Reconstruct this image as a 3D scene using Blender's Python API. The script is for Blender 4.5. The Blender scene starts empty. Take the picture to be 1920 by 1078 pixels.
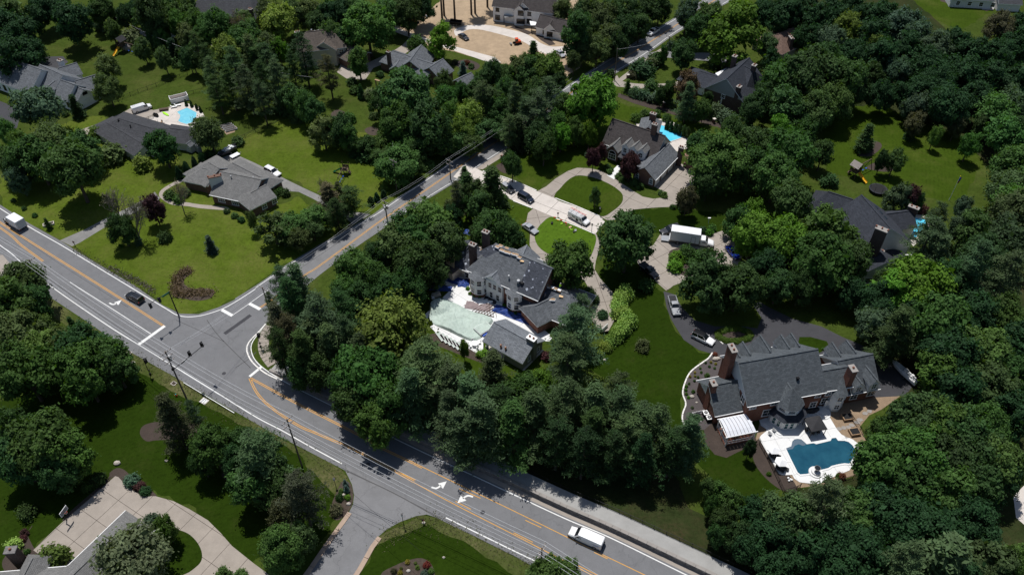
import bpy, bmesh, math, random
import numpy as np
from mathutils import Vector, Matrix, noise
from mathutils.geometry import tessellate_polygon
R = math.radians
S = bpy.context.scene
COL = S.collection
random.seed(7)

# ------------------------------------------------------------------ camera, sky, sun, exposure
PITCH, FPX, CAM_H = R(44.0), 1493.0, 128.0
cd = bpy.data.cameras.new('camera'); cam = bpy.data.objects.new('camera', cd); COL.objects.link(cam)
cd.sensor_width = 36.0; cd.lens = FPX / 1920 * 36; cd.clip_start = 1; cd.clip_end = 6000
cam.location = (0, 0, CAM_H); cam.rotation_euler = (R(90) - PITCH, 0, 0)
S.camera = cam
SUN_EL, SUN_AZ = R(70.0), R(-20.0)           # azimuth measured from +Y (the view direction) clockwise
w = bpy.data.worlds.new('World'); S.world = w; w.use_nodes = True
nt = w.node_tree; bg = nt.nodes['Background']
sky = nt.nodes.new('ShaderNodeTexSky'); sky.sky_type = 'NISHITA'; sky.sun_disc = False
sky.sun_elevation = SUN_EL; sky.sun_rotation = SUN_AZ % (2 * math.pi); sky.altitude = 150
nt.links.new(sky.outputs[0], bg.inputs[0]); bg.inputs[1].default_value = 0.08
sd = bpy.data.lights.new('sun', 'SUN'); sun = bpy.data.objects.new('sun', sd); COL.objects.link(sun)
sd.energy = 4.4; sd.angle = R(0.53); sd.color = (1.0, 0.972, 0.935)
svec = Vector((math.sin(SUN_AZ) * math.cos(SUN_EL), math.cos(SUN_AZ) * math.cos(SUN_EL), math.sin(SUN_EL)))
sun.rotation_euler = (-svec).to_track_quat('-Z', 'Y').to_euler(); sun.location = (0, 150, 200)
S.view_settings.view_transform = 'Standard'; S.view_settings.look = 'None'
S.view_settings.exposure = 0.0; S.view_settings.gamma = 1.0; S.view_settings.use_curve_mapping = False
S.render.engine = 'CYCLES'
S.cycles.max_bounces = 5; S.cycles.diffuse_bounces = 2; S.cycles.glossy_bounces = 2
S.cycles.transmission_bounces = 3; S.cycles.transparent_max_bounces = 6

_c, _s = math.cos(PITCH), math.sin(PITCH)
def P(px, py, z=0.0):
    """map position of a point of the photograph that lies at height z above the flat ground"""
    u, v = px - 960.0, py - 539.0
    t = (CAM_H - z) / (FPX * _s + v * _c)
    return Vector((u * t, (FPX * _c - v * _s) * t, z))
def mpp(px, py, z=0.0):                      # metres per picture pixel there
    return (P(px + 1, py, z) - P(px, py, z)).length

# ------------------------------------------------------------------ materials
MATS = {}
def srgb(h):
    f = lambda c: c / 12.92 if c <= .04045 else ((c + .055) / 1.055) ** 2.4
    return tuple(f(int(h[i:i + 2], 16) / 255) for i in (0, 2, 4)) + (1,)
class N:
    def __init__(s, name):
        m = bpy.data.materials.new(name); m.use_nodes = True
        s.m = m; s.t = m.node_tree; s.b = s.t.nodes['Principled BSDF']; s.out = s.t.nodes['Material Output']
        s.tc = s.t.nodes.new('ShaderNodeTexCoord'); s.co = s.tc.outputs['Object']
        s.b.inputs['Specular IOR Level'].default_value = .3
    def n(s, typ, **k):
        x = s.t.nodes.new('ShaderNode' + typ)
        for a, b in k.items(): setattr(x, a, b)
        return x
    def l(s, a, b): s.t.links.new(a, b)
    def noise(s, scale, detail=3, rough=.55, co=None):
        x = s.n('TexNoise'); x.inputs['Scale'].default_value = scale; x.inputs['Detail'].default_value = detail
        x.inputs['Roughness'].default_value = rough; s.l(co or s.co, x.inputs['Vector']); return x.outputs['Fac']
    def ramp(s, fac, stops):
        x = s.n('ValToRGB'); e = x.color_ramp.elements
        while len(e) < len(stops): e.new(.5)
        for el, (p, c) in zip(e, stops):
            el.position = p; el.color = c if len(c) == 4 else tuple(c) + (1,)
        s.l(fac, x.inputs[0]); return x.outputs[0]
    def mix(s, fac, a, b, mode='MIX'):
        x = s.n('Mix', data_type='RGBA', blend_type=mode)
        for i, v in ((0, fac), (6, a), (7, b)):
            if isinstance(v, (int, float)): x.inputs[i].default_value = v
            elif isinstance(v, tuple): x.inputs[i].default_value = v if len(v) == 4 else v + (1,)
            else: s.l(v, x.inputs[i])
        return x.outputs[2]
    def math(s, op, a, b=0.0):
        x = s.n('Math', operation=op)
        for i, v in ((0, a), (1, b)):
            if isinstance(v, (int, float)): x.inputs[i].default_value = v
            else: s.l(v, x.inputs[i])
        return x.outputs[0]
    def bump(s, h, strength=.3, dist=.1):
        x = s.n('Bump'); x.inputs['Strength'].default_value = strength; x.inputs['Distance'].default_value = dist
        s.l(h, x.inputs['Height']); s.l(x.outputs[0], s.b.inputs['Normal'])
    def col(s, c):
        if isinstance(c, tuple): s.b.inputs['Base Color'].default_value = c if len(c) == 4 else c + (1,)
        else: s.l(c, s.b.inputs['Base Color'])
    def set(s, rough=.8, metal=0.0):
        s.b.inputs['Roughness'].default_value = rough; s.b.inputs['Metallic'].default_value = metal; return s
    def rot(s, deg, sx=1, sy=1):
        x = s.n('Mapping'); x.inputs['Rotation'].default_value[2] = R(deg); x.inputs['Scale'].default_value = (sx, sy, 1)
        s.l(s.co, x.inputs['Vector']); return x.outputs[0]
def g(v, k=1.0): return tuple(min(1, c * k) for c in v[:3]) + (1,)
def simple(name, c, rough=.75, metal=0.0, var=.22, scale=1.2, bump=0.0, fine=9.0):
    if name in MATS: return MATS[name]
    a = N(name).set(rough, metal); c = c if len(c) == 4 else tuple(c) + (1,)
    f = a.math('ADD', a.math('MULTIPLY', a.noise(scale), .6), a.math('MULTIPLY', a.noise(fine), .4))
    a.col(a.ramp(f, [(.3, g(c, 1 - var)), (.7, g(c, 1 + var))]))
    if bump: a.bump(a.noise(fine * 2), bump)
    MATS[name] = a.m; return a.m
def lawn(name, c, dry, dryness=.5, mow=None, contrast=.32):
    a = N(name).set(.95); a.b.inputs['Specular IOR Level'].default_value = .03
    big = a.noise(.035, 4); mid = a.noise(.35, 4, .65); fine = a.noise(3.2, 3, .7); tuft = a.noise(1.1, 5, .75)
    base = a.ramp(mid, [(.3, g(c, 1 - contrast)), (.7, g(c, 1 + contrast))])
    base = a.mix(a.ramp(fine, [(.35, (0, 0, 0)), (.7, (.75, .75, .75))]), base, g(c, 1.6))
    base = a.mix(a.ramp(tuft, [(.47, (0, 0, 0)), (.72, (.85, .85, .85))]), base, g(c, .55))
    if mow is not None:
        wv = a.n('TexWave', wave_type='BANDS'); wv.inputs['Scale'].default_value = .32; wv.inputs['Distortion'].default_value = 1.2
        wv.inputs['Detail'].default_value = 1.5; a.l(a.rot(mow), wv.inputs['Vector'])
        base = a.mix(a.ramp(wv.outputs['Fac'], [(.42, (0, 0, 0)), (.58, (.4, .4, .4))]), base, g(c, 1.25))
    d = a.math('MULTIPLY', a.ramp(a.noise(.09, 5, .65), [(.62 - .25 * dryness, (0, 0, 0)), (.86 - .2 * dryness, (1, 1, 1))]),
               a.ramp(a.noise(1.7, 4, .7), [(.35, (.1, .1, .1)), (.65, (1, 1, 1))]))
    base = a.mix(a.math('MULTIPLY', d, .75), base, dry)
    base = a.mix(a.ramp(big, [(.35, (0, 0, 0)), (.7, (.45, .45, .45))]), base, g(c, .72))
    a.col(base); a.bump(a.noise(5.0, 3), .5, .12); MATS[name] = a.m
def paved(name, c, stain=.25, crack=.0, speck=.12, rough=.88, blot=.12):
    a = N(name).set(rough); c = c if len(c) == 4 else tuple(c) + (1,)
    f = a.noise(.5, 6, .7); base = a.ramp(f, [(.3, g(c, 1 - stain)), (.55, c), (.75, g(c, 1 + stain * .6))])
    sp = a.noise(7.0, 2, .6); base = a.mix(a.ramp(sp, [(.35, (speck * 3,) * 3), (.6, (0, 0, 0))]), base, g(c, .6))
    b2 = a.noise(.11, 4, .7); base = a.mix(a.ramp(b2, [(.45, (0, 0, 0)), (.7, (blot * 4,) * 3)]), base, g(c, .7))
    if crack:
        v = a.n('TexVoronoi', feature='DISTANCE_TO_EDGE'); v.inputs['Scale'].default_value = .16
        dn = a.n('TexNoise'); dn.inputs['Scale'].default_value = .8; a.l(a.co, dn.inputs['Vector'])
        va = a.n('VectorMath', operation='MULTIPLY_ADD'); a.l(dn.outputs['Color'], va.inputs[0]); va.inputs[1].default_value = (2.2, 2.2, 0); a.l(a.co, va.inputs[2])
        a.l(va.outputs[0], v.inputs['Vector'])
        base = a.mix(a.ramp(v.outputs['Distance'], [(.004, (crack,) * 3), (.012, (0, 0, 0))]), base, g(c, .35))
    a.col(base); a.bump(a.noise(12.0, 2), .15, .03); MATS[name] = a.m
def shingle(name, c, var=.3):
    a = N(name).set(.92); uv = a.tc.outputs['UV']; a.b.inputs['Specular IOR Level'].default_value = .15
    br = a.n('TexBrick'); br.inputs['Scale'].default_value = 1.0; br.inputs['Brick Width'].default_value = .62; br.inputs['Row Height'].default_value = .26
    br.inputs['Mortar Size'].default_value = .018; br.inputs['Bias'].default_value = 0
    br.inputs['Color1'].default_value = g(c, 1 - var); br.inputs['Color2'].default_value = g(c, 1 + var); br.inputs['Mortar'].default_value = g(c, .4)
    a.l(uv, br.inputs['Vector'])
    st = a.noise(.4, 4, .65, uv); col = a.mix(a.ramp(st, [(.35, (.45, .45, .45)), (.65, (0, 0, 0))]), br.outputs['Color'], g(c, .72))
    mp = a.n('Mapping'); mp.inputs['Scale'].default_value = (2.2, .25, 1); a.l(uv, mp.inputs['Vector'])
    col = a.mix(a.ramp(a.noise(1.0, 3, .6, mp.outputs[0]), [(.5, (0, 0, 0)), (.75, (.4, .4, .4))]), col, g(c, 1.35))
    col = a.mix(a.ramp(a.noise(5.0, 3, .6, uv), [(.35, (.35, .35, .35)), (.6, (0, 0, 0))]), col, g(c, .65))
    a.col(col); a.bump(br.outputs['Fac'], .5, -.03); MATS[name] = a.m
def brickmat(name, c1, c2, mortar):
    a = N(name).set(.9); uv = a.tc.outputs['UV']
    br = a.n('TexBrick'); br.inputs['Scale'].default_value = 1.0; br.inputs['Brick Width'].default_value = .24; br.inputs['Row Height'].default_value = .085
    br.inputs['Mortar Size'].default_value = .008; br.inputs['Color1'].default_value = c1; br.inputs['Color2'].default_value = c2; br.inputs['Mortar'].default_value = mortar
    a.l(uv, br.inputs['Vector']); col = a.mix(a.ramp(a.noise(.7, 5, .7, uv), [(.35, (.5, .5, .5)), (.65, (0, 0, 0))]), br.outputs['Color'], g(c1, .6))
    a.col(col); a.bump(br.outputs['Fac'], .3, -.01); MATS[name] = a.m
def siding(name, c):
    a = N(name).set(.55); uv = a.tc.outputs['UV']
    wv = a.n('TexWave', wave_type='BANDS', bands_direction='Y', wave_profile='SAW'); wv.inputs['Scale'].default_value = .9; a.l(uv, wv.inputs['Vector'])
    col = a.mix(a.ramp(wv.outputs['Fac'], [(.0, (.5, .5, .5)), (.16, (0, 0, 0))]), c, g(c, .6))
    col = a.mix(a.ramp(a.noise(.8, 4, .6, uv), [(.4, (.25, .25, .25)), (.7, (0, 0, 0))]), col, g(c, .82))
    a.col(col); a.bump(wv.outputs['Fac'], .3, .02); MATS[name] = a.m

lawn('lawn_general', (.040, .061, .010, 1), (.12, .11, .04, 1), .55)
lawn('lawn_sunny', (.064, .095, .010, 1), (.15, .14, .045, 1), .75)
lawn('lawn_mid', (.033, .057, .005, 1), (.11, .11, .03, 1), .45, mow=20)
lawn('lawn_bright', (.058, .108, .009, 1), (.12, .14, .03, 1), .1, mow=30)
lawn('lawn_deep', (.0155, .031, .0025, 1), (.055, .06, .016, 1), .35, mow=62)  # deep green turf, lowered further to put the vignette darkening into its colour
lawn('lawn_verge', (.045, .062, .014, 1), (.22, .18, .10, 1), .95)
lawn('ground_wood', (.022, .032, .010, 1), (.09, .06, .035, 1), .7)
paved('asphalt_road', (.165, .166, .172), .12, .22, .10, blot=.07)
paved('asphalt_old', (.19, .19, .193), .16, .3, .10, blot=.1)
paved('asphalt_dark', (.052, .052, .058), .18, .0, .1)
paved('asphalt_grey', (.19, .19, .195), .14, .3, .1)
paved('gravel_drive', (.23, .225, .215), .3, 0, .2)
paved('concrete_tan', (.325, .285, .245), .14, .0, .05)
paved('concrete_pale', (.58, .53, .48), .12, .0, .04)
paved('concrete_white', (.70, .70, .69), .06, .0, .02, blot=.05)
paved('concrete_grey', (.33, .325, .31), .14, 0, .06)
paved('mulch', (.062, .045, .036), .35, 0, .3, blot=.2)
paved('mulch_grey', (.088, .075, .075), .3, 0, .28)
paved('gravel_tan', (.30, .215, .14), .3, 0, .3)
paved('bare_soil', (.40, .295, .19), .28, 0, .14, blot=.16)
paved('paver_red', (.30, .17, .13), .25, 0, .2)
paved('tarp_green_mat', (.44, .53, .47), .3, 0, .07, .55, blot=.14)
shingle('shingle_grey', (.145, .155, .168, 1)); shingle('shingle_green', (.092, .104, .114, 1), .3); shingle('shingle_slate', (.062, .064, .07, 1), .25)
shingle('shingle_navy', (.045, .05, .062, 1), .25); shingle('shingle_brown', (.125, .105, .09, 1), .25); shingle('shingle_rust', (.15, .10, .08, 1), .25)
shingle('shingle_weathered', (.185, .183, .178, 1), .2); shingle('shingle_pool', (.19, .205, .225, 1), .3); shingle('shingle_charcoal', (.075, .066, .064, 1), .25)
shingle('underlayment', (.075, .082, .10, 1), .35)
_u = MATS['underlayment']; _t = _u.node_tree; _v = _t.nodes.new('ShaderNodeTexVoronoi'); _v.inputs['Scale'].default_value = .75; _v.distance = 'MANHATTAN'; _r = _t.nodes.new('ShaderNodeValToRGB'); _r.color_ramp.elements[0].position = .24; _r.color_ramp.elements[0].color = (1, 1, 1, 1); _r.color_ramp.elements[1].position = .34; _r.color_ramp.elements[1].color = (0, 0, 0, 1)
_b = _t.nodes['Principled BSDF'].inputs['Base Color']; _mx = _t.nodes.new('ShaderNodeMix'); _mx.data_type = 'RGBA'; _t.links.new(_t.nodes['Texture Coordinate'].outputs['UV'], _v.inputs['Vector']); _t.links.new(_v.outputs['Distance'], _r.inputs[0]); _t.links.new(_r.outputs[0], _mx.inputs[0]); _t.links.new(_b.links[0].from_socket, _mx.inputs[6]); _mx.inputs[7].default_value = (.40, .43, .50, 1); _t.links.new(_mx.outputs[2], _b)
brickmat('brick_red', (.24, .085, .05, 1), (.17, .06, .04, 1), (.25, .2, .17, 1)); brickmat('brick_brown', (.17, .085, .06, 1), (.12, .06, .045, 1), (.2, .17, .14, 1))
brickmat('brick_dark', (.10, .06, .05, 1), (.07, .045, .04, 1), (.15, .13, .12, 1)); brickmat('stone_grey', (.25, .24, .22, 1), (.33, .31, .28, 1), (.2, .19, .18, 1))
siding('siding_white', (.78, .78, .77, 1)); siding('siding_pale', (.62, .62, .60, 1)); siding('siding_beige', (.52, .46, .38, 1)); siding('siding_grey', (.35, .36, .37, 1))
simple('white_trim', (.8, .8, .79), .5, 0, .04); simple('road_white', (.68, .68, .66), .7, 0, .12, 1.0, 0, 6); simple('road_yellow', (.60, .30, .045), .7, 0, .14, .8, 0, 5)
simple('tar', (.05, .05, .052), .6, 0, .2); simple('black_metal', (.015, .015, .017), .45, .6, .2); simple('grey_metal', (.35, .36, .37), .4, .8, .1)
simple('galvanised', (.42, .43, .44), .45, .6, .12); simple('rubber', (.012, .012, .013), .85); simple('chrome', (.6, .6, .62), .2, 1.0, .05)
simple('wire_pale', (.62, .63, .64), .8, 0, .05); simple('wood_pole', (.16, .125, .095), .9, 0, .3, .8, .3, 6); simple('wood_plain', (.33, .22, .13), .8, 0, .25, 1.5); simple('plywood', (.62, .43, .24), .8, 0, .18, 1.2)
simple('wood_dark', (.09, .06, .045), .8, 0, .25); simple('wood_grey', (.25, .22, .2), .85, 0, .25); simple('bark', (.085, .065, .05), .95, 0, .35, 1.0, .4, 7)
simple('bark_pale', (.17, .145, .125), .95, 0, .3, 1.0, .4, 7); simple('yellow_plastic', (.75, .42, .03), .45, 0, .08); simple('green_plastic', (.02, .16, .07), .4)
simple('orange_paint', (.62, .09, .03), .45, 0, .1); simple('blue_tarp', (.02, .05, .21), .42, 0, .35, .9, .5, 4); simple('grey_cloth', (.24, .19, .19), .8, 0, .2)
simple('white_cloth', (.8, .8, .8), .8, 0, .05); simple('black_cloth', (.03, .03, .033), .85); simple('terracotta', (.26, .11, .07), .8); simple('boulder', (.42, .38, .33), .9, 0, .25, 1.5, .4)
simple('stone_dark', (.17, .16, .155), .9, 0, .4, 1.5, .4); simple('stone_cap', (.27, .25, .23), .9, 0, .15); simple('kerb_tan', (.36, .27, .205), .9, 0, .16, 1.0); simple('kerb_white', (.68, .66, .62), .85, 0, .1)
simple('skin', (.45, .26, .18), .6); simple('cloth_dark', (.025, .027, .035), .85); simple('hivis', (.35, .72, .03), .7); simple('cloth_blue', (.08, .12, .25), .85)
simple('red_paint', (.5, .03, .03), .4); simple('blue_paint', (.03, .09, .42), .35); simple('teal_sign', (.03, .30, .30), .4, 0, .05); simple('sign_green', (.01, .15, .07), .4)
simple('bed_soil', (.06, .045, .035), .95, 0, .35, 2.0, .3); simple('brown_tent', (.05, .045, .043), .8); simple('copper', (.55, .3, .2), .35, .8, .1)
def glass(name, c, rough=.08):
    a = N(name).set(rough); a.b.inputs['Specular IOR Level'].default_value = .6; a.col(c); MATS[name] = a.m
glass('pane_dark', (.012, .016, .018)); glass('pane_teal', (.02, .09, .09)); glass('car_glass', (.010, .013, .016), .05); glass('lamp_glass', (.7, .7, .68), .15); glass('tail_red', (.4, .01, .01), .2)
glass('pane_blue', (.10, .14, .18), .1)
def carpaint(name, c, rough=.25, coat=.6):
    a = N(name).set(rough); a.col(c); a.b.inputs['Coat Weight'].default_value = coat; a.b.inputs['Coat Roughness'].default_value = .06; MATS[name] = a.m
carpaint('paint_white', (.78, .78, .78)); carpaint('paint_black', (.010, .011, .013)); carpaint('paint_charcoal', (.035, .036, .042)); carpaint('paint_silver', (.33, .34, .36)); carpaint('paint_blue', (.01, .035, .30))
carpaint('paint_navy', (.012, .018, .035)); carpaint('paint_offwhite', (.68, .69, .70), .45, .1); carpaint('box_white', (.74, .75, .77), .5, 0); carpaint('box_grey', (.50, .52, .53), .5, 0)
def water(name, c, deep, sc=.8):
    a = N(name).set(.06); a.b.inputs['Specular IOR Level'].default_value = .5
    f = a.noise(sc, 3, .6); a.col(a.ramp(f, [(.3, deep), (.7, c)])); a.bump(a.noise(2.2, 3), .25, .05); MATS[name] = a.m
water('water_aqua', (.20, .56, .66, 1), (.13, .46, .60, 1)); water('water_cyan', (.13, .62, .82, 1), (.07, .52, .76, 1), .25); water('water_deep', (.014, .085, .13, 1), (.006, .052, .09, 1), .35)
a = N('translucent_panel').set(.35); a.col((.72, .74, .78, 1)); a.b.inputs['Transmission Weight'].default_value = .15; MATS['translucent_panel'] = a.m
a = N('foliage').set(.75); a.b.inputs['Specular IOR Level'].default_value = .22      # crown colour comes from each tree's own object colour
oi = a.n('ObjectInfo'); at = a.n('Attribute', attribute_name='leafvar', attribute_type='GEOMETRY')
hs = a.n('HueSaturation'); a.l(oi.outputs['Color'], hs.inputs['Color'])
a.l(a.math('ADD', a.math('MULTIPLY', at.outputs['Fac'], 1.1), .45), hs.inputs['Value'])
a.l(a.math('ADD', a.math('MULTIPLY', oi.outputs['Random'], .03), .485), hs.inputs['Hue'])
a.col(hs.outputs[0])
tr = a.n('BsdfTranslucent'); a.l(a.mix(1.0, hs.outputs[0], (1.2, 1.25, .5), 'MULTIPLY'), tr.inputs['Color'])
ms = a.n('MixShader'); ms.inputs[0].default_value = .36; a.l(a.b.outputs[0], ms.inputs[1]); a.l(tr.outputs[0], ms.inputs[2]); a.l(ms.outputs[0], a.out.inputs[0])
MATS['foliage'] = a.m

# ------------------------------------------------------------------ object helpers
def link(name, me, parent=None):
    o = bpy.data.objects.new(name, me); COL.objects.link(o)
    if parent: o.parent = parent
    return o
def tag(o, label=None, cat=None, group=None, kind=None):
    if label: o['label'] = label
    if cat: o['category'] = cat
    if group: o['group'] = group
    if kind: o['kind'] = kind
    return o
def thing(name, label, cat, loc=(0, 0, 0), rz=0.0, group=None):
    o = bpy.data.objects.new(name, None); COL.objects.link(o); o.location = loc; o.rotation_euler = (0, 0, rz)
    o.empty_display_size = .3
    return tag(o, label, cat, group)
def copy_tree(o, parent=None):
    c = o.copy(); COL.objects.link(c); c.parent = parent
    for ch in list(o.children): copy_tree(ch, c)
    return c
class MB:
    """collects shapes, then links them as one mesh object; uv in metres on every face"""
    def __init__(s): s.v = []; s.f = []; s.mi = []; s.cur = 0
    def face(s, pts):
        i = len(s.v); s.v += [tuple(p) for p in pts]; s.f.append(list(range(i, i + len(pts)))); s.mi.append(s.cur); return s
    def add(s, vs, fs):
        i = len(s.v); s.v += [tuple(p) for p in vs]; s.f += [[k + i for k in f] for f in fs]; s.mi += [s.cur] * len(fs); return s
    def box(s, c, d, rz=0.0, taper=1.0):
        c = Vector(c); hx, hy, hz = d[0] / 2, d[1] / 2, d[2] / 2; m = Matrix.Rotation(rz, 3, 'Z'); vs = []
        for z, k in ((-hz, 1), (hz, taper)):
            for x, y in ((-hx, -hy), (hx, -hy), (hx, hy), (-hx, hy)): vs.append(c + m @ Vector((x * k, y * k, z)))
        return s.add(vs, [(3, 2, 1, 0), (4, 5, 6, 7), (0, 1, 5, 4), (1, 2, 6, 5), (2, 3, 7, 6), (3, 0, 4, 7)])
    def cyl(s, a, b, r0, r1=None, n=8, caps=True):
        a, b = Vector(a), Vector(b); r1 = r0 if r1 is None else r1; d = (b - a).normalized()
        q = d.to_track_quat('Z', 'Y'); vs = []
        for p, r in ((a, r0), (b, r1)):
            for k in range(n):
                t = 2 * math.pi * k / n; vs.append(p + q @ Vector((math.cos(t) * r, math.sin(t) * r, 0)))
        fs = [(k, (k + 1) % n, n + (k + 1) % n, n + k) for k in range(n)]
        if caps: fs += [tuple(range(n - 1, -1, -1)), tuple(range(n, 2 * n))]
        return s.add(vs, fs)
    def tube(s, pts, r, n=4):
        for a, b in zip(pts, pts[1:]): s.cyl(a, b, r if not callable(r) else r(0), None, n, False)
        return s
    def ball(s, c, r, rz=None, n=8, m=5):
        c = Vector(c); rx, ry, rr = (r, r, r) if not isinstance(r, (tuple, list)) else r; vs = [c + Vector((0, 0, -rr))]; fs = []
        for j in range(1, m):
            ph = -math.pi / 2 + math.pi * j / m
            for k in range(n):
                t = 2 * math.pi * k / n; vs.append(c + Vector((math.cos(t) * math.cos(ph) * rx, math.sin(t) * math.cos(ph) * ry, math.sin(ph) * rr)))
        vs.append(c + Vector((0, 0, rr))); L = len(vs) - 1
        for k in range(n):
            fs.append((0, 1 + (k + 1) % n, 1 + k)); fs.append((L, L - n + k, L - n + (k + 1) % n))
            for j in range(m - 2):
                q = 1 + j * n; fs.append((q + k, q + (k + 1) % n, q + n + (k + 1) % n, q + n + k))
        return s.add(vs, fs)
    def prism(s, poly, z0, z1):
        """vertical prism over a plan polygon (x, y)"""
        n = len(poly); A = sum(poly[i][0] * poly[(i + 1) % n][1] - poly[(i + 1) % n][0] * poly[i][1] for i in range(n))
        poly = poly if A > 0 else poly[::-1]
        vs = [(p[0], p[1], z0) for p in poly] + [(p[0], p[1], z1) for p in poly]
        fs = [(k, (k + 1) % n, n + (k + 1) % n, n + k) for k in range(n)]
        tr = tessellate_polygon([[Vector((p[0], p[1], 0)) for p in poly]])
        for t in tr:
            a, b, c = [Vector((poly[i][0], poly[i][1], 0)) for i in t]
            t = t if (b - a).cross(c - a).z > 0 else t[::-1]
            fs.append(tuple(n + i for i in t)); fs.append(tuple(i for i in t[::-1]))
        return s.add(vs, fs)
    def mesh(s, name, mats, smooth=False, uv=True, jitter=0):
        me = bpy.data.meshes.new(name); me.from_pydata(s.v, [], s.f)
        for m in (mats if isinstance(mats, (list, tuple)) else [mats]): me.materials.append(MATS[m])
        if len(me.materials) > 1: me.polygons.foreach_set('material_index', s.mi)
        if smooth: me.polygons.foreach_set('use_smooth', [True] * len(me.polygons))
        if uv:
            ul = me.uv_layers.new(name='UVMap').data
            for p in me.polygons:
                nrm = p.normal
                if abs(nrm.z) > .95: U, V = Vector((1, 0, 0)), Vector((0, 1, 0))
                else:
                    U = Vector((0, 0, 1)).cross(nrm).normalized(); V = nrm.cross(U)
                for li in p.loop_indices:
                    co = me.vertices[me.loops[li].vertex_index].co; ul[li].uv = (co.dot(U), co.dot(V))
        me.update(); return me
    def build(s, name, mats, parent=None, smooth=False, uv=True):
        return link(name, s.mesh(name, mats, smooth, uv), parent)
def spline(pts, closed=True, seg=5):
    """Catmull-Rom through plan points"""
    n = len(pts); out = []; rng = range(n) if closed else range(n - 1)
    for i in rng:
        g4 = [pts[(i + k) % n] if closed else pts[min(max(i + k, 0), n - 1)] for k in (-1, 0, 1, 2)]
        for j in range(seg):
            t = j / seg
            out.append(tuple(.5 * ((2 * g4[1][k]) + (-g4[0][k] + g4[2][k]) * t + (2 * g4[0][k] - 5 * g4[1][k] + 4 * g4[2][k] - g4[3][k]) * t * t + (-g4[0][k] + 3 * g4[1][k] - 3 * g4[2][k] + g4[3][k]) * t ** 3) for k in (0, 1)))
    if not closed: out.append(tuple(pts[-1][:2]))
    return out
def plan(pix, z=0.0, smooth=False, closed=True, seg=5):
    p = [tuple(P(x, y, z)[:2]) for x, y in pix]
    return spline(p, closed, seg) if smooth else p
def sheet(name, pix, z, mat, smooth=False, parent=None, thick=None, kind='structure', wobble=0.0):
    pl = plan(pix, 0, smooth)
    if wobble:
        q = []
        for i, p in enumerate(pl):
            n2 = pl[(i + 1) % len(pl)]; k = max(1, int(math.hypot(n2[0] - p[0], n2[1] - p[1]) / 1.2))
            for j in range(k):
                x, y = p[0] + (n2[0] - p[0]) * j / k, p[1] + (n2[1] - p[1]) * j / k
                nv = noise.noise_vector(Vector((x * .35, y * .35, z))); q.append((x + nv.x * wobble, y + nv.y * wobble))
        pl = q
    o = MB().prism(pl, z - (thick or max(.004, min(z, .05))), z).build(name, mat, parent)
    if kind and not parent: o['kind'] = kind
    return o
def ribbon(pl, wd, z0, z1, mb, off=0.0):
    """band of width wd along plan points"""
    n = len(pl); L, Rr = [], []
    for i in range(n):
        a = Vector(pl[max(i - 1, 0)][:2]); b = Vector(pl[min(i + 1, n - 1)][:2]); d = (b - a).normalized(); nn = Vector((-d.y, d.x))
        c = Vector(pl[i][:2]); L.append(c + nn * (off + wd / 2)); Rr.append(c + nn * (off - wd / 2))
    for i in range(n - 1):
        q = [Rr[i], Rr[i + 1], L[i + 1], L[i]]
        vs = [(p.x, p.y, z0) for p in q] + [(p.x, p.y, z1) for p in q]
        mb.add(vs, [(3, 2, 1, 0), (4, 5, 6, 7), (0, 1, 5, 4), (2, 3, 7, 6)] + ([(3, 0, 4, 7)] if i == 0 else []) + ([(1, 2, 6, 5)] if i == n - 2 else []))
    return mb
def strip(name, pix, wd, z, mat, parent=None, smooth=True, off=0.0, z0=None):
    pl = plan(pix, 0, smooth, False, 6)
    o = ribbon(pl, wd, z - .004 if z0 is None else z0, z, MB(), off).build(name, mat, parent)
    if not parent: o['kind'] = 'structure'
    return o
def clip(poly, a, b, c):
    """keep the part of a plan polygon where a*x+b*y >= c"""
    out = []
    for i in range(len(poly)):
        p, q = poly[i], poly[(i + 1) % len(poly)]; dp, dq = a * p[0] + b * p[1] - c, a * q[0] + b * q[1] - c
        if dp >= 0: out.append(p)
        if (dp >= 0) != (dq >= 0):
            t = dp / (dp - dq); out.append((p[0] + (q[0] - p[0]) * t, p[1] + (q[1] - p[1]) * t))
    return out
def slabs(parent, poly, pa, pb, size, z, mat, gap=.05, thick=.06, name='slab', size2=None):
    """cut an outline into cast slabs along the direction pa-pb, each a part of its own"""
    a, b = P(*pa), P(*pb); d = (b - a).xy.normalized(); n = Vector((-d.y, d.x)); size2 = size2 or size
    us = [Vector(p).dot(d) for p in poly]; vs = [Vector(p).dot(n) for p in poly]; o0 = (a.xy.dot(d), a.xy.dot(n))
    u0 = math.floor((min(us) - o0[0]) / size); u1 = math.ceil((max(us) - o0[0]) / size)
    v0 = math.floor((min(vs) - o0[1]) / size2); v1 = math.ceil((max(vs) - o0[1]) / size2); k = 0; h = gap / 2
    for i in range(u0, u1):
        for j in range(v0, v1):
            q = clip(poly, d.x, d.y, o0[0] + i * size + h); q = clip(q, -d.x, -d.y, -(o0[0] + (i + 1) * size - h)) if q else q
            q = clip(q, n.x, n.y, o0[1] + j * size2 + h) if q else q; q = clip(q, -n.x, -n.y, -(o0[1] + (j + 1) * size2 - h)) if q else q
            if len(q) < 3: continue
            A = abs(sum(q[m][0] * q[(m + 1) % len(q)][1] - q[(m + 1) % len(q)][0] * q[m][1] for m in range(len(q)))) / 2
            if A < .25: continue
            dz = random.uniform(0, .006); MB().prism(q, z - thick, z + dz).build(name, mat, parent); k += 1
    return k
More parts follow.
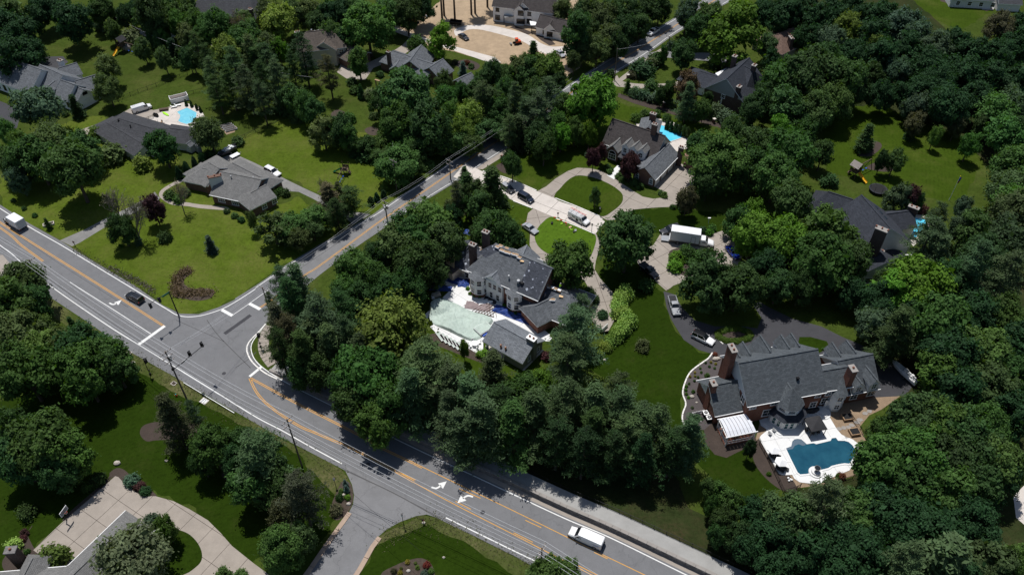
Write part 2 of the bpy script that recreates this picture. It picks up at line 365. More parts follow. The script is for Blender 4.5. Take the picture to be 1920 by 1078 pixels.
# ------------------------------------------------------------------ ground
gm = MB(); gm.face([(-1500, -200, 0), (1500, -200, 0), (1500, 2500, 0), (-1500, 2500, 0)])
o = gm.build('ground', 'lawn_general'); o['kind'] = 'structure'
SH = lambda n, pix, z, m, **k: sheet(n, pix, z, m, **k)
# lawns of the separate gardens (sheets a few millimetres above each other)
SH('lawn', [(0, 395), (0, 330), (60, 250), (180, 215), (330, 290), (345, 340), (470, 400), (560, 370), (650, 445), (545, 490), (470, 538), (410, 578), (335, 590), (250, 533)], 0.005, 'lawn_sunny', wobble=1.4)
SH('lawn', [(455, 255), (560, 215), (700, 255), (740, 330), (755, 368), (700, 400), (640, 388), (520, 325), (430, 290)], 0.008, 'lawn_sunny', wobble=1.4)
SH('lawn', [(150, 200), (240, 60), (330, 110), (470, 170), (560, 210), (450, 262), (390, 225), (330, 185), (230, 212)], 0.011, 'lawn_general', wobble=1.4)
SH('lawn', [(930, 300), (1010, 250), (1150, 190), (1330, 240), (1290, 245), (1190, 225), (1120, 262), (1180, 330), (1090, 310), (1040, 330), (1007, 357)], 0.005, 'lawn_mid', wobble=1.4)
SH('lawn', [(840, 480), (880, 380), (930, 368), (1000, 392), (990, 440), (1000, 480), (930, 620), (1030, 700), (900, 720), (850, 700), (760, 560)], 0.008, 'lawn_mid', wobble=1.4)
SH('lawn', [(1120, 520), (1135, 470), (1190, 480), (1240, 550), (1262, 612), (1310, 657), (1335, 662), (1280, 720), (1280, 790), (1330, 850), (1420, 830), (1470, 915), (1380, 960), (1300, 860), (1150, 720), (1090, 680), (1140, 630), (1155, 560)], 0.011, 'lawn_deep', wobble=1.4)
SH('lawn', [(1190, 392), (1260, 390), (1370, 400), (1340, 437), (1240, 435), (1150, 440)], 0.005, 'lawn_deep', wobble=1.4)
SH('lawn', [(1540, 210), (1640, 195), (1800, 260), (1850, 300), (1800, 380), (1640, 350), (1550, 320)], 0.008, 'lawn_mid', wobble=1.4)
SH('lawn', [(1690, 0), (1860, -20), (1860, 20), (1800, 60), (1740, 30)], 0.011, 'lawn_mid', wobble=1.4)
SH('lawn', [(-20, 760), (180, 690), (260, 670), (430, 770), (640, 880), (655, 940), (590, 1030), (470, 1050), (360, 955), (215, 890), (60, 1030), (-40, 1100)], 0.005, 'lawn_deep', wobble=1.4)
SH('lawn', [(670, 1085), (711, 1005), (790, 968), (960, 1040), (1060, 1095), (900, 1150), (640, 1150)], 0.008, 'lawn_deep', wobble=1.4)
SH('grass_verge', [(85, 556), (160, 603), (250, 664), (318, 702), (400, 749), (505, 810), (642, 880), (655, 905), (630, 930), (560, 850), (430, 780), (330, 740), (250, 690), (130, 620), (70, 560)], .012, 'lawn_verge', wobble=.8)
SH('grass_verge', [(690, 1030), (711, 1004), (790, 967), (830, 974), (959, 1040), (1060, 1096), (1000, 1100), (880, 1020), (800, 985), (730, 1010)], .012, 'lawn_verge', wobble=.6)
SH('grass_verge', [(0, 392), (60, 420), (112, 450), (135, 462), (250, 533), (330, 590), (300, 580), (210, 520), (140, 470), (100, 452), (40, 420), (0, 402)], .012, 'lawn_verge', wobble=.4)
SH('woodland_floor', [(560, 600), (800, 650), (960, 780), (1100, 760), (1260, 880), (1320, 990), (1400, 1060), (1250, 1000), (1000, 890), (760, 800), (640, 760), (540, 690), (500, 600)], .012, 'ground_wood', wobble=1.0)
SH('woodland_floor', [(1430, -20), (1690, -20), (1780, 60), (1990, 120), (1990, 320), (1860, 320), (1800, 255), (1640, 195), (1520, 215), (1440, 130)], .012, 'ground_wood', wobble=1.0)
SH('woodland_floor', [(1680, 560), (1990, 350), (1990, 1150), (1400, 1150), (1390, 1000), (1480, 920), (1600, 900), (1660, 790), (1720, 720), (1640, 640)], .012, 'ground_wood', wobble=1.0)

# ------------------------------------------------------------------ roads
NE = [(-160, 280), (-60, 343), (0, 384), (56, 420), (112, 451), (180, 493), (250, 534), (300, 570)]
road = [(-160, 280), (-60, 343), (0, 384), (56, 420), (112, 451), (180, 493), (250, 534), (305, 572), (337, 588), (372, 589), (410, 576), (440, 562), (479, 537), (560, 500),
        (540, 560), (506, 600), (486, 622), (471, 640), (468, 658), (477, 676), (500, 696), (555, 725), (655, 775), (712, 804), (792, 843), (880, 884), (959, 921), (1060, 968), (1145, 1004), (1282, 1070), (1420, 1136),
        (1300, 1170), (1060, 1093), (990, 1056), (959, 1039), (820, 971), (642, 879), (505, 808), (400, 748), (318, 701), (250, 663), (160, 601), (92, 556), (60, 530), (0, 480), (-60, 440), (-160, 375)]
SH('main_road', road, .020, 'asphalt_road')
side_nw = [(440, 560), (479, 536), (542, 493), (602, 457), (635, 439), (700, 402), (750, 368), (787, 343), (850, 300), (892, 273), (959, 229), (1047, 172), (1110, 130), (1217, 63), (1297, 14), (1330, -8), (1390, -45)]
side_se = [(1450, -45), (1390, -8), (1330, 25), (1290, 50), (1258, 70), (1212, 103), (1158, 136), (1080, 187), (1000, 243), (962, 273), (922, 298), (870, 332), (800, 375), (720, 428), (670, 462), (600, 515), (545, 560), (507, 600)]
SH('side_road', side_nw + side_se, .016, 'asphalt_old')
street = [(646, 879), (660, 908), (664, 928), (662, 945), (655, 959), (615, 1015), (575, 1073), (520, 1150), (600, 1170), (668, 1080), (680, 1053), (711, 1004), (725, 992), (750, 978), (780, 967), (800, 964), (826, 972), (820, 965), (650, 874)]
SH('side_street', street, .024, 'asphalt_grey')
strip('asphalt_seam', [(646, 881), (740, 925), (824, 972)], .22, .030, 'tar')
# tar bands and patches in the junction
for pts, wd in (([(421, 626), (470, 591)], .9), ([(388, 600), (412, 632), (470, 690)], .16), ([(330, 600), (420, 640)], .12), ([(440, 690), (468, 672), (480, 660)], .14), ([(540, 900), (700, 960)], .01)):
    if wd > .05: strip('tar_band', pts, wd, .0275, 'tar' if wd < .5 else 'asphalt_dark')
strip('repair_patch', [(250, 612), (262, 620), (280, 631)], .2, .0275, 'asphalt_grey')
for pts in ([(232, 585), (262, 604)], [(228, 590), (255, 608)], [(262, 600), (240, 646)], [(270, 605), (296, 620)], [(265, 612), (290, 628)]):
    strip('detector_loop', pts, .12, .0275, 'asphalt_grey')

for pts in ([(640, 876), (760, 935), (900, 1010), (1050, 1083)], [(10, 425), (120, 500), (240, 576)], [(560, 505), (700, 412), (900, 286)]): strip('crack_seal', pts, .07, .0275, 'asphalt_dark')
for px, py in ((230, 640), (420, 700), (690, 870), (905, 960), (880, 300)): q = P(px, py); o = MB().cyl((q.x, q.y, .0235), (q.x, q.y, .030), .42, None, 14).build('manhole_cover', 'asphalt_dark'); tag(o, {230: 'round manhole cover near the left stop line', 420: 'round manhole cover on the junction right of signal arm', 690: 'round manhole cover near the side street mouth', 905: 'round manhole cover near the lower turn arrows', 880: 'round manhole cover on the side road near lane mouth'}[px], 'manhole cover', 'manhole covers in the roads')
# ---- painted markings
M = lambda n, pix, wd, mat, off=0.0, z=.032: strip(n, pix, wd, z, mat, off=off)
M('edge_line', [(-160, 288), (0, 391), (57, 427), (115, 460), (166, 491), (247, 540), (310, 578), (336, 592), (370, 593), (410, 582), (440, 567), (479, 542)], .2, 'road_white')
M('edge_line', [(510, 594), (490, 619), (474, 640), (471, 657), (480, 677), (505, 698), (555, 727), (655, 777), (712, 808), (792, 847), (880, 888), (959, 925), (1060, 972), (1145, 1008), (1282, 1075), (1420, 1141)], .2, 'road_white')
M('edge_line', [(-160, 350), (0, 460), (40, 492), (100, 540), (200, 609), (263, 648), (330, 689), (400, 732), (479, 781), (527, 806), (580, 836), (641, 869)], .2, 'road_white')
M('edge_line', [(836, 970), (959, 1030), (1007, 1053), (1060, 1080), (1150, 1126)], .2, 'road_white')
M('turn_lane_line', [(131, 529), (148, 540), (210, 579), (283, 626)], .16, 'road_white')
M('stop_line', [(309, 611), (260, 646)], .75, 'road_white', z=.033)
M('stop_line', [(491, 687), (468, 706)], .6, 'road_white', z=.033)
M('stop_line', [(416, 581), (436, 592)], .75, 'road_white', z=.033)
M('stop_line', [(467, 569), (488, 580)], .75, 'road_white', z=.033)
M('turn_lane_line', [(436, 591), (458, 576), (479, 561), (505, 542)], .14, 'road_white')
for off in (-.16, .16):
    M('centre_line', [(-160, 312), (0, 417), (45, 446), (195, 540), (308, 612)], .13, 'road_yellow', off)
    M('centre_line', [(-160, 325), (0, 427), (40, 460), (81, 490)], .13, 'road_yellow', off)
    M('centre_line', [(470, 709), (560, 758), (655, 806), (712, 838), (775, 868)], .13, 'road_yellow', off)
    M('centre_line', [(468, 709), (483, 738), (510, 765), (560, 798), (600, 815), (690, 855), (776, 903)], .13, 'road_yellow', off)
    M('centre_line', [(482, 580), (507, 564), (570, 517), (597, 500), (672, 445), (717, 412), (792, 361), (870, 307), (925, 270), (960, 249), (1077, 170), (1157, 117), (1202, 90), (1294, 31), (1360, -12)], .12, 'road_yellow', off)
M('lane_line', [(775, 868), (860, 909), (960, 957), (1060, 1006), (1135, 1043), (1212, 1080), (1330, 1137)], .13, 'road_yellow', .1)
M('lane_line', [(776, 903), (850, 943), (958, 998), (1010, 1025), (1115, 1079), (1200, 1125)], .13, 'road_yellow', -.1)
for a, b in (((776, 868), (792, 876)), ((862, 914), (902, 932)), ((986, 973), (1016, 987)), ((1115, 1033), (1140, 1045))): M('lane_dash', [a, b], .13, 'road_yellow', -.22)
for a, b in (((740, 883), (778, 901)), ((853, 941), (882, 956)), ((962, 1000), (998, 1018)), ((1080, 1060), (1120, 1080))): M('lane_dash', [a, b], .13, 'road_yellow', .2)
M('edge_line', [(479, 540), (542, 497), (602, 461), (635, 443), (700, 406), (750, 372), (787, 347), (850, 304), (892, 277), (959, 233), (1047, 176), (1110, 134), (1217, 67), (1297, 18), (1360, -20)], .16, 'road_white')
M('edge_line', [(1400, -18), (1290, 46), (1258, 66), (1212, 99), (1158, 132), (1080, 183), (1000, 239), (962, 268), (922, 294), (870, 328), (800, 371), (720, 424)], .16, 'road_white')
def turn_arrow(tail, mid, head, tipdir):
    mb = MB(); pl = plan([tail, mid, head], 0, True, False, 6); ribbon(pl, .34, .030, .034, mb)
    h, t = P(*head), P(*tipdir); d = (t - h).normalized(); n = Vector((-d.y, d.x, 0)); h = h - d * .15
    mb.prism([tuple((h + n * .75)[:2]), tuple((h + d * 1.5)[:2]), tuple((h - n * .75)[:2])], .030, .034)
    o = mb.build('turn_arrow', 'road_white'); o['kind'] = 'structure'
turn_arrow((205, 568), (212, 571), (219, 569), (226, 564)); turn_arrow((809, 913), (818, 915), (827, 910), (835, 904)); turn_arrow((887, 931), (877, 929), (868, 934), (861, 940))

# ---- kerbs, sidewalks, retaining wall
def kerb(name, pix, wd, h, mat, step, parent_label=None, smooth=True):
    """kerb stones laid end to end, each stone a part"""
    pl = [Vector(p) for p in plan(pix, 0, smooth, False, 8)]; acc = [0]
    for a, b in zip(pl, pl[1:]): acc.append(acc[-1] + (b - a).length)
    root = bpy.data.objects.new(name, None); COL.objects.link(root); root['kind'] = 'structure'
    def at(s):
        for i in range(len(pl) - 1):
            if s <= acc[i + 1]: return pl[i].lerp(pl[i + 1], (s - acc[i]) / max(1e-6, acc[i + 1] - acc[i]))
        return pl[-1]
    n = max(1, round(acc[-1] / step))
    for i in range(n):
        s0, s1 = acc[-1] * i / n + .04, acc[-1] * (i + 1) / n - .04
        ribbon([at(s0), at((s0 + s1) / 2), at(s1)], wd, -.05, h + random.uniform(-.008, .008), MB()).build('kerb_stone', mat, root)
    return root
kerb('kerb', [(656, 961), (615, 1018), (575, 1076), (530, 1135)], .85, .13, 'kerb_tan', 4.2)
kerb('kerb', [(712, 1007), (695, 1030), (682, 1055), (660, 1090), (635, 1130)], .85, .13, 'kerb_tan', 4.2)
kerb('kerb', [(500, 606), (484, 624), (467, 642), (463, 658), (473, 679), (496, 699), (520, 711)], .3, .14, 'kerb_white', 2.4)
sw = [(508, 612), (497, 628), (494, 650), (500, 668), (512, 684)]
root = bpy.data.objects.new('sidewalk', None); COL.objects.link(root); root['kind'] = 'structure'
pl = plan(sw, 0, True, False, 3); 
for i in range(len(pl) - 1):
    a, b = Vector(pl[i]), Vector(pl[i + 1]); d = (b - a).normalized() * .03; ribbon([a + d, b - d], 2.3, -.03, .09 + random.uniform(0, .008), MB()).build('slab', 'concrete_tan', root)
# raised path behind a low stone wall along the main road
wall_pix = [(503, 698), (555, 722), (610, 750), (655, 771), (712, 799), (792, 837), (880, 877), (959, 913), (1060, 960), (1145, 997), (1282, 1062), (1420, 1128)]
WALL = plan(wall_pix, 0, True, False, 4)
def offs(pl, d):
    out = []
    for i in range(len(pl)):
        a = Vector(pl[max(i - 1, 0)]); b = Vector(pl[min(i + 1, len(pl) - 1)]); t = (b - a).normalized(); out.append(Vector(pl[i]) + Vector((-t.y, t.x)) * d)
    return out
wt = thing('retaining_wall', 'long low dark stone retaining wall with pale cap between main road and raised path', 'wall', (WALL[0][0], WALL[0][1], 0)); inv = wt.location.copy()
WH = lambda i: .25 + .85 * min(1, i / 10)
def loc_mb(mb):
    mb.v = [(x - inv.x, y - inv.y, z - inv.z) for x, y, z in mb.v]; return mb
acc = 0
mb = MB(); cap = MB()
for i in range(len(WALL) - 1):
    h0, h1 = WH(i), WH(i + 1); A0, A1 = offs(WALL, .3)[i], offs(WALL, .3)[i + 1]; B0, B1 = offs(WALL, .75)[i], offs(WALL, .75)[i + 1]
    for (p, q, r_, s_, top, ex) in ((A0, A1, B1, B0, 0, 0),):
        vs = [(p.x, p.y, 0), (q.x, q.y, 0), (r_.x, r_.y, 0), (s_.x, s_.y, 0), (p.x, p.y, h0), (q.x, q.y, h1), (r_.x, r_.y, h1), (s_.x, s_.y, h0)]
        mb.add(vs, [(4, 5, 6, 7), (0, 1, 5, 4), (2, 3, 7, 6)])
loc_mb(mb).build('wall_core', 'stone_dark', wt)
# courses of stone on the face towards the road (too small to pick apart singly) and cap stones
st = MB(); A = offs(WALL, .26)
for i in range(len(A) - 1):
    L = (A[i + 1] - A[i]).length; d = (A[i + 1] - A[i]) / L; rz = math.atan2(d.y, d.x); rows = max(1, int(WH(i) / .24))
    for r_ in range(rows):
        x = random.uniform(0, .3)
        while x < L:
            wd = random.uniform(.35, .75); c = A[i] + d * (x + wd / 2) + Vector((d.y, -d.x)) * random.uniform(-.01, .05)
            st.box((c.x, c.y, WH(i) / rows * (r_ + .5)), (wd - .04, .14, WH(i) / rows - .035), rz); x += wd
o = loc_mb(st).build('wall_stones', 'stone_dark', wt); o['kind'] = 'stuff'
Cc = offs(WALL, .52); k = 0
for i in range(len(Cc) - 1):
    L = (Cc[i + 1] - Cc[i]).length; n = max(1, round(L / 1.6)); d = (Cc[i + 1] - Cc[i]) / L
    for j in range(n):
        a_ = Cc[i] + d * (L * j / n + .02); b_ = Cc[i] + d * (L * (j + 1) / n - .02); h = WH(i) + (WH(i + 1) - WH(i)) * (j + .5) / n
        loc_mb(ribbon([a_, b_], .62, h + .004, h + .11 + random.uniform(0, .012), MB())).build('cap_stone', 'stone_cap', wt)
o = ribbon([tuple(q) for q in offs(WALL, -.45)], 1.5, .0, .0175, MB()).build('gutter', 'concrete_tan'); o['kind'] = 'structure'
root = bpy.data.objects.new('raised_path', None); COL.objects.link(root); root['kind'] = 'structure'
i0 = offs(WALL, .78); i1 = offs(WALL, 3.5); i2 = offs(WALL, 11)
sl = MB(); pm = MB()
for i in range(len(WALL) - 1):
    h0, h1 = WH(i) - .12, WH(i + 1) - .12
    pm.face([(i0[i].x, i0[i].y, h0), (i0[i + 1].x, i0[i + 1].y, h1), (i1[i + 1].x, i1[i + 1].y, h1), (i1[i].x, i1[i].y, h0)])
    sl.face([(i1[i].x, i1[i].y, h0 - .02), (i1[i + 1].x, i1[i + 1].y, h1 - .02), (i2[i + 1].x, i2[i + 1].y, .009), (i2[i].x, i2[i].y, .009)])
pm.build('path_surface', 'concrete_grey', root); o = sl.build('bank', 'ground_wood'); o['kind'] = 'structure'

# ------------------------------------------------------------------ lanes and driveways
def slab_root(name):
    r_ = bpy.data.objects.new(name, None); COL.objects.link(r_); r_['kind'] = 'structure'; return r_
lane = [(872, 306), (905, 322), (936, 331), (962, 340), (1007, 359), (1037, 371), (1082, 389), (1126, 407), (1134, 416), (1117, 438), (1060, 414), (1037, 407), (1000, 391), (962, 376), (925, 360), (880, 345), (850, 332)]
SH('lane_bed', lane, .012, 'mulch'); slabs(slab_root('concrete_lane'), plan(lane), (936, 352), (1117, 424), 5.4, .05, 'concrete_pale', .09, size2=4.6)
kerb('kerb', [(905, 321), (936, 330), (962, 339), (1006, 358)], .3, .14, 'kerb_white', 4); kerb('kerb', [(1041, 372), (1082, 388), (1124, 406)], .3, .14, 'kerb_white', 4)
kerb('kerb', [(962, 377), (998, 391)], .3, .14, 'kerb_white', 4); kerb('kerb', [(1042, 410), (1075, 422), (1115, 439)], .3, .12, 'kerb_white', 4)
loop = [(1007, 359), (1024, 350), (1042, 335), (1065, 321), (1082, 315), (1105, 316), (1125, 320), (1145, 330), (1167, 345), (1185, 357), (1205, 369), (1225, 373), (1241, 371), (1250, 366), (1240, 357), (1226, 350), (1236, 336), (1255, 318), (1272, 306), (1310, 318), (1325, 332), (1318, 345), (1300, 352), (1285, 362), (1276, 378), (1264, 388), (1235, 389), (1210, 391), (1190, 393), (1178, 401), (1160, 412), (1140, 414), (1126, 407), (1082, 389), (1037, 371)]
SH('loop_drive', loop, .016, 'mulch', thick=.01); slabs(slab_root('loop_drive'), plan(loop), (1180, 372), (1255, 300), 5.6, .03, 'concrete_tan', .08)
isl = [(1040, 372), (1052, 352), (1067, 337), (1082, 330), (1100, 331), (1120, 336), (1145, 347), (1164, 361), (1168, 372), (1164, 383), (1149, 396), (1131, 406), (1110, 400), (1080, 388)]
SH('lawn_island', isl, .10, 'lawn_mid', smooth=True, thick=.1)
SH('garden_path', [(1163, 326), (1151, 337), (1138, 329), (1150, 318), (1158, 310), (1163, 313)], .05, 'concrete_white')
d11 = [(987, 415), (990, 400), (1000, 391), (1037, 407), (1075, 422), (1117, 438), (1122, 446), (1127, 456), (1122, 472), (1117, 490), (1115, 505), (1125, 522), (1142, 541), (1153, 553), (1151, 572), (1154, 597), (1140, 622), (1124, 620), (1112, 604), (1105, 582), (1113, 565), (1108, 548), (1098, 530), (1082, 516), (1050, 507), (1012, 490), (1000, 474), (993, 460), (994, 440)]
SH('house_drive', d11, .018, 'mulch', thick=.012); slabs(slab_root('house_drive'), plan(d11), (1125, 540), (1150, 610), 4.6, .035, 'concrete_tan', .08)
SH('lawn_island', [(1039, 407), (1016, 419), (1004, 437), (1004, 452), (1014, 467), (1035, 480), (1070, 495), (1100, 490), (1114, 465), (1116, 441), (1090, 429)], .09, 'lawn_bright', smooth=True, thick=.09)
d12 = [(1200, 503), (1192, 484), (1200, 472), (1225, 460), (1240, 436), (1262, 428), (1295, 428), (1333, 440), (1354, 433), (1372, 448), (1392, 480), (1380, 505), (1330, 508), (1290, 525), (1262, 536), (1250, 546), (1232, 530)]
SH('turning_circle', d12, .018, 'mulch', thick=.012); slabs(slab_root('turning_circle'), plan(d12), (1200, 500), (1260, 470), 4.8, .035, 'concrete_tan', .08)
SH('planting_island', [(1254, 476), (1262, 468), (1290, 464), (1320, 472), (1340, 490), (1325, 508), (1290, 517), (1268, 511), (1256, 494)], .09, 'mulch', smooth=True, thick=.09)
adr = [(1244, 546), (1250, 577), (1258, 598), (1267, 613), (1282, 637), (1310, 656), (1338, 664), (1420, 668), (1500, 690), (1640, 745), (1697, 742), (1716, 718), (1684, 682), (1645, 663), (1612, 645), (1580, 632), (1540, 612), (1485, 597), (1442, 576), (1424, 566), (1412, 572), (1428, 596), (1420, 616), (1395, 612), (1340, 612), (1302, 600), (1280, 578), (1264, 552)]
SH('asphalt_drive', adr, .022, 'asphalt_dark')
SH('lawn_island', [(1499, 632), (1520, 632), (1550, 640), (1553, 646), (1540, 660), (1510, 672), (1495, 650)], .05, 'lawn_deep')
# house beds
SH('mulch_bed', [(1336, 661), (1328, 672), (1318, 679), (1295, 697), (1284, 718), (1280, 738), (1286, 757), (1280, 775), (1280, 790), (1290, 802), (1320, 806), (1345, 840), (1380, 800), (1360, 720), (1385, 690), (1350, 655)], .02, 'mulch_grey')
kerb('kerb', [(1336, 661), (1328, 672), (1318, 679), (1295, 697), (1284, 718), (1280, 738), (1286, 757), (1280, 775), (1280, 790), (1288, 800)], .28, .1, 'kerb_white', 1.6)
SH('mulch_bed', [(1320, 806), (1322, 830), (1340, 852), (1362, 858), (1378, 850), (1420, 830), (1410, 800), (1360, 770)], .024, 'mulch')
SH('mulch_bed', [(1411, 846), (1415, 868), (1430, 890), (1452, 910), (1475, 922), (1495, 918), (1480, 890), (1455, 860), (1432, 828), (1420, 824)], .024, 'mulch', smooth=True)
SH('gravel_bed', [(1535, 760), (1640, 742), (1690, 741), (1652, 768), (1630, 778), (1612, 800), (1634, 845), (1625, 870), (1600, 892), (1550, 908), (1500, 914), (1474, 916), (1448, 882), (1416, 826), (1425, 790)], .020, 'gravel_tan')
# bottom-left drive
dbl = [(215, 892), (222, 894), (233, 906), (247, 918), (262, 927), (277, 930), (292, 930), (325, 939), (355, 954), (390, 975), (415, 1000), (435, 1023), (475, 1055), (520, 1088), (575, 1135), (300, 1150), (150, 1090), (62, 1031), (110, 985), (162, 940), (197, 908)]
SH('court_drive', dbl, .016, 'mulch', thick=.01); slabs(slab_root('court_drive'), plan(dbl), (62, 1031), (215, 893), 4.7, .04, 'concrete_tan', .07)
SH('lawn_island', [(262, 1000), (300, 985), (335, 993), (357, 1003), (374, 1023), (379, 1045), (368, 1062), (335, 1079), (250, 1085), (240, 1030)], .10, 'lawn_deep', smooth=True, thick=.1)
SH('mulch_bed', [(199, 900), (206, 886), (220, 877), (235, 882), (250, 897), (270, 908), (285, 920), (293, 930), (262, 927), (233, 906), (215, 893), (197, 908), (165, 938), (120, 975), (130, 960)], .03, 'mulch', smooth=True)
SH('mulch_bed', [(40, 1010), (58, 990), (60, 985), (52, 1000), (60, 1020), (66, 1030), (72, 1045), (40, 1065), (15, 1075), (5, 1050)], .03, 'mulch', smooth=True)
SH('mulch_bed', [(262, 815), (268, 800), (290, 792), (350, 792), (376, 802), (356, 822), (300, 824), (276, 826)], .02, 'mulch', smooth=True, wobble=.4)
SH('mulch_bed', [(415, 890), (430, 870), (440, 850), (470, 870), (460, 912), (430, 902)], .02, 'mulch', smooth=True)
SH('mulch_bed', [(622, 945), (632, 920), (642, 902), (656, 905), (662, 922), (660, 945), (648, 965), (632, 975), (620, 965)], .03, 'bed_soil', smooth=True)
SH('mulch_bed', [(715, 1075), (740, 1060), (765, 1050), (790, 1046), (808, 1056), (815, 1080), (800, 1100), (720, 1100)], .03, 'bed_soil', smooth=True)
SH('sandy_mound', [(326, 555), (328, 530), (338, 515), (356, 504), (360, 512), (347, 522), (345, 532), (360, 541), (400, 543), (396, 558), (372, 564), (345, 560)], .03, 'bed_soil', smooth=True)
SH('dry_patch', [(800, 640), (815, 625), (850, 640), (890, 655), (910, 680), (880, 672), (830, 652)], .02, 'bed_soil', smooth=True)
# left gardens
SH('ranch_drive', [(112, 451), (135, 462), (150, 455), (212, 417), (232, 408), (262, 395), (290, 384), (300, 372), (290, 360), (275, 372), (240, 390), (205, 406), (160, 430)], .014, 'gravel_drive', thick=.01)
SH('garden_path', [(340, 336), (322, 344), (303, 356), (298, 366), (304, 374), (322, 384), (352, 387), (378, 391), (425, 394), (424, 388), (378, 384), (352, 380), (325, 377), (309, 369), (306, 362), (322, 350), (342, 341)], .03, 'concrete_tan', smooth=True)
SH('ranch_drive', [(397, 304), (420, 294), (437, 288), (458, 297), (480, 307), (510, 322), (537, 337), (570, 353), (598, 366), (625, 380), (655, 396), (695, 402), (680, 411), (662, 421), (645, 406), (620, 392), (587, 373), (560, 360), (530, 358), (490, 335), (430, 310)], .014, 'gravel_drive', thick=.01)
SH('house_drive', [(140, 252), (150, 244), (176, 235), (230, 212), (252, 199), (288, 207), (325, 199), (330, 235), (272, 232), (190, 240), (152, 259)], .014, 'concrete_tan', thick=.01)
pool_apron = [(272, 228), (300, 212), (325, 200), (345, 192), (376, 203), (384, 220), (362, 240), (325, 248), (300, 240)]
SH('house_drive', [(-30, 187), (0, 190), (25, 200), (37, 221), (32, 240), (10, 255), (-30, 265)], .014, 'asphalt_dark', thick=.01)
SH('house_drive', [(60, 122), (85, 107), (118, 106), (128, 117), (110, 128), (75, 128)], .014, 'asphalt_dark', thick=.01)
# building plot at the top
SH('bare_plot', [(730, 52), (760, 35), (812, 15), (850, -25), (1000, -40), (1120, -10), (1110, 60), (1085, 128), (1055, 150), (1000, 128), (925, 117), (800, 84), (762, 60)], .012, 'bare_soil', wobble=.8)
SH('mulch_bed', [(955, 52), (966, 49), (985, 56), (1000, 62), (990, 66), (972, 58)], .02, 'mulch')
SH('mulch_bed', [(1001, 65), (1012, 64), (1032, 74), (1042, 84), (1030, 86), (1014, 76)], .02, 'mulch')
SH('footpath', [(733, 49), (767, 61), (800, 73), (850, 87), (928, 108), (940, 118), (915, 117), (850, 95), (795, 79), (764, 69), (728, 56)], .03, 'concrete_pale')
SH('site_drive', [(852, 57), (866, 51), (880, 48), (917, 48), (960, 57), (990, 66), (1015, 82), (1035, 88), (1060, 88), (1085, 96), (1070, 106), (1040, 104), (1012, 98), (985, 81), (959, 71), (905, 57), (880, 56), (866, 62), (855, 68)], .03, 'concrete_pale', smooth=True)
SH('house_drive', [(736, 97), (755, 85), (768, 70), (790, 78), (775, 92), (740, 112), (700, 128), (685, 150), (650, 148), (632, 136), (640, 118), (690, 118)], .014, 'concrete_tan', thick=.01)
SH('house_drive', [(880, 152), (900, 140), (918, 135), (925, 142), (905, 150)], .014, 'concrete_pale', thick=.01)
SH('garden_bed', [(850, 120), (870, 112), (890, 116), (900, 124), (890, 132), (865, 128)], .02, 'mulch', smooth=True)
SH('garden_bed', [(620, 215), (632, 206), (648, 212), (645, 222), (630, 226)], .02, 'bed_soil', smooth=True)
SH('garden_bed', [(684, 243), (698, 238), (714, 246), (704, 254), (690, 252)], .02, 'bed_soil', smooth=True)
SH('terrace', [(695, 194), (703, 188), (716, 187), (718, 197), (712, 204), (702, 201)], .03, 'concrete_pale')
SH('sidewalk', [(1150, 156), (1168, 142), (1195, 122), (1225, 100), (1258, 80), (1262, 84), (1230, 106), (1200, 128), (1172, 149), (1156, 160)], .03, 'concrete_tan')
SH('house_drive', [(1156, 142), (1165, 152), (1190, 157), (1225, 158), (1262, 155), (1290, 146), (1318, 138), (1330, 150), (1300, 160), (1262, 168), (1220, 167), (1182, 165), (1150, 160)], .014, 'concrete_tan', smooth=True, thick=.01)
SH('house_drive', [(1208, 104), (1240, 96), (1290, 100), (1330, 100), (1400, 112), (1395, 122), (1330, 115), (1285, 112), (1240, 108), (1215, 112)], .014, 'asphalt_grey', smooth=True, thick=.01)
SH('mulch_bed', [(1160, 175), (1190, 185), (1240, 200), (1300, 215), (1360, 235), (1400, 245), (1395, 252), (1330, 235), (1260, 215), (1190, 195), (1158, 182)], .02, 'mulch')
SH('sidewalk', [(892, 317), (905, 308), (930, 292), (955, 277), (975, 262), (985, 265), (960, 283), (935, 299), (905, 318)], .03, 'concrete_tan')
SH('mulch_bed', [(930, 312), (945, 305), (965, 308), (968, 320), (945, 325)], .02, 'mulch', smooth=True)
SH('terrace', [(1281, 290), (1298, 283), (1335, 315), (1318, 318), (1290, 303)], .05, 'paver_red')
SH('pool_cover_sheet', [(1297, 312), (1310, 308), (1385, 325), (1370, 333), (1330, 325)], .06, 'tarp_green_mat')
SH('mulch_bed', [(1610, 290), (1622, 294), (1635, 292), (1652, 278), (1650, 268), (1630, 266)], .02, 'mulch', smooth=True)
SH('mulch_bed', [(1624, 315), (1640, 305), (1668, 300), (1690, 310), (1665, 322), (1635, 319)], .02, 'mulch', smooth=True)
SH('mulch_bed', [(1763, 3), (1790, 10), (1822, 12), (1850, 22), (1868, 16), (1860, -10), (1765, -12)], .02, 'mulch')
SH('terrace', [(1838, 9), (1866, 12), (1862, 20), (1842, 19)], .04, 'concrete_grey'); SH('terrace', [(1775, -6), (1795, -4), (1790, 6), (1778, 6)], .04, 'concrete_grey')
SH('side_drive', [(1925, 905), (1900, 930), (1905, 970), (1940, 1000), (1960, 950)], .02, 'concrete_pale')
SH('side_drive', [(-20, 480), (5, 478), (28, 505), (10, 520), (-20, 510)], .022, 'concrete_tan')
SH('tree_bed', [(1090, 500), (1060, 512), (1100, 528), (1112, 515)], .02, 'mulch')

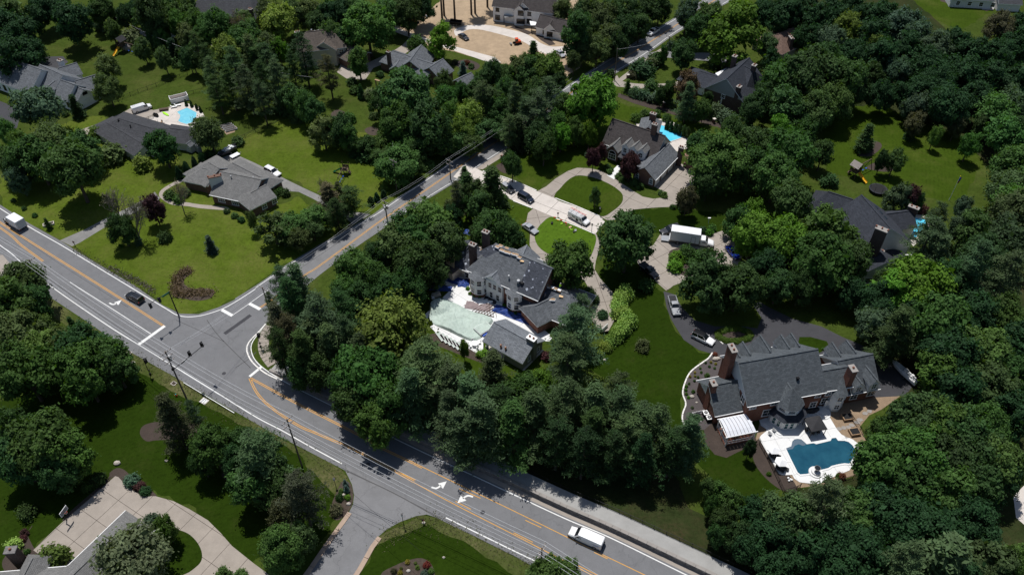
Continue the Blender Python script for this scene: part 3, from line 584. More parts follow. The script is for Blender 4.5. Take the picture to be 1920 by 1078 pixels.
# ------------------------------------------------------------------ pools and decks (each pool a thing: coping, water, shell)
def pool(label, pix, wmat, deck, dmat, zd, slabdir=None, slabsz=3, smooth=False, depth=.35, coping='concrete_pale', group=None, dsmooth=False):
    c = P(sum(p[0] for p in pix) / len(pix), sum(p[1] for p in pix) / len(pix)); t = thing('swimming_pool', label, 'swimming pool', c, 0, group)
    pl = plan(pix, 0, smooth); L = lambda q: [(x - c.x, y - c.y) for x, y in q]
    MB().prism(L(pl), zd - .02, zd + .005).build('water', wmat, t)
    A = sum(pl[i][0] * pl[(i + 1) % len(pl)][1] - pl[(i + 1) % len(pl)][0] * pl[i][1] for i in range(len(pl))); q = pl if A > 0 else pl[::-1]
    ring = L(q + q[:2]); ribbon(ring[:-1], .34, zd - .05, zd + .05, MB(), -.14).build('coping', coping, t)
    r_ = slab_root('pool_deck'); dp = plan(deck, 0, dsmooth); MB().prism(dp, .0, zd - .065).build('deck_base', 'concrete_grey', r_)
    if slabdir: slabs(r_, dp, slabdir[0], slabdir[1], slabsz, zd - .03, dmat, .035, .03)
    else: MB().prism(dp, zd - .06, zd - .03).build('deck_surface', dmat, r_)
    return t
pool('pale aqua pool with cut corners behind the charcoal ranch roof', [(332, 211), (341, 207), (351, 203), (369, 212), (368, 222), (362, 230), (350, 234), (340, 231), (334, 228), (337, 223), (338, 217)], 'water_aqua', pool_apron, 'concrete_pale', .11, ((300, 240), (345, 194)), 3.6)
pool('bright cyan pool behind the brick house with three dormers', [(1232, 234), (1260, 241), (1268, 239), (1286, 246), (1286, 256), (1270, 262), (1257, 266), (1245, 265), (1236, 256)], 'water_cyan', [(1190, 228), (1202, 222), (1232, 222), (1262, 230), (1292, 241), (1290, 262), (1300, 275), (1270, 285), (1240, 275), (1200, 250)], 'concrete_pale', .11)
pool('narrow turquoise pool half hidden beside the navy roofed house', [(1715, 409), (1726, 410), (1740, 415), (1730, 432), (1717, 446), (1709, 441), (1708, 430)], 'water_cyan', [(1712, 402), (1730, 404), (1745, 410), (1742, 425), (1728, 450), (1712, 462), (1700, 445), (1702, 430)], 'concrete_pale', .11)
p14 = [(1473, 841), (1483, 837), (1485, 828), (1489, 824), (1495, 823), (1502, 824), (1508, 829), (1512, 833), (1525, 831), (1530, 833), (1557, 826.5), (1559, 822), (1567, 821), (1571, 826.5), (1583, 826.5), (1591, 829), (1598, 835), (1604, 845), (1603, 853), (1598, 862), (1592, 870), (1583, 869), (1571, 871), (1559, 874), (1553, 878), (1537, 882), (1513, 889), (1500, 890), (1495, 886), (1483, 862)]
deck14 = [(1423, 822), (1427, 816), (1437, 808), (1433, 795), (1430, 786), (1450, 776), (1506, 770), (1551, 769), (1554, 780), (1569, 805), (1578, 815), (1599, 824), (1608, 831), (1619, 831), (1626, 839), (1625, 846), (1617, 852), (1607, 866), (1592, 882), (1553, 898), (1546, 904), (1530, 907), (1515, 906), (1499, 904), (1489, 897), (1485, 890), (1467, 891), (1460, 888), (1440, 852)]
pt = pool('deep blue freeform pool with white deck behind the large brick mansion', p14, 'water_deep', deck14, 'concrete_white', .12, ((1440, 850), (1555, 828)), 2.7, coping='concrete_white')
c = pt.location
MB().prism([(x - c.x, y - c.y) for x, y in plan([(1485, 830), (1489, 825), (1495, 823.5), (1502, 825), (1508, 830), (1511, 834), (1505, 836), (1497, 833), (1490, 836), (1486, 842), (1474, 844), (1474, 841), (1483, 838)])], .10, .135).build('tanning_ledge', 'pane_blue', pt)
pool('turquoise pool glimpsed through trees behind the grey roofed house at the top', [(395, 72), (406, 66), (412, 74), (408, 84), (398, 82)], 'water_aqua', [(388, 68), (408, 58), (420, 70), (416, 92), (396, 90)], 'concrete_pale', .11)
# patio of the house being reroofed
patio = [(820, 527), (832, 512), (850, 512), (878, 512), (905, 530), (950, 560), (975, 580), (1036, 632), (1030, 640), (1020, 640), (990, 640), (930, 640), (906, 640), (906, 664), (899, 666), (880, 654), (850, 642), (825, 632), (800, 606), (797, 590), (812, 575), (830, 558), (848, 541)]
r_ = slab_root('patio'); slabs(r_, plan(patio), (800, 600), (899, 664), 3.4, .07, 'concrete_white', .04, .07)
SH('patio_bed', [(872, 534), (880, 532), (884, 546), (894, 555), (912, 557), (912, 548), (884, 522), (873, 524)], .085, 'mulch')
SH('patio_bed', [(940, 568), (948, 580), (960, 590), (985, 592), (985, 580), (950, 560)], .085, 'mulch')
# ------------------------------------------------------------------ houses
_wm = {}
class House:
    def __init__(s, name, label, px, py, cat='house', wall='brick_red', roof='shingle_grey'):
        s.b = P(px, py); s.t = thing(name, label, cat, s.b); s.wall = wall; s.roof = roof
    def loc(s, mb):
        b = s.b; mb.v = [(x - b.x, y - b.y, z) for x, y, z in mb.v]; return mb
    def blk(s, R1, R2, E, ze, pitch=.6, zr=None, hw=None, ends='gg', roof=None, wall=None, ov=.45, z0=0.0, gable=None, walls=True, gut=False, hipk=1.0, trim='white_trim', th=.22, name='roof', longer=0.0):
        roof = roof or s.roof; wall = wall or s.wall
        def hwf(z):
            a, b, e = P(*R1, z), P(*R2, z), P(*E, ze); d = (b - a).xy.normalized(); return abs((e - a).xy.dot(Vector((-d.y, d.x))))
        if isinstance(R1, Vector): a_, b_ = R1, R2
        elif zr is None:
            lo, hi = ze + .3, ze + 10
            for _ in range(40):
                m = (lo + hi) / 2
                if (m - ze) / max(.3, hwf(m)) < pitch: lo = m
                else: hi = m
            zr = lo
        if hw is None: hw = hwf(zr)
        a, b = (R1, R2) if isinstance(R1, Vector) else (P(*R1, zr), P(*R2, zr)); d = (b - a).xy.normalized(); n = Vector((-d.y, d.x)); L = (b - a).xy.length + longer
        sl = (zr - ze) / hw; es = 1
        if E is not None and (P(*E, ze) - a).xy.dot(n) < 0: es = -1
        B = dict(a=a.xy.copy(), d=d, n=n * es, L=L, hw=hw, ze=ze, zr=zr, ov=ov, sl=sl, ends=ends, z0=z0)
        W = lambda u, v, z: (a.x + d.x * u + B['n'].x * v, a.y + d.y * u + B['n'].y * v, z)
        B['W'] = W
        ext = hw * hipk; u0 = -ext if ends[0] == 'h' else 0; u1 = L + ext if ends[1] == 'h' else L
        B['u0'], B['u1'] = u0, u1
        top = [W(u0, hw, ze), W(u0, -hw, ze), W(u1, hw, ze), W(u1, -hw, ze), W(0, 0, zr), W(L, 0, zr)]
        bot = [(x, y, z - th) for x, y, z in top]; mb = MB(); T = top; Q = bot
        def f(*p):
            p = [Vector(q) for q in p]; mb.face(p)
        mb.cur = 0; fl = (B['n'].x * d.y - B['n'].y * d.x) > 0
        def tri(pts, up=True):
            v = [Vector(q) for q in pts]; nn = (v[1] - v[0]).cross(v[2] - v[0])
            if (nn.z < 0) == up: v = v[::-1]
            mb.face(v)
        tri([T[0], T[4], T[5], T[2]]); tri([T[1], T[4], T[5], T[3]])
        if ends[0] == 'h': tri([T[0], T[1], T[4]])
        if ends[1] == 'h': tri([T[2], T[3], T[5]])
        mb.cur = 1
        tri([Q[0], Q[4], Q[5], Q[2]], False); tri([Q[1], Q[4], Q[5], Q[3]], False)
        if ends[0] == 'h': tri([Q[0], Q[1], Q[4]], False)
        if ends[1] == 'h': tri([Q[2], Q[3], Q[5]], False)
        rim = [(0, 2), (1, 3)] + ([(0, 1)] if ends[0] == 'h' else [(0, 4), (4, 1)]) + ([(2, 3)] if ends[1] == 'h' else [(2, 5), (5, 3)])
        for i, j in rim: mb.face([T[i], T[j], Q[j], Q[i]])
        B['roof'] = s.loc(mb).build(name, [roof, trim], s.t)
        if walls:
            wv = hw - ov; wu0 = u0 + ov if ends[0] == 'h' else ov * .8; wu1 = u1 - ov if ends[1] == 'h' else L - ov * .8; zt = ze + ov * sl - th + .02; za = zr - th + .02
            B['wu0'], B['wu1'], B['wv'], B['zt'] = wu0, wu1, wv, zt
            m = MB()
            for sgn in (1, -1): m.face([W(wu0, sgn * wv, z0), W(wu1, sgn * wv, z0), W(wu1, sgn * wv, zt), W(wu0, sgn * wv, zt)])
            for u, e in ((wu0, ends[0]), (wu1, ends[1])):
                m.face([W(u, -wv, z0), W(u, wv, z0), W(u, wv, zt), W(u, -wv, zt)])
                if e == 'g':
                    g0 = MB() if gable else m; g0.face([W(u, wv, zt), W(u, 0, za), W(u, -wv, zt)])
                    if gable: s.loc(g0).build('gable_wall', gable, s.t)
            s.loc(m).build('wall', wall, s.t)
        if gut:
            for sgn in (1, -1):
                a_, b_ = Vector(W(u0, sgn * (hw + .06), ze - .1)), Vector(W(u1, sgn * (hw + .06), ze - .1)); m = MB()
                m.box((a_ + b_) / 2, ((b_ - a_).length, .13, .13), math.atan2(d.y, d.x)); s.loc(m).build('gutter', 'white_trim', s.t)
        # ridge cap
        m = MB(); a_, b_ = Vector(W(0, 0, zr + .02)), Vector(W(L, 0, zr + .02)); m.box((a_ + b_) / 2, ((b_ - a_).length, .32, .07), math.atan2(d.y, d.x)); s.loc(m).build('ridge_cap', roof, s.t)
        return B
    def _place(s, o, p, nrm):
        o.parent = s.t; o.location = (p[0] - s.b.x, p[1] - s.b.y, p[2]); o.rotation_euler = (0, 0, math.atan2(nrm[1], nrm[0]) + math.pi / 2)
    def win(s, B, side, u, z, w_=1.1, h=1.5, pane='pane_dark', frame='white_trim', bars=1, name='window', arch=False):
        """window at wall side E/O (u metres from end A) or A/B (u metres from the middle)"""
        d, n = B['d'], B['n']
        if side in 'EO':
            k = 1 if side == 'E' else -1; p = B['W'](u, k * (B['wv'] + .03), z); nr = n * k
        else:
            uu, k = (B['wu0'] - .03, -1) if side == 'A' else (B['wu1'] + .03, 1); p = B['W'](uu, u, z); nr = d * k
        s.win_at(p, nr, w_, h, pane, frame, bars, name, arch)
    def win_at(s, p, nr, w_=1.1, h=1.5, pane='pane_dark', frame='white_trim', bars=1, name='window', arch=False):
        key = (round(w_, 2), round(h, 2), pane, frame, bars, arch)
        if key not in _wm:
            f = MB(); t = .13
            for x in (-w_ / 2, w_ / 2): f.box((x, 0, 0), (t, .12, h + t))
            f.box((0, -.02, -h / 2), (w_ + t + .12, .2, t * .99)); f.box((0, 0, h / 2), (w_ - t, .118, t))
            if bars: f.box((0, 0, 0), (w_ - t, .1, .06))
            for k in range(1, bars):
                f.box((-w_ / 2 + w_ * k / bars, 0, 0), (.06, .104, h - t))
            if arch:
                for k in range(6):
                    a0, a1 = math.pi * k / 6, math.pi * (k + 1) / 6; r0 = w_ / 2
                    f.cyl((math.cos(a0) * r0, 0, h / 2 + math.sin(a0) * r0), (math.cos(a1) * r0, 0, h / 2 + math.sin(a1) * r0), .08, None, 5)
            q = MB(); q.box((0, .02, 0), (w_, .05, h))
            if arch:
                for k in range(6):
                    a0, a1 = math.pi * k / 6, math.pi * (k + 1) / 6; r0 = w_ / 2
                    q.face([(0, -.005, h / 2), (math.cos(a1) * r0, -.005, h / 2 + math.sin(a1) * r0), (math.cos(a0) * r0, -.005, h / 2 + math.sin(a0) * r0)])
            _wm[key] = (f.mesh(name + '_frame', frame, uv=False), q.mesh('pane', pane, uv=False))
        o = link(name, _wm[key][0]); s._place(o, p, nr); link('pane', _wm[key][1], o)
    def door(s, B, side, u, w_=2.6, h=2.2, mat='white_trim', name='garage_door', z=None):
        d, n = B['d'], B['n']; z = B['z0'] + h / 2 if z is None else z
        if side in 'EO': k = 1 if side == 'E' else -1; p = B['W'](u, k * (B['wv'] + .04), z); nr = n * k
        else:
            uu, k = (B['wu0'] - .04, -1) if side == 'A' else (B['wu1'] + .04, 1); p = B['W'](uu, u, z); nr = d * k
        m = MB(); m.box((0, 0, 0), (w_, .08, h))
        for k in range(4): m.box((0, -.05, -h / 2 + h * (k + .5) / 4), (w_ - .15, .03, h / 4 - .1))
        o = m.build(name, mat); s._place(o, p, nr)
        if name == 'door': 
            kx = MB(); kx.ball((w_ / 2 - .12, -.1, -.05), .05); kx.build('handle', 'chrome', o, uv=False)
    def chim(s, px, py, z, w_=1.2, d_=.9, like=None, rz=0.0, mat=None, z0=0.0, flues=2, cap='stone_cap', name='chimney'):
        p = P(px, py, z); rz = math.atan2(like['d'].y, like['d'].x) + rz if like else rz
        c = MB(); c.box((0, 0, (z0 + z) / 2 - .12), (w_, d_, z - z0 - .24)); o = c.build(name, mat or s.wall, s.t)
        o.location = (p.x - s.b.x, p.y - s.b.y, 0); o.rotation_euler = (0, 0, rz)
        MB().box((0, 0, z - .12), (w_ + .2, d_ + .2, .22)).build('chimney_cap', cap, o)
        for k in range(flues):
            x = (k - (flues - 1) / 2) * w_ * .5; MB().box((x, 0, z + .13), (.34, .34, .3)).cyl((x, 0, z + .27), (x, 0, z + .42), .1, .16, 6).build('flue', 'terracotta', o)
        return o
    def patch(s, B, side, u0, u1, s0, s1, mat, name='roof_patch', z=.035, skew=0.0, rag=.15):
        k = 1 if side == 'E' else -1; m = MB(); nx = 8; hw = B['hw']; rnd = random.Random(int(u0 * 100 + s1 * 37))
        pts = []
        for i in range(nx + 1): pts.append((u0 + (u1 - u0) * i / nx, s0 + rnd.uniform(0, rag) * .12))
        for i in range(nx + 1): pts.append((u1 + skew - (u1 - u0) * i / nx, s1 - rnd.uniform(0, rag) * .25))
        Q = [B['W'](u, k * hw * t, B['zr'] - (B['zr'] - B['ze']) * t + z) for u, t in pts]
        top = Q[:nx + 1]; bot = Q[nx + 1:][::-1]
        for i in range(nx):
            v = [Vector(top[i]), Vector(top[i + 1]), Vector(bot[i + 1]), Vector(bot[i])]
            if (v[1] - v[0]).cross(v[2] - v[0]).z < 0: v = v[::-1]
            m.face(v)
        return s.loc(m).build(name, mat, s.t)
    def part(s, mb, name, mat, parent=None, **k):
        return s.loc(mb).build(name, mat, parent or s.t, **k)
    def vent(s, px, py, z, r=.3, mat='black_metal'):
        p = P(px, py, z); m = MB(); m.cyl(p - Vector((0, 0, .5)), p + Vector((0, 0, .12)), r * .6, None, 7).cyl(p + Vector((0, 0, .1)), p + Vector((0, 0, .26)), r, r * .7, 8); s.part(m, 'roof_vent', mat, uv=False)
def onroof(B, side, u, t, dz=0.0):
    k = 1 if side == 'E' else -1
    return Vector(B['W'](u, k * B['hw'] * t, B['zr'] - (B['zr'] - B['ze']) * t + dz))

# --- large brick mansion (lower right)
h = House('brick_mansion', 'very large red brick mansion with long grey green roof behind the deep blue pool', 1480, 730, wall='brick_red', roof='shingle_green')
A = h.blk((1385, 680), (1534, 654), (1404, 762), 6.0, .82, gable='siding_white', gut=True)
Bm = h.blk((1540, 695), (1592, 686), (1566, 731), 5.6, .8, gut=True)
C = h.blk((1570, 676), (1637, 663), (1649, 729), 3.3, .85, gable='siding_white', gut=True)
D = h.blk((1329, 723), (1392, 711), (1343.6, 780), 3.1, .85, gable='siding_white', gut=True)
h.chim(1374, 652, A['zr'] + 1.9, 2.2, 1.1, A, R(90), flues=2); h.chim(1338, 717, D['zr'] + 1.3, 1.6, 1.0, D, R(90), flues=1); h.chim(1600, 690, Bm['zr'] + 2.2, 1.7, 1.1, Bm, R(90), flues=1, z0=4)
for r1, r2, B_, hw, zr in (((1392, 640), (1407.6, 665), A, 1.35, 9.3), ((1464, 627), (1480.7, 652), A, 1.35, 9.3), ((1483, 624), (1499.6, 648.5), A, 1.35, 9.3), ((1376, 650), (1388, 669), A, 1.35, 9.3), ((1425.5, 628), (1445, 659), A, 3.0, 9.7),
                           ((1560, 641), (1577, 667), C, 1.35, 6.7), ((1586.6, 637), (1605.5, 661), C, 1.35, 6.7)):
    h.blk(r1, r2, None, zr - hw * 1.25, zr=zr, hw=hw, wall='siding_white', z0=zr - hw * 1.25 - 2.2, ov=.2, th=.12, name='dormer_roof')
for r1, r2, zr in (((1645.5, 713), (1621.8, 683), 6.6), ((1616.4, 719), (1603, 702), 6.3)):
    q = h.blk(r1, r2, None, zr - 1.3, zr=zr, hw=1.25, wall='siding_white', z0=zr - 3.2, ov=.2, th=.12, name='dormer_roof'); h.win(q, 'A', 0, zr - 2.0, 1.1, 1.5, bars=2)
for u in (1.6, 6.0): h.win(A, 'E', u, 5.0, 1.3, 1.2, bars=2)
h.win(A, 'E', 5.4, 2.2, 2.4, 1.9, bars=2)
for u in (15.3, 17.5): h.win(A, 'E', u, 4.9, 1.2, 1.3, bars=2)
h.win(A, 'E', 15.0, 2.0, 1.4, 1.6, bars=2); h.door(A, 'E', 18.3, 1.3, 2.5, 'white_trim', 'door'); h.win(A, 'A', 4.2, 2.0, 1.3, 2.2, bars=2); h.win(A, 'A', 4.2, 5.2, 1.3, 1.8, bars=2); h.win(A, 'A', 1.8, 5.2, 1.2, 1.8, bars=2)
for u in (1.2, 5.0): h.win(C, 'E', u + 1.5, 1.8, 1.5, 1.6, bars=2)
h.win(Bm, 'E', 1.0, 2.0, 1.4, 1.7, bars=2)
# octagonal garden room: upper storey, roofs, lower room, steps
ctr = P(1481, 750, 5.5).xy
def octa(c, r, ph=.39): return [(c.x + r * math.cos(ph + k * math.pi / 4), c.y + r * math.sin(ph + k * math.pi / 4)) for k in range(8)]
c2 = ctr
h.part(MB().prism(octa(c2, 2.55), 0, 5.6), 'upper_bay', 'siding_white'); h.part(MB().prism(octa(c2, 3.4), .3, 2.9), 'garden_room', 'siding_white')
m = MB(); o1, o2 = octa(c2, 2.85), octa(c2, 2.6)
for k in range(8): m.face([o1[k] + (5.5,), o1[(k + 1) % 8] + (5.5,), (c2.x, c2.y + .5, 8.5)]); m.face([o1[(k + 1) % 8] + (5.5,), o1[k] + (5.5,), o2[k] + (5.4,), o2[(k + 1) % 8] + (5.4,)])
h.part(m, 'bay_roof', 'shingle_green'); m = MB(); o1, o2 = octa(c2, 3.9), octa(c2, 2.57)
for k in range(8): m.face([o1[k] + (2.9,), o1[(k + 1) % 8] + (2.9,), o2[(k + 1) % 8] + (3.8,), o2[k] + (3.8,)]); m.face([o1[(k + 1) % 8] + (2.9,), o1[k] + (2.9,), o2[k] + (2.85,), o2[(k + 1) % 8] + (2.85,)])
h.part(m, 'skirt_roof', 'shingle_navy')
h.blk((1485.5, 732), (1470, 706), None, 6.0, zr=8.0, hw=2.4, wall='siding_white', z0=4, ov=.3, name='bay_roof')
for k in (5, 6, 7, 4):
    t = .39 + (k + .5) * math.pi / 4; nr = Vector((math.cos(t), math.sin(t)))
    p = c2 + nr * (2.55 * .924 + .03); h.win_at((p.x, p.y, 4.7), nr, 1.4, .8, bars=1)
    q = c2 + nr * (3.4 * .924 + .03)
    for s_ in (-.52, .52): h.win_at((q.x - nr.y * s_, q.y + nr.x * s_, 1.55), nr, .7, 1.8, pane='pane_teal' if k < 6 else 'pane_dark', bars=1, name='french_window')
for i, r in enumerate((5.3, 4.8, 4.3)): h.part(MB().prism(octa(c2, r), .06, .16 + .1 * i), 'step', 'concrete_white')
pb = P(1574, 732, 5.0).xy
h.part(MB().prism(octa(pb, 1.5), 0, 4.9), 'bay_window_wall', 'siding_white'); m = MB(); o1 = octa(pb, 1.85)
for k in range(8): m.face([o1[k] + (4.9,), o1[(k + 1) % 8] + (4.9,), (pb.x + .3, pb.y + 1.4, 6.9)])
h.part(m, 'bay_roof', 'shingle_green')
for k in (5, 6):
    t = .39 + (k + .5) * math.pi / 4; nr = Vector((math.cos(t), math.sin(t))); p = pb + nr * (1.5 * .924 + .03)
    for z in (4.0, 1.6): h.win_at((p.x, p.y, z), nr, 1.0, 1.2, bars=2)
for px, py, z in ((1414, 684, A['zr'] - 1.2), (1512, 664, A['zr'] - 1.2), (1608.5, 674, C['zr'] - 1.0), (1496, 709, 8.5)): h.vent(px, py, z, .38)
MANSION = h; MA = A

# --- house being reroofed (centre)
h = House('brick_house_under_reroofing', 'large brick and white house being reroofed with bundles and workers on its roof', 950, 540, wall='brick_red', roof='shingle_grey')
A = h.blk((931, 460), (1036, 503), (985, 554), 5.8, .85, ends='hg', gut=True, hipk=.75)
h.patch(A, 'E', A['L'] * .62, A['L'] * .98, .03, .99, 'underlayment'); h.patch(A, 'E', -1, A['L'] * .12, .02, .45, 'underlayment', skew=-3)
F = h.blk((921, 518), (941, 499), (945, 540), 5.2, .75, wall='siding_white', ov=.35, longer=3, roof='shingle_pool')
for u in (-2.2, -.6, .7, 2.1): h.win(F, 'A', u, 4.3, 1.0, 1.5)
for u in (-2.0, -.3, 1.5): h.win(F, 'A', u, 1.4, .9, 1.8)
G = h.blk((988, 459), (976, 486), (1010, 489), 5.4, .9, roof='shingle_pool')
# bays facing the patio
for px, py, r, top in ((899, 529, 2.2, 5.4), (968, 557, 2.3, 5.3)):
    c = P(px, py, 3.0).xy; h.part(MB().prism(octa(c, r), .9, top), 'bay_wall', 'siding_white'); h.part(MB().prism(octa(c, r + .06), 0, .9), 'bay_base', 'brick_red')
    m = MB(); o1 = octa(c, r + .4)
    for k in range(8): m.face([o1[k] + (top - .05,), o1[(k + 1) % 8] + (top - .05,), (c.x + 1.0, c.y + 2.6, top + 2.0)])
    h.part(m, 'bay_roof', 'shingle_grey')
    for k in (4, 5, 6, 7):
        t = .39 + (k + .5) * math.pi / 4; nr = Vector((math.cos(t), math.sin(t))); p = c + nr * (r * .924 + .03)
        for z in (4.4, 1.9): h.win_at((p.x, p.y, z), nr, 1.1, 1.5)
Wg = h.blk((1004, 527), (1068, 551), (1036, 600), 2.9, .62, ends='gh', gut=True, hipk=.7)
W2 = h.blk((1003, 573), (1046, 552), None, 2.9, zr=5.4, hw=3.6, ends='hg', hipk=.5)
h.patch(Wg, 'E', .5, Wg['L'] * .72, .03, .97, 'underlayment', skew=-4)
Lw = h.blk((865, 452), (914, 471), (868, 506), 3.0, .62, gut=True, roof='underlayment', wall='siding_beige')
m = MB(); tb = [P(828, 499, 3.0), P(848, 511, 3.0), P(862, 501, 3.0), P(842, 487, 3.0)]
h.part(MB().prism([tuple(q.xy) for q in tb], 0, 2.85), 'terrace_wall', 'siding_beige'); h.part(MB().prism([tuple(P(x, y, 3.0).xy) for x, y in ((825, 499), (848, 514), (865, 501), (842, 484))], 2.86, 3.06), 'terrace_roof', 'shingle_charcoal')
a0, a1, a2, a3 = P(836, 494, 3.1), P(852, 503, 3.1), P(853, 474, 6.0), P(838, 478, 4.6)
m.face([a0, a1, a2, a3]); m.face([a3, a2, a1, a0]); h.part(m, 'plywood_sheathing', 'plywood')
m = MB(); b0, b1 = P(826, 498, 3.1), P(845, 469, 3.1); 
for t in np.linspace(0, 1, 9): q = b0.lerp(b1, t); m.box((q.x, q.y, 3.6), (.12, .12, 1.1))
m.cyl(b0 + Vector((0, 0, 1)), b1 + Vector((0, 0, 1)), .07, None, 5); h.part(m, 'terrace_railing', 'black_metal')
h.chim(910.6, 434, 12.5, 1.5, 1.1, A, mat='brick_dark'); h.chim(886, 457.6, 10.5, 1.5, 1.1, A, mat='brick_dark')
for u in (1.5, 4.5): h.win(Lw, 'E', u + 3, 1.3, 1.2, 1.6)
h.vent(972, 527, 7.6, .5, 'grey_metal'); h.vent(979, 531, 7.3, .5); h.vent(954, 518, 7.8, .25, 'galvanised')
h.win(Wg, 'B', 0, 1.5, 1.2, 1.4); h.win(A, 'B', -2.2, 4.4, 1.2, 1.5); h.win(A, 'B', 2.2, 4.4, 1.2, 1.5)
REROOF, RA, RW, RW2, RL = h, A, Wg, W2, Lw

# --- pool house
h = House('pool_house', 'open sided pool house with blue grey roof and pale chimney beside covered pool', 970, 645, 'pool house', wall='stone_grey', roof='shingle_pool')
A = h.blk((926, 603), (1002, 645), (980.4, 683), 2.7, .62, walls=False, ov=.5)
wd = A['hw'] - .5; Lh = A['L']
for poly, nm in (([A['W'](Lh * .55, -wd, 0), A['W'](Lh - .4, -wd, 0), A['W'](Lh - .4, wd, 0), A['W'](Lh * .55, wd, 0)], 'wall'), ):
    h.part(MB().prism([p[:2] for p in poly], 0, 2.75), nm, 'stone_grey')
m = MB(); q = [A['W'](Lh - .45, wd, 2.75), A['W'](Lh - .45, 0, A['zr'] - .2), A['W'](Lh - .45, -wd, 2.75)]; m.face(q); m.face(q[::-1]); h.part(m, 'gable_wall', 'stone_grey')
for u, v in ((.8, wd - .1), (.8, -wd + .1), (Lh * .28, wd - .1), (Lh * .5, wd - .1)):
    p = A['W'](u, v, 0); h.part(MB().box((p[0], p[1], .5), (.7, .7, 1.0)), 'column_base', 'stone_grey'); h.part(MB().box((p[0], p[1], 1.85), (.36, .36, 1.75)), 'column', 'white_trim')
h.chim(997, 633, A['zr'] + 1.1, 1.9, 1.2, A, mat='stone_grey', cap='white_trim'); A['wv'] = wd; A['wu0'] = .5; A['wu1'] = Lh - .42
for u in (-2.0, 1.2): h.win(A, 'B', u, 1.5, .9, 1.3)
p = A['W'](Lh * .3, 0, 0); h.part(MB().prism([A['W'](.2, -wd, 0)[:2], A['W'](Lh, -wd, 0)[:2], A['W'](Lh, wd, 0)[:2], A['W'](.2, wd, 0)[:2]], .02, .10), 'floor_slab', 'concrete_pale')
for px, py in ((939, 648), (948, 652.5)): q = P(px, py, 3.6); h.part(MB().cyl(q - Vector((0, 0, .6)), q + Vector((0, 0, .2)), .22, None, 8).ball(q + Vector((0, 0, .2)), .26, n=8, m=4), 'roof_vent', 'copper', uv=False)
for u, v in ((3.0, .5), (4.5, -.8), (6.0, .8)):
    p = A['W'](u, v, 0); h.part(MB().box((p[0], p[1], .5), (1.6, .7, .5), .4), 'lounge_seat', 'black_cloth')

# --- brick house with three dormers
h = House('dormer_house', 'brick house with steep dark roof and three white dormers above loop drive', 1190, 280, wall='brick_brown', roof='shingle_charcoal')
A = h.blk((1148, 222), (1248, 255), (1117, 265), 3.2, .95, gable='siding_pale', gut=True)
E_ = h.blk((1149, 272.5), (1166, 255), (1158, 288), 3.5, 1.0, ov=.35, roof='shingle_weathered'); h.win(E_, 'A', 0, 1.5, 2.2, 1.7, bars=3, arch=True)
for f_, b_ in (((1173, 270), (1180.5, 262)), ((1188, 274), (1195.2, 267.3)), ((1202.8, 279.4), (1209.5, 272.5))):
    q = h.blk(f_, b_, None, 5.2, zr=6.4, hw=1.25, wall='siding_white', z0=2.8, ov=.2, th=.12, name='dormer_roof', longer=1.2, roof='shingle_weathered'); h.win(q, 'A', 0, 4.2, 1.0, 1.5, bars=2)
Gw = h.blk((1208.7, 314), (1255, 268), (1229.5, 338), 2.8, .75, gut=True, roof='shingle_grey'); h.win(Gw, 'A', -2.0, 1.5, 1.0, 1.4, arch=True, pane='pane_teal'); h.win(Gw, 'A', 2.2, 1.5, 1.0, 1.4, arch=True, pane='pane_blue')
for u in (2.2, 6.0, 9.8, 13.6): h.door(Gw, 'E', u, 2.8, 2.2)
K = h.blk((1222, 218), (1216, 238), (1238.5, 240), 3.2, .8, ends='hg', roof='shingle_grey', hipk=.7)
h.chim(1225, 212.6, 7.6, 1.7, 1.0, A); h.chim(1228, 232.6, 11.0, 1.4, 1.0, A); h.chim(1277.7, 275.7, 6.0, 1.2, 1.0, A, mat='brick_dark')
for u in (2.0, 4.6): h.win(A, 'E', u, 1.5, 1.1, 1.6)
h.part(MB().prism([tuple(P(x, y, 3.2).xy) for x, y in ((1158, 292), (1212, 312), (1216, 302), (1164, 284))], 2.5, 2.8), 'porch_roof', 'shingle_slate')
for px, py in ((1158, 297), (1163, 300)): q = P(px, py); h.part(MB().box((q.x, q.y, 1.25), (.3, .3, 2.5)), 'porch_column', 'white_trim')
m = MB(); ribbon([P(1281, 313).xy, P(1310, 326).xy, P(1330, 334).xy], .4, 0, 1.5, m); h.part(m, 'garden_wall', 'brick_brown')

# --- navy roofed house on the right
h = House('navy_roofed_house', 'rambling white house with dark navy roof and tall chimney among right hand trees', 1640, 430, wall='siding_white', roof='shingle_navy')
A = h.blk((1615, 365), (1670, 428), (1706, 449), 4.6, .75, ov=.4)
h.blk((1553, 359), (1600, 374), None, 3.4, zr=7.6, hw=5.0, ends='hg', hipk=.7)
h.blk((1653, 402), (1712, 394), (1717, 427), 3.0, .7, ends='gg')
B_ = h.blk((1664, 492), (1647, 464), (1694, 505), 3.0, .7); h.win(B_, 'A', -2.0, 1.4, 2.6, 1.5, bars=3); h.door(B_, 'A', 2.2, 2.4, 2.1, 'wood_plain')
h.part(MB().prism([tuple(P(x, y, 3.6).xy) for x, y in ((1650, 462), (1690, 470), (1705, 486), (1664, 490))], 0, 3.6), 'flat_roof_wing', 'shingle_navy')
h.part(MB().prism([tuple(P(x, y, 3.0).xy) for x, y in ((1690, 478), (1716, 474), (1718, 484), (1686, 490))], 2.75, 3.0), 'porch_roof', 'white_trim')
for px, py in ((1706, 502), (1718, 492)): q = P(px, py); h.part(MB().box((q.x, q.y, 1.35), (.25, .25, 2.75)), 'porch_column', 'white_trim')
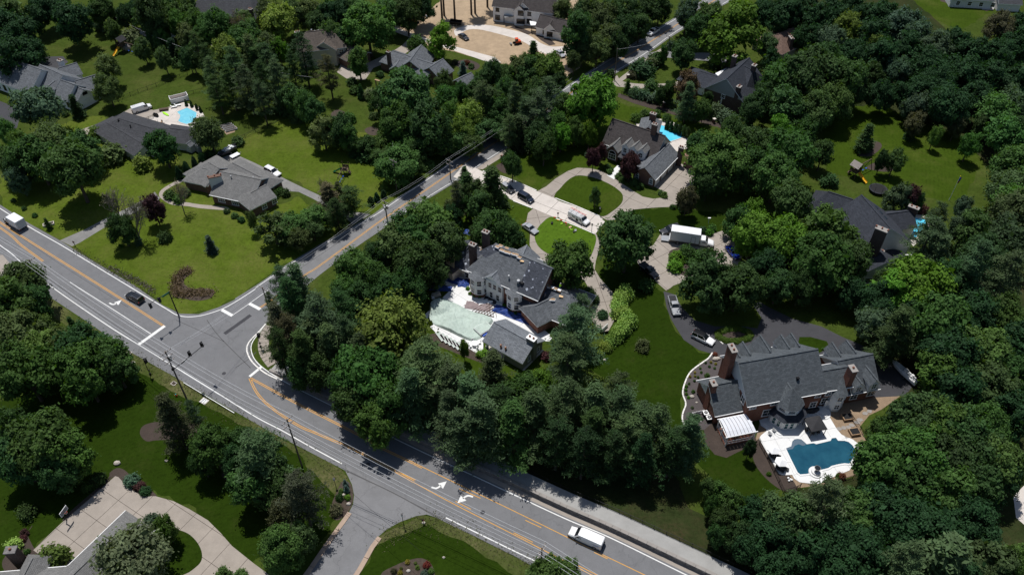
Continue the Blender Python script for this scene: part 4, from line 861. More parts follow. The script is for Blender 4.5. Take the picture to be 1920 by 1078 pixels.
h.chim(1654, 429, A['zr'] + 2.8, 2.6, 1.3, A, R(40), 'brick_dark', flues=3); h.chim(1652, 470, 6.2, 1.3, 1.0, A, R(40), 'brick_dark'); h.chim(1714, 388, 6.6, 2.4, 1.1, A, R(40), 'brick_dark')
for u in (3, 5, 7): q = onroof(A, 'E', u, .35, .06); h.part(MB().box(q, (1.2, .7, .1), math.atan2(A['d'].y, A['d'].x)), 'skylight', 'pane_dark')
h.win(A, 'B', 1.2, 3.2, 1.0, 1.3)

# --- blue grey house behind (upper right)
h = House('slate_roofed_house', 'dark brick house with steep slate roof and four chimneys near upper right road', 1370, 160, wall='brick_dark', roof='shingle_navy')
A = h.blk((1362, 148), (1405, 108), None, 4.0, zr=9.6, hw=6.6, ends='gg', gable='siding_grey')
h.blk((1392, 122), (1412, 132), None, 4.0, zr=9.0, hw=6.4, ends='hh', hipk=.45); B_ = A; h.win(B_, 'A', 0, 3.6, 1.1, 1.2)
B2 = h.blk((1355, 165), (1366, 152), None, 3.0, zr=5.6, hw=3.0, gable='siding_grey')
Cg = h.blk((1312, 133), (1352, 146), (1342, 173), 2.8, .45, ends='hg'); h.door(Cg, 'E', 3.5, 4.2, 2.2); h.door(Cg, 'E', 8.5, 2.8, 2.2)
h.part(MB().prism([tuple(P(x, y, 4.5).xy) for x, y in ((1341, 138), (1362, 128), (1370, 133), (1348, 144))], 4.0, 4.5), 'white_roof_deck', 'white_trim')
for px, py, z in ((1378, 105, 10.5), (1414.5, 122, 10.5), (1386, 162, 8.0)): h.chim(px, py, z, 1.4, 1.2, A, mat='brick_dark', cap='stone_cap')
for px in (1337, 1350): q = P(px, 201 if px == 1350 else 188); h.part(MB().box((q.x, q.y, 1.4), (.3, .3, 2.8)), 'porch_column', 'white_trim')

# --- rust roofed house, upper right
h = House('rust_roofed_house', 'low house with rusty brown roof almost hidden in the upper right woodland', 1478, 75, wall='siding_beige', roof='shingle_rust')
A = h.blk((1465, 62), (1488, 52), (1478, 98), 2.9, .5, ends='hh'); h.chim(1484, 70, A['zr'] + .6, 2.4, 1.0, A, R(60), 'brick_dark', flues=3)

# --- white farmhouse under construction
h = House('white_farmhouse', 'new white gabled farmhouse with dark windows standing on bare building plot', 1000, 50, wall='siding_white', roof='shingle_charcoal')
A = h.blk((930, -22), (1046, -8), (1046, 28), 5.6, .75, trim='white_trim')
Fm = h.blk((973, 11.5), (979, -6), (962, 21.5), 5.3, 1.0, ov=.4, longer=4)
for z, w_ in ((4.6, 1.9), (1.6, 2.8)): h.win(Fm, 'A', -.6, z, w_, 1.7, frame='black_metal', bars=2)
F2 = h.blk((936, 9), (941, -6), None, 3.0, zr=5.2, hw=2.2, longer=3); h.blk((980.5, 6), (986, -10), (996, 29), 5.0, .95, longer=3); h.win(F2, 'A', 0, 1.7, 1.0, 1.5, frame='black_metal')
Gg = h.blk((1013, 27), (1072, 41), (1056, 64), 2.9, .7); G2 = h.blk((1031, 46), (1037, 35), (1043, 60), 2.9, 1.0, ov=.3, longer=1.5)
h.win(G2, 'A', 0, 1.5, 1.9, 1.6, frame='black_metal', bars=2)
for u in (3.5, 10.5): h.win(Gg, 'E', u, 1.5, 1.1, 1.5, frame='black_metal')
for u in (2.0, 13.5): h.win(A, 'E', u, 4.5, 1.2, 1.6, frame='black_metal', bars=2); h.win(A, 'E', u, 1.6, 1.6, 1.7, frame='black_metal', bars=2)
h.blk((1034, -3), (1050, -16), (1048, 12), 5.0, .8); h.chim(1054, -6, 10, 1.3, 1.1, A, mat='siding_white')
h.part(MB().prism([tuple(P(x, y, 2.9).xy) for x, y in ((944, 24), (962, 18), (966, 30), (946, 34))], 2.65, 2.9), 'porch_roof', 'grey_metal')
for px, py in ((945, 44), (952, 40), (997, 58), (1005, 60)): q = P(px, py); h.part(MB().box((q.x, q.y, 1.35), (.22, .22, 2.7)), 'porch_post', 'black_metal')
h.part(MB().prism([tuple(P(x, y, 2.9).xy) for x, y in ((993, 40), (1005, 42), (1008, 48), (995, 48))], 2.7, 2.95), 'porch_roof', 'white_trim')

# --- grey hip house and brown two storey house (upper middle)
h = House('grey_brick_house', 'long grey roofed brick house behind the big dark tree near building plot', 780, 135, wall='brick_brown', roof='shingle_grey')
A = h.blk((736, 95), (815, 121), (803, 147), 3.0, .6, ends='hg', gable='siding_grey', hipk=.6); h.blk((790, 84), (774, 106), (812, 112), 3.0, .75, longer=3)
B_ = h.blk((831, 110), (812, 122), (851, 133), 3.0, .65, longer=2); h.win(A, 'B', 1.5, 1.7, 1.0, 1.5)
Gd = h.blk((884, 136), (855, 150), (873, 167), 2.8, .65); h.chim(728, 97, 7.5, 1.1, .9, A, mat='brick_dark'); h.blk((752, 107), (745, 118), (758, 128), 3.0, .65, longer=2)
h = House('brown_roofed_house', 'two storey pale house with brown hipped roof among trees left of building plot', 620, 95, wall='siding_beige', roof='shingle_brown')
A = h.blk((574, 60), (622, 55), (590, 96), 5.6, .75, ends='hh', hipk=.7); B_ = h.blk((622, 53), (606, 80), (644, 71), 5.6, .65)
Gd = h.blk((637, 76), (668, 92), (655, 118), 2.9, .6, wall='brick_brown'); h.chim(557, 60, 10, 1.5, 1.0, A, mat='brick_brown')
for u in (12, 15.5): h.win(A, 'E', u - 2, 4.2, 1.5, 1.4, bars=2)
h.blk((655, 84), (690, 98), (690, 108), 2.9, .6, wall='brick_brown')
for px, py in ((584, 57), (590, 59), (597, 58)): h.vent(px, py, 8.7, .3, 'galvanised')
h.win(Gd, 'E', 2.0, 1.4, 1.6, 1.6, bars=2)
h = House('grey_roofed_house', 'broad grey roofed house cut by the top edge left of tall trees', 440, 25, wall='brick_brown', roof='shingle_slate')
A = h.blk((385, -14), (470, -2), (430, 32), 4.5, .6, ends='hh', hipk=.6); h.blk((455, 2), (495, 14), (478, 38), 3.5, .6, ends='gh', hipk=.6); h.chim(469, 17, 8.5, 1.3, 1.0, A, mat='brick_dark')
h.blk((418, 0), (424, -14), (408, 14), 4.0, .8)

# --- white house (left, top)
h = House('white_gabled_house', 'white walled house with long grey roof and many gables at left edge', 100, 165, wall='siding_white', roof='shingle_grey')
A = h.blk((-20, 96), (78, 131), (60, 178), 3.6, .75, gable='siding_white'); B_ = h.blk((74, 121), (118, 141), (104, 183), 3.4, .75)
g1 = h.blk((112, 149), (141, 159), (122, 190), 3.2, .75, ov=.4); g2 = h.blk((136, 159), (157, 168), (145, 192), 3.0, .75, ov=.4)
h.win(g2, 'B', 0, 4.2, 1.4, .8, pane='pane_dark', frame='black_metal'); h.door(g2, 'B', .5, 2.4, 2.3, 'siding_white', 'garage_door')
h.blk((144, 117.5), (108, 128), (158, 138), 3.2, .7); h.blk((180, 140), (140, 152), (185, 168), 3.2, .7); h.win(g1, 'E', 6, 1.8, 1.0, 1.6, frame='black_metal')
for f_, b_ in (((12, 132), (24, 124)), ((23, 137), (34, 129)), ((52, 148), (72, 134)), ((86, 165), (97, 156))):
    q = h.blk(f_, b_, None, 4.9, zr=6.1, hw=1.5, z0=2.4, ov=.25, th=.12, name='dormer_roof', longer=2); h.win(q, 'A', 0, 4.0, 1.3, 1.4, frame='black_metal')
g3 = h.blk((72, 148), (92, 139), (62, 172), 3.2, .8); h.win(g3, 'A', 0, 1.6, 1.4, 1.6, frame='black_metal')
h.chim(112, 113, 7.0, 1.6, 1.2, A, mat='siding_white')
for u in (2, 5, 8, 11): h.win(A, 'E', u, 1.7, 1.1, 1.7, frame='black_metal')
# --- charcoal ranch with pool
h = House('charcoal_ranch', 'low ranch house with charcoal hipped roof beside the pale aqua pool', 250, 255, wall='siding_pale', roof='shingle_slate')
A = h.blk((200, 230), (272, 272), (242, 287), 2.7, .35, ends='hg'); h.blk((222, 222), (282, 240), None, 2.7, zr=5.1, hw=6.0, ends='hh', hipk=.8)
h.blk((318, 240), (345, 244), (332, 268), 2.7, .4, ends='hh', hipk=.6); h.win(A, 'B', 0, 1.4, 1.4, 1.2); h.vent(222, 226, 5.0, .3); h.vent(244, 236, 5.0, .25)
# --- weathered grey ranch
h = House('weathered_ranch', 'brick ranch house with weathered grey hipped roof and broad white chimney', 440, 350, wall='brick_brown', roof='shingle_weathered')
A = h.blk((412, 321), (490, 337), (425, 372.5), 2.8, .5, ends='gg', gut=True); B_ = h.blk((379, 315), (404, 320), (378, 347), 2.8, .45, ends='hg', hipk=.9)
h.blk((436, 305), (487, 331), None, 2.8, zr=5.3, hw=4.6, ends='hh', hipk=.7); Cc_ = h.blk((470, 361), (500, 346), (455, 402), 2.8, .45, ends='hg', hipk=.8); h.blk((391, 304), (412, 316), None, 2.8, zr=5.6, hw=5.5, ends='hg', hipk=.9)
ch = h.chim(402, 330, 6.6, 3.2, .9, A, R(38), 'siding_pale', flues=3, cap='brick_brown')
for u in (3.0, 7.0): h.win(A, 'E', u, 1.5, 1.9, 1.3, bars=3)
for u in (1.0, 4.0): h.win(Cc_, 'E', u, 1.5, 1.3, 1.3, bars=2)
h.vent(433, 331, 5.9, .22, 'galvanised'); h.vent(475, 333, 5.6, .22, 'galvanised')
h = House('garden_shed', 'small grey and white shed behind the charcoal ranch', 357, 272, 'shed', wall='siding_pale', roof='shingle_grey')
q = h.blk((349, 270), (358, 264), (356, 277), 2.1, .7, ov=.2); h.win(q, 'A', 0, 1.3, .6, .6); h.blk((364, 270), (372, 266), (368, 278), 2.1, .7, ov=.2, wall='siding_grey')
# --- house at the lower left corner
h = House('grey_hip_house', 'grey hip roofed house beside the court drive in the lower left corner', 180, 1040, wall='brick_brown', roof='shingle_weathered')
e0, e1, e2 = P(235, 957, 2.8), P(291, 992, 2.8), P(127, 1060, 2.8); md = (e0 + e1) / 2; dd = (e2 - e0).normalized(); hw_ = (e1 - e0).length / 2
A = h.blk(md + dd * hw_, md + dd * (hw_ + 14), (127, 1060), 2.8, zr=2.8 + hw_ * .6, hw=hw_, ends='hg', gut=True)
B_ = h.blk((-20, 1098), (120, 1086), (90, 1064), 2.8, .5, ends='hh', gut=True, hipk=.5); h.blk((60, 1046), (45, 1075), None, 2.8, zr=4.6, hw=2.2, ends='hg', longer=2, hipk=.7)
h.chim(19, 1030, 5.6, 1.7, 1.2, B_, mat='brick_dark', cap='stone_dark', flues=1); h.door(A, 'E', 9, 4.8, 2.2)
# --- house at the upper right edge
h = House('pale_house', 'pale house with planted terrace cut by the top edge at upper right', 1830, -10, wall='siding_pale', roof='shingle_slate')
A = h.blk((1780, -50), (1860, -46), (1850, 2), 3.2, .5); h.blk((1870, -16), (1915, -14), (1900, 9), 2.8, .5)
for u in (3, 7, 11, 15): h.win(A, 'E', u, 1.6, 1.4, 1.5)
# ------------------------------------------------------------------ trees and shrubs
def leaf_mesh(name, C, Nn, size, aspect, var, seed, mat='foliage'):
    """many small leaf-sprig faces: centres C, normals Nn, half-size per face"""
    rng = np.random.default_rng(seed); n = len(C)
    Nn = Nn / np.maximum(1e-6, np.linalg.norm(Nn, axis=1, keepdims=True))
    t = rng.normal(size=(n, 3)); t -= Nn * np.sum(t * Nn, axis=1, keepdims=True); t /= np.maximum(1e-6, np.linalg.norm(t, axis=1, keepdims=True))
    b = np.cross(Nn, t); s = np.asarray(size).reshape(-1, 1)
    j = lambda: rng.uniform(.7, 1.15, (n, 1))
    v = np.stack([C + t * s * j(), C + b * s * aspect * j(), C - t * s * j(), C - b * s * aspect * j()], axis=1)
    v[:, 0] += Nn * s * .25; v[:, 2] -= Nn * s * .2
    me = bpy.data.meshes.new(name); me.vertices.add(n * 4); me.vertices.foreach_set('co', v.reshape(-1).astype(np.float32))
    me.loops.add(n * 4); me.loops.foreach_set('vertex_index', np.arange(n * 4, dtype=np.int32))
    me.polygons.add(n); me.polygons.foreach_set('loop_start', np.arange(0, n * 4, 4, dtype=np.int32))
    try: me.polygons.foreach_set('loop_total', np.full(n, 4, dtype=np.int32))
    except Exception: pass
    at = me.attributes.new('leafvar', 'FLOAT', 'FACE'); at.data.foreach_set('value', np.clip(var, 0, 1).astype(np.float32))
    me.materials.append(MATS[mat]); me.update(); me.validate(); return me
def limb(mb, a, b, r0, r1, n=5, sag=.0): 
    a, b = Vector(a), Vector(b); m = (a + b) / 2 + Vector((random.uniform(-.1, .1), random.uniform(-.1, .1), sag)) * (b - a).length * .3
    mb.cyl(a, m, r0, (r0 + r1) / 2, n, False); mb.cyl(m, b, (r0 + r1) / 2, r1, n, False)
class _Proto(dict):
    def __setitem__(s, k, v):
        cm, tm, R0, H0, zf = v; a = np.empty(len(cm.vertices) * 3, np.float32); cm.vertices.foreach_get('co', a); a = a.reshape(-1, 3)
        R0 = float(np.percentile(np.hypot(a[:, 0], a[:, 1]), 95)); z1 = float(np.percentile(a[:, 2], 98.5)); z0 = float(np.percentile(a[:, 2], 6)); dict.__setitem__(s, k, (cm, tm, R0, z1, (z0 + z1) / 2 / z1 + .04))
PROTO = _Proto()
def decid(key, seed, nl, shape, lobe=.5, per=13, leaves=62, ls=.29, gap=1.0, up=.25, trunkh=.3):
    rng = np.random.default_rng(seed); random.seed(seed); Rr, H = 5.0, 11.0; c = np.array([0, 0, H * .57]); rad = np.array([Rr * .62 * shape[0], Rr * .62 * shape[1], H * .30 * shape[2] ** .7])
    LC = []; 
    for k in range(nl):
        u = (k + .5) / nl; zz = 1 - 1.75 * u; ph = k * 2.39996 + rng.uniform(-.4, .4); rr = math.sqrt(max(0, 1 - zz * zz)); q = rng.uniform(.7, 1.12)
        LC.append(c + rad * np.array([rr * math.cos(ph), rr * math.sin(ph), zz]) * q)
    LC.append(c); Cs, Ns, Vs, Ss = [], [], [], []
    for li, L in enumerate(LC):
        lr = Rr * lobe * rng.uniform(.72, 1.15); lv = rng.normal(0, .07)
        for k in range(per):
            d = rng.normal(size=3); d[2] = d[2] * .8 + up; d /= np.linalg.norm(d); out = (L - c) / (np.linalg.norm(L - c) + .5)
            if np.dot(d, out) < -.25 and li < nl: d = -d
            cc = L + d * lr * rng.uniform(.75, 1.05) * np.array([1, 1, .85]); cr = rng.uniform(.5, .95) * gap; m = int(leaves * rng.uniform(.6, 1.3)); cv = rng.normal(0, .10)
            pts = cc + rng.normal(size=(m, 3)) * cr * np.array([.62, .62, .42]); Cs.append(pts)
            Ns.append(d * .75 + np.array([0, 0, .6]) + rng.normal(size=(m, 3)) * .38 + (pts - cc) / cr * .35); Vs.append(.5 + lv + cv + rng.normal(0, .12, m)); Ss.append(rng.uniform(ls * .65, ls * 1.25, m))
        m = 60; pts = L + rng.normal(size=(m, 3)) * lr * .38; Cs.append(pts); Ns.append(rng.normal(size=(m, 3)) + np.array([0, 0, .4])); Vs.append(.42 + rng.normal(0, .1, m)); Ss.append(rng.uniform(.4, .8, m))
    cm = leaf_mesh('crown', np.concatenate(Cs), np.concatenate(Ns), np.concatenate(Ss), .7, np.concatenate(Vs), seed)
    tb = MB(); limb(tb, (0, 0, -.2), (0, 0, H * trunkh), .36, .27, 7); 
    for L in LC[:-1][::2]: limb(tb, (0, 0, H * (trunkh - .03)), L * .92 + c * .08, .17, .05, 5)
    limb(tb, (0, 0, H * trunkh), (0.1, .1, H * .72), .26, .08, 6)
    PROTO[key] = (cm, tb.mesh('trunk', 'bark', uv=False), Rr, H, .60)
decid('D1', 11, 11, (1, 1, 1)); decid('D2', 12, 13, (1.08, .95, .9), .46, 14, 74, .24); decid('D3', 13, 9, (.9, 1.05, 1.15), .54, 14); decid('D4', 14, 14, (1.05, 1.05, .8), .42, 12, 62)
decid('D5', 15, 8, (.95, .9, 1.25), .5, 14, 60, .30); decid('D6', 16, 12, (1, 1.1, .95), .48, 13, 62, .27)
decid('L1', 21, 13, (1, 1, 1.1), .40, 11, 34, .26, 1.05); decid('L2', 22, 12, (1.05, .95, 1.0), .42, 10, 36, .24, 1.1)         # loose, airy crowns
decid('T1', 31, 9, (.75, .75, 1.5), .42, 13, 54, .29, trunkh=.34); decid('T2', 32, 10, (.8, .7, 1.45), .40, 12, 48, .27, trunkh=.36)     # tall narrow
decid('Y1', 41, 14, (1.1, 1.05, 1.0), .30, 5, 11, .17, 1.1, trunkh=.36)                                                         # thin, branches showing
def pine(key, seed, tufts=7, per=26, droop=.12, Rr=4.5, H=16.0, z0=.24, power=1.5, gapz=.95, nb=6, ls=.30, asp=.3, spread=.36):
    rng = np.random.default_rng(seed); random.seed(seed); tb = MB(); tb.cyl((0, 0, -.2), (.1, 0, H * .6), .3, .16, 7, False); tb.cyl((.1, 0, H * .6), (0, .05, H * .98), .16, .03, 6, False); Cs, Ns, Vs, Ss = [], [], [], []
    z = H * z0; 
    while z < H * .985:
        f = (z / H - z0) / (1 - z0); L = Rr * (1 - f ** power) * (.35 + .65 * min(1, f * 4 + .45)) * rng.uniform(.62, 1.2) + .35; k0 = rng.uniform(0, 6.28); n = max(3, int(nb * (1 - .45 * f)))
        for k in range(n):
            ph = k0 + k * 6.283 / n + rng.uniform(-.3, .3); l = L * rng.uniform(.5, 1.2); dr = np.array([math.cos(ph), math.sin(ph), 0]); tip = dr * l + np.array([0, 0, z + l * (rng.uniform(.02, .26) - droop)])
            a = np.array([0, 0, z]); 
            if l > 1.4: tb.cyl(a, a + (tip - a) * .8, .055, .02, 4, False)
            bv = rng.normal(0, .09)
            for t in range(tufts):
                q = .3 + .72 * (t + rng.uniform(0, .9)) / tufts; side = np.array([-dr[1], dr[0], 0]) * rng.normal(0, .16) * l
                cc = a + (tip - a) * q + side + np.array([0, 0, rng.uniform(-.1, .2)]); m = int(per * (.6 + .6 * q))
                pts = cc + rng.normal(size=(m, 3)) * np.array([spread, spread, spread * .45]); Cs.append(pts); Ns.append(np.array([0, 0, .9]) + dr * .25 + rng.normal(size=(m, 3)) * .5); Vs.append(.48 + bv + rng.normal(0, .13, m)); Ss.append(rng.uniform(ls * .6, ls * 1.2, m))
        z += gapz * rng.uniform(.8, 1.2)
    PROTO[key] = (leaf_mesh('crown', np.concatenate(Cs), np.concatenate(Ns), np.concatenate(Ss), asp, np.concatenate(Vs), seed), tb.mesh('trunk', 'bark', uv=False), Rr, H, .56)
pine('W1', 51, z0=.2, power=2.2, gapz=1.25); pine('W2', 52, z0=.16, power=1.7, nb=6, gapz=1.2); pine('W3', 53, z0=.28, power=2.6, gapz=1.4); pine('W4', 54, z0=.18, power=1.9, droop=.2, gapz=1.3)
pine('S1', 61, 5, 13, .38, 2.6, 10.0, .06, .95, .55, 8, .3, .4, .26); pine('S2', 62, 5, 12, .3, 2.6, 10.0, .08, 1.05, .6, 8, .3, .4, .26)
def column(key, seed, Rr, H, n, prof, ls=.2):
    rng = np.random.default_rng(seed); u = rng.uniform(0, 1, n); ph = rng.uniform(0, 6.283, n); bump = 1 + .16 * np.sin(ph * 3 + u * 9) + .1 * np.sin(ph * 7 - u * 17); r = prof(u) * Rr * bump * rng.uniform(.72, 1.05, n)
    C = np.stack([np.cos(ph) * r, np.sin(ph) * r, u * H + rng.normal(0, .05, n)], 1); Nn = np.stack([np.cos(ph), np.sin(ph), .45 + 0 * u], 1) + rng.normal(size=(n, 3)) * .4
    PROTO[key] = (leaf_mesh('crown', C, Nn, rng.uniform(ls * .6, ls * 1.3, n), .7, .5 + .07 * np.sin(ph * 3 + u * 9) + rng.normal(0, .13, n), seed), None, Rr, H, .5)
column('A1', 71, .85, 4.2, 2200, lambda u: np.minimum(1, (1.02 - u) ** .62 * 1.1) * np.minimum(1, .7 + u * 3), .19); column('A2', 72, .9, 4.2, 2200, lambda u: np.sin(np.pi * (u * .86 + .12)) ** .7, .19)
def mound(key, seed, Rr, H, n, ncl=26, ls=.2):
    rng = np.random.default_rng(seed); Cs, Ns, Vs = [], [], []
    for k in range(ncl):
        d = rng.normal(size=3); d[2] = abs(d[2]) * .9; d /= np.linalg.norm(d); cc = d * np.array([Rr * .76, Rr * .76, H * .74]) * rng.uniform(.8, 1.06); cc[2] += H * .08; m = n // ncl; cv = rng.normal(0, .09)
        Cs.append(cc + rng.normal(size=(m, 3)) * np.array([Rr * .2, Rr * .2, H * .13])); Ns.append(d + np.array([0, 0, .4]) + rng.normal(size=(m, 3)) * .5); Vs.append(.5 + cv + rng.normal(0, .12, m))
    C = np.concatenate(Cs); C[:, 2] = np.abs(C[:, 2]); PROTO[key] = (leaf_mesh('crown', C, np.concatenate(Ns), rng.uniform(ls * .6, ls * 1.3, len(C)), .7, np.concatenate(Vs), seed), None, Rr, H, .5)
mound('B1', 81, 1.5, 2.0, 1700); mound('B2', 82, 1.5, 2.4, 1700, 18); mound('B3', 83, 1.5, 1.5, 1500, 34, .17)
def bare(key, seed, H=13.0, Rr=4.5, lean=.0, leaves=500):
    random.seed(seed); rng = np.random.default_rng(seed); tb = MB(); tips = []
    def grow(p, d, l, r, dep):
        q = p + d * l; tb.cyl(p, q, r, r * .68, 6 if dep < 2 else 4, False)
        if dep >= 5 or r < .014: tips.append(q); return
        for k in range(2 if dep > 2 else 3):
            a = Vector((random.uniform(-1, 1), random.uniform(-1, 1), random.uniform(-.3, .75))); grow(q, (d * .85 + a * .75).normalized(), l * random.uniform(.62, .86), r * .62, dep + 1)
        if dep < 3: grow(p + d * l * .55, (d * .35 + Vector((random.uniform(-1, 1), random.uniform(-1, 1), .35))).normalized(), l * .75, r * .45, dep + 1); tips.append(q)
    grow(Vector((0, 0, -.2)), Vector((lean, 0, 1)).normalized(), H * .3, .3, 0)
    T = np.array([tuple(t) for t in tips]); m = leaves; idx = rng.integers(0, len(T), m)
    C = T[idx] + rng.normal(size=(m, 3)) * .3
    PROTO[key] = (leaf_mesh('crown', C, rng.normal(size=(m, 3)) + np.array([0, 0, .5]), rng.uniform(.1, .24, m), .6, .5 + rng.normal(0, .13, m), seed), tb.mesh('trunk', 'bark_pale', uv=False), Rr, H, .6)
bare('X1', 91); bare('X2', 93, 11, 4.5, .1, 1100)
_PK = 1.5
PAL = dict(g=(.041, .082, .020), d=(.030, .061, .019), b=(.058, .128, .014), y=(.080, .118, .026), o=(.052, .076, .028), p=(.045, .018, .022), v=(.048, .080, .050), t=(.14, .082, .05), k=(.020, .046, .018),
           l=(.085, .110, .058), w=(.048, .076, .036), n=(.062, .062, .036), h=(.22, .34, .07), c=(.22, .20, .03), r=(.16, .05, .03), e=(.055, .085, .075), x=(.12, .11, .09))
PAL = {k: (v if k in 'hcrt' else (v[0] * _PK, v[1] * _PK * 1.04, v[2] * _PK * .9)) for k, v in PAL.items()}
TONE = dict(g='green', d='dark green', b='bright green', y='yellow green', o='olive', p='purple leaved', v='blue green', t='browning', k='very dark green', l='pale grey green', w='dull green', n='brownish', h='lime green', c='yellow', r='red', e='blue grey', x='grey brown')
NOUN = dict(D='leafy tree', L='airy leafy tree', T='tall narrow tree', Y='thinly leaved tree', W='pine tree', S='spruce', A='columnar evergreen', B='rounded shrub', X='nearly bare tree')
NAME = dict(D='leafy_tree', L='feathery_tree', T='narrow_tree', Y='sparse_tree', W='pine_tree', S='spruce_tree', A='columnar_evergreen', B='shrub', X='bare_tree')
VARS = dict(D=['D1', 'D2', 'D3', 'D4', 'D5', 'D6'], L=['L1', 'L2'], T=['T1', 'T2'], Y=['Y1'], W=['W1', 'W2', 'W3', 'W4'], S=['S1', 'S2'], A=['A1', 'A2'], B=['B1', 'B2', 'B3'], X=['X1', 'X2'])
def ordinal(i): return ['first', 'second', 'third', 'fourth', 'fifth', 'sixth', 'seventh', 'eighth', 'ninth', 'tenth', 'eleventh', 'twelfth', 'thirteenth', 'fourteenth', 'fifteenth', 'sixteenth', 'seventeenth', 'eighteenth', 'nineteenth', 'twentieth', 'twenty-first', 'twenty-second', 'twenty-third', 'twenty-fourth', 'twenty-fifth', 'twenty-sixth', 'twenty-seventh', 'twenty-eighth'][i]
def height(kind, r):
    if kind in 'DL': return min(19, 1.6 * r + 4.6)
    if kind == 'Y': return min(18, 1.5 * r + 5)
    if kind == 'T': return min(19, 2.9 * r + 3)
    if kind == 'W': return min(24, 2.0 * r + 7.5)
    if kind == 'S': return min(16, 3.2 * r + .8)
    if kind == 'A': return min(7, 4.6 * r)
    if kind == 'X': return min(15, 1.6 * r + 6)
    return min(4.5, 1.35 * r + .1)
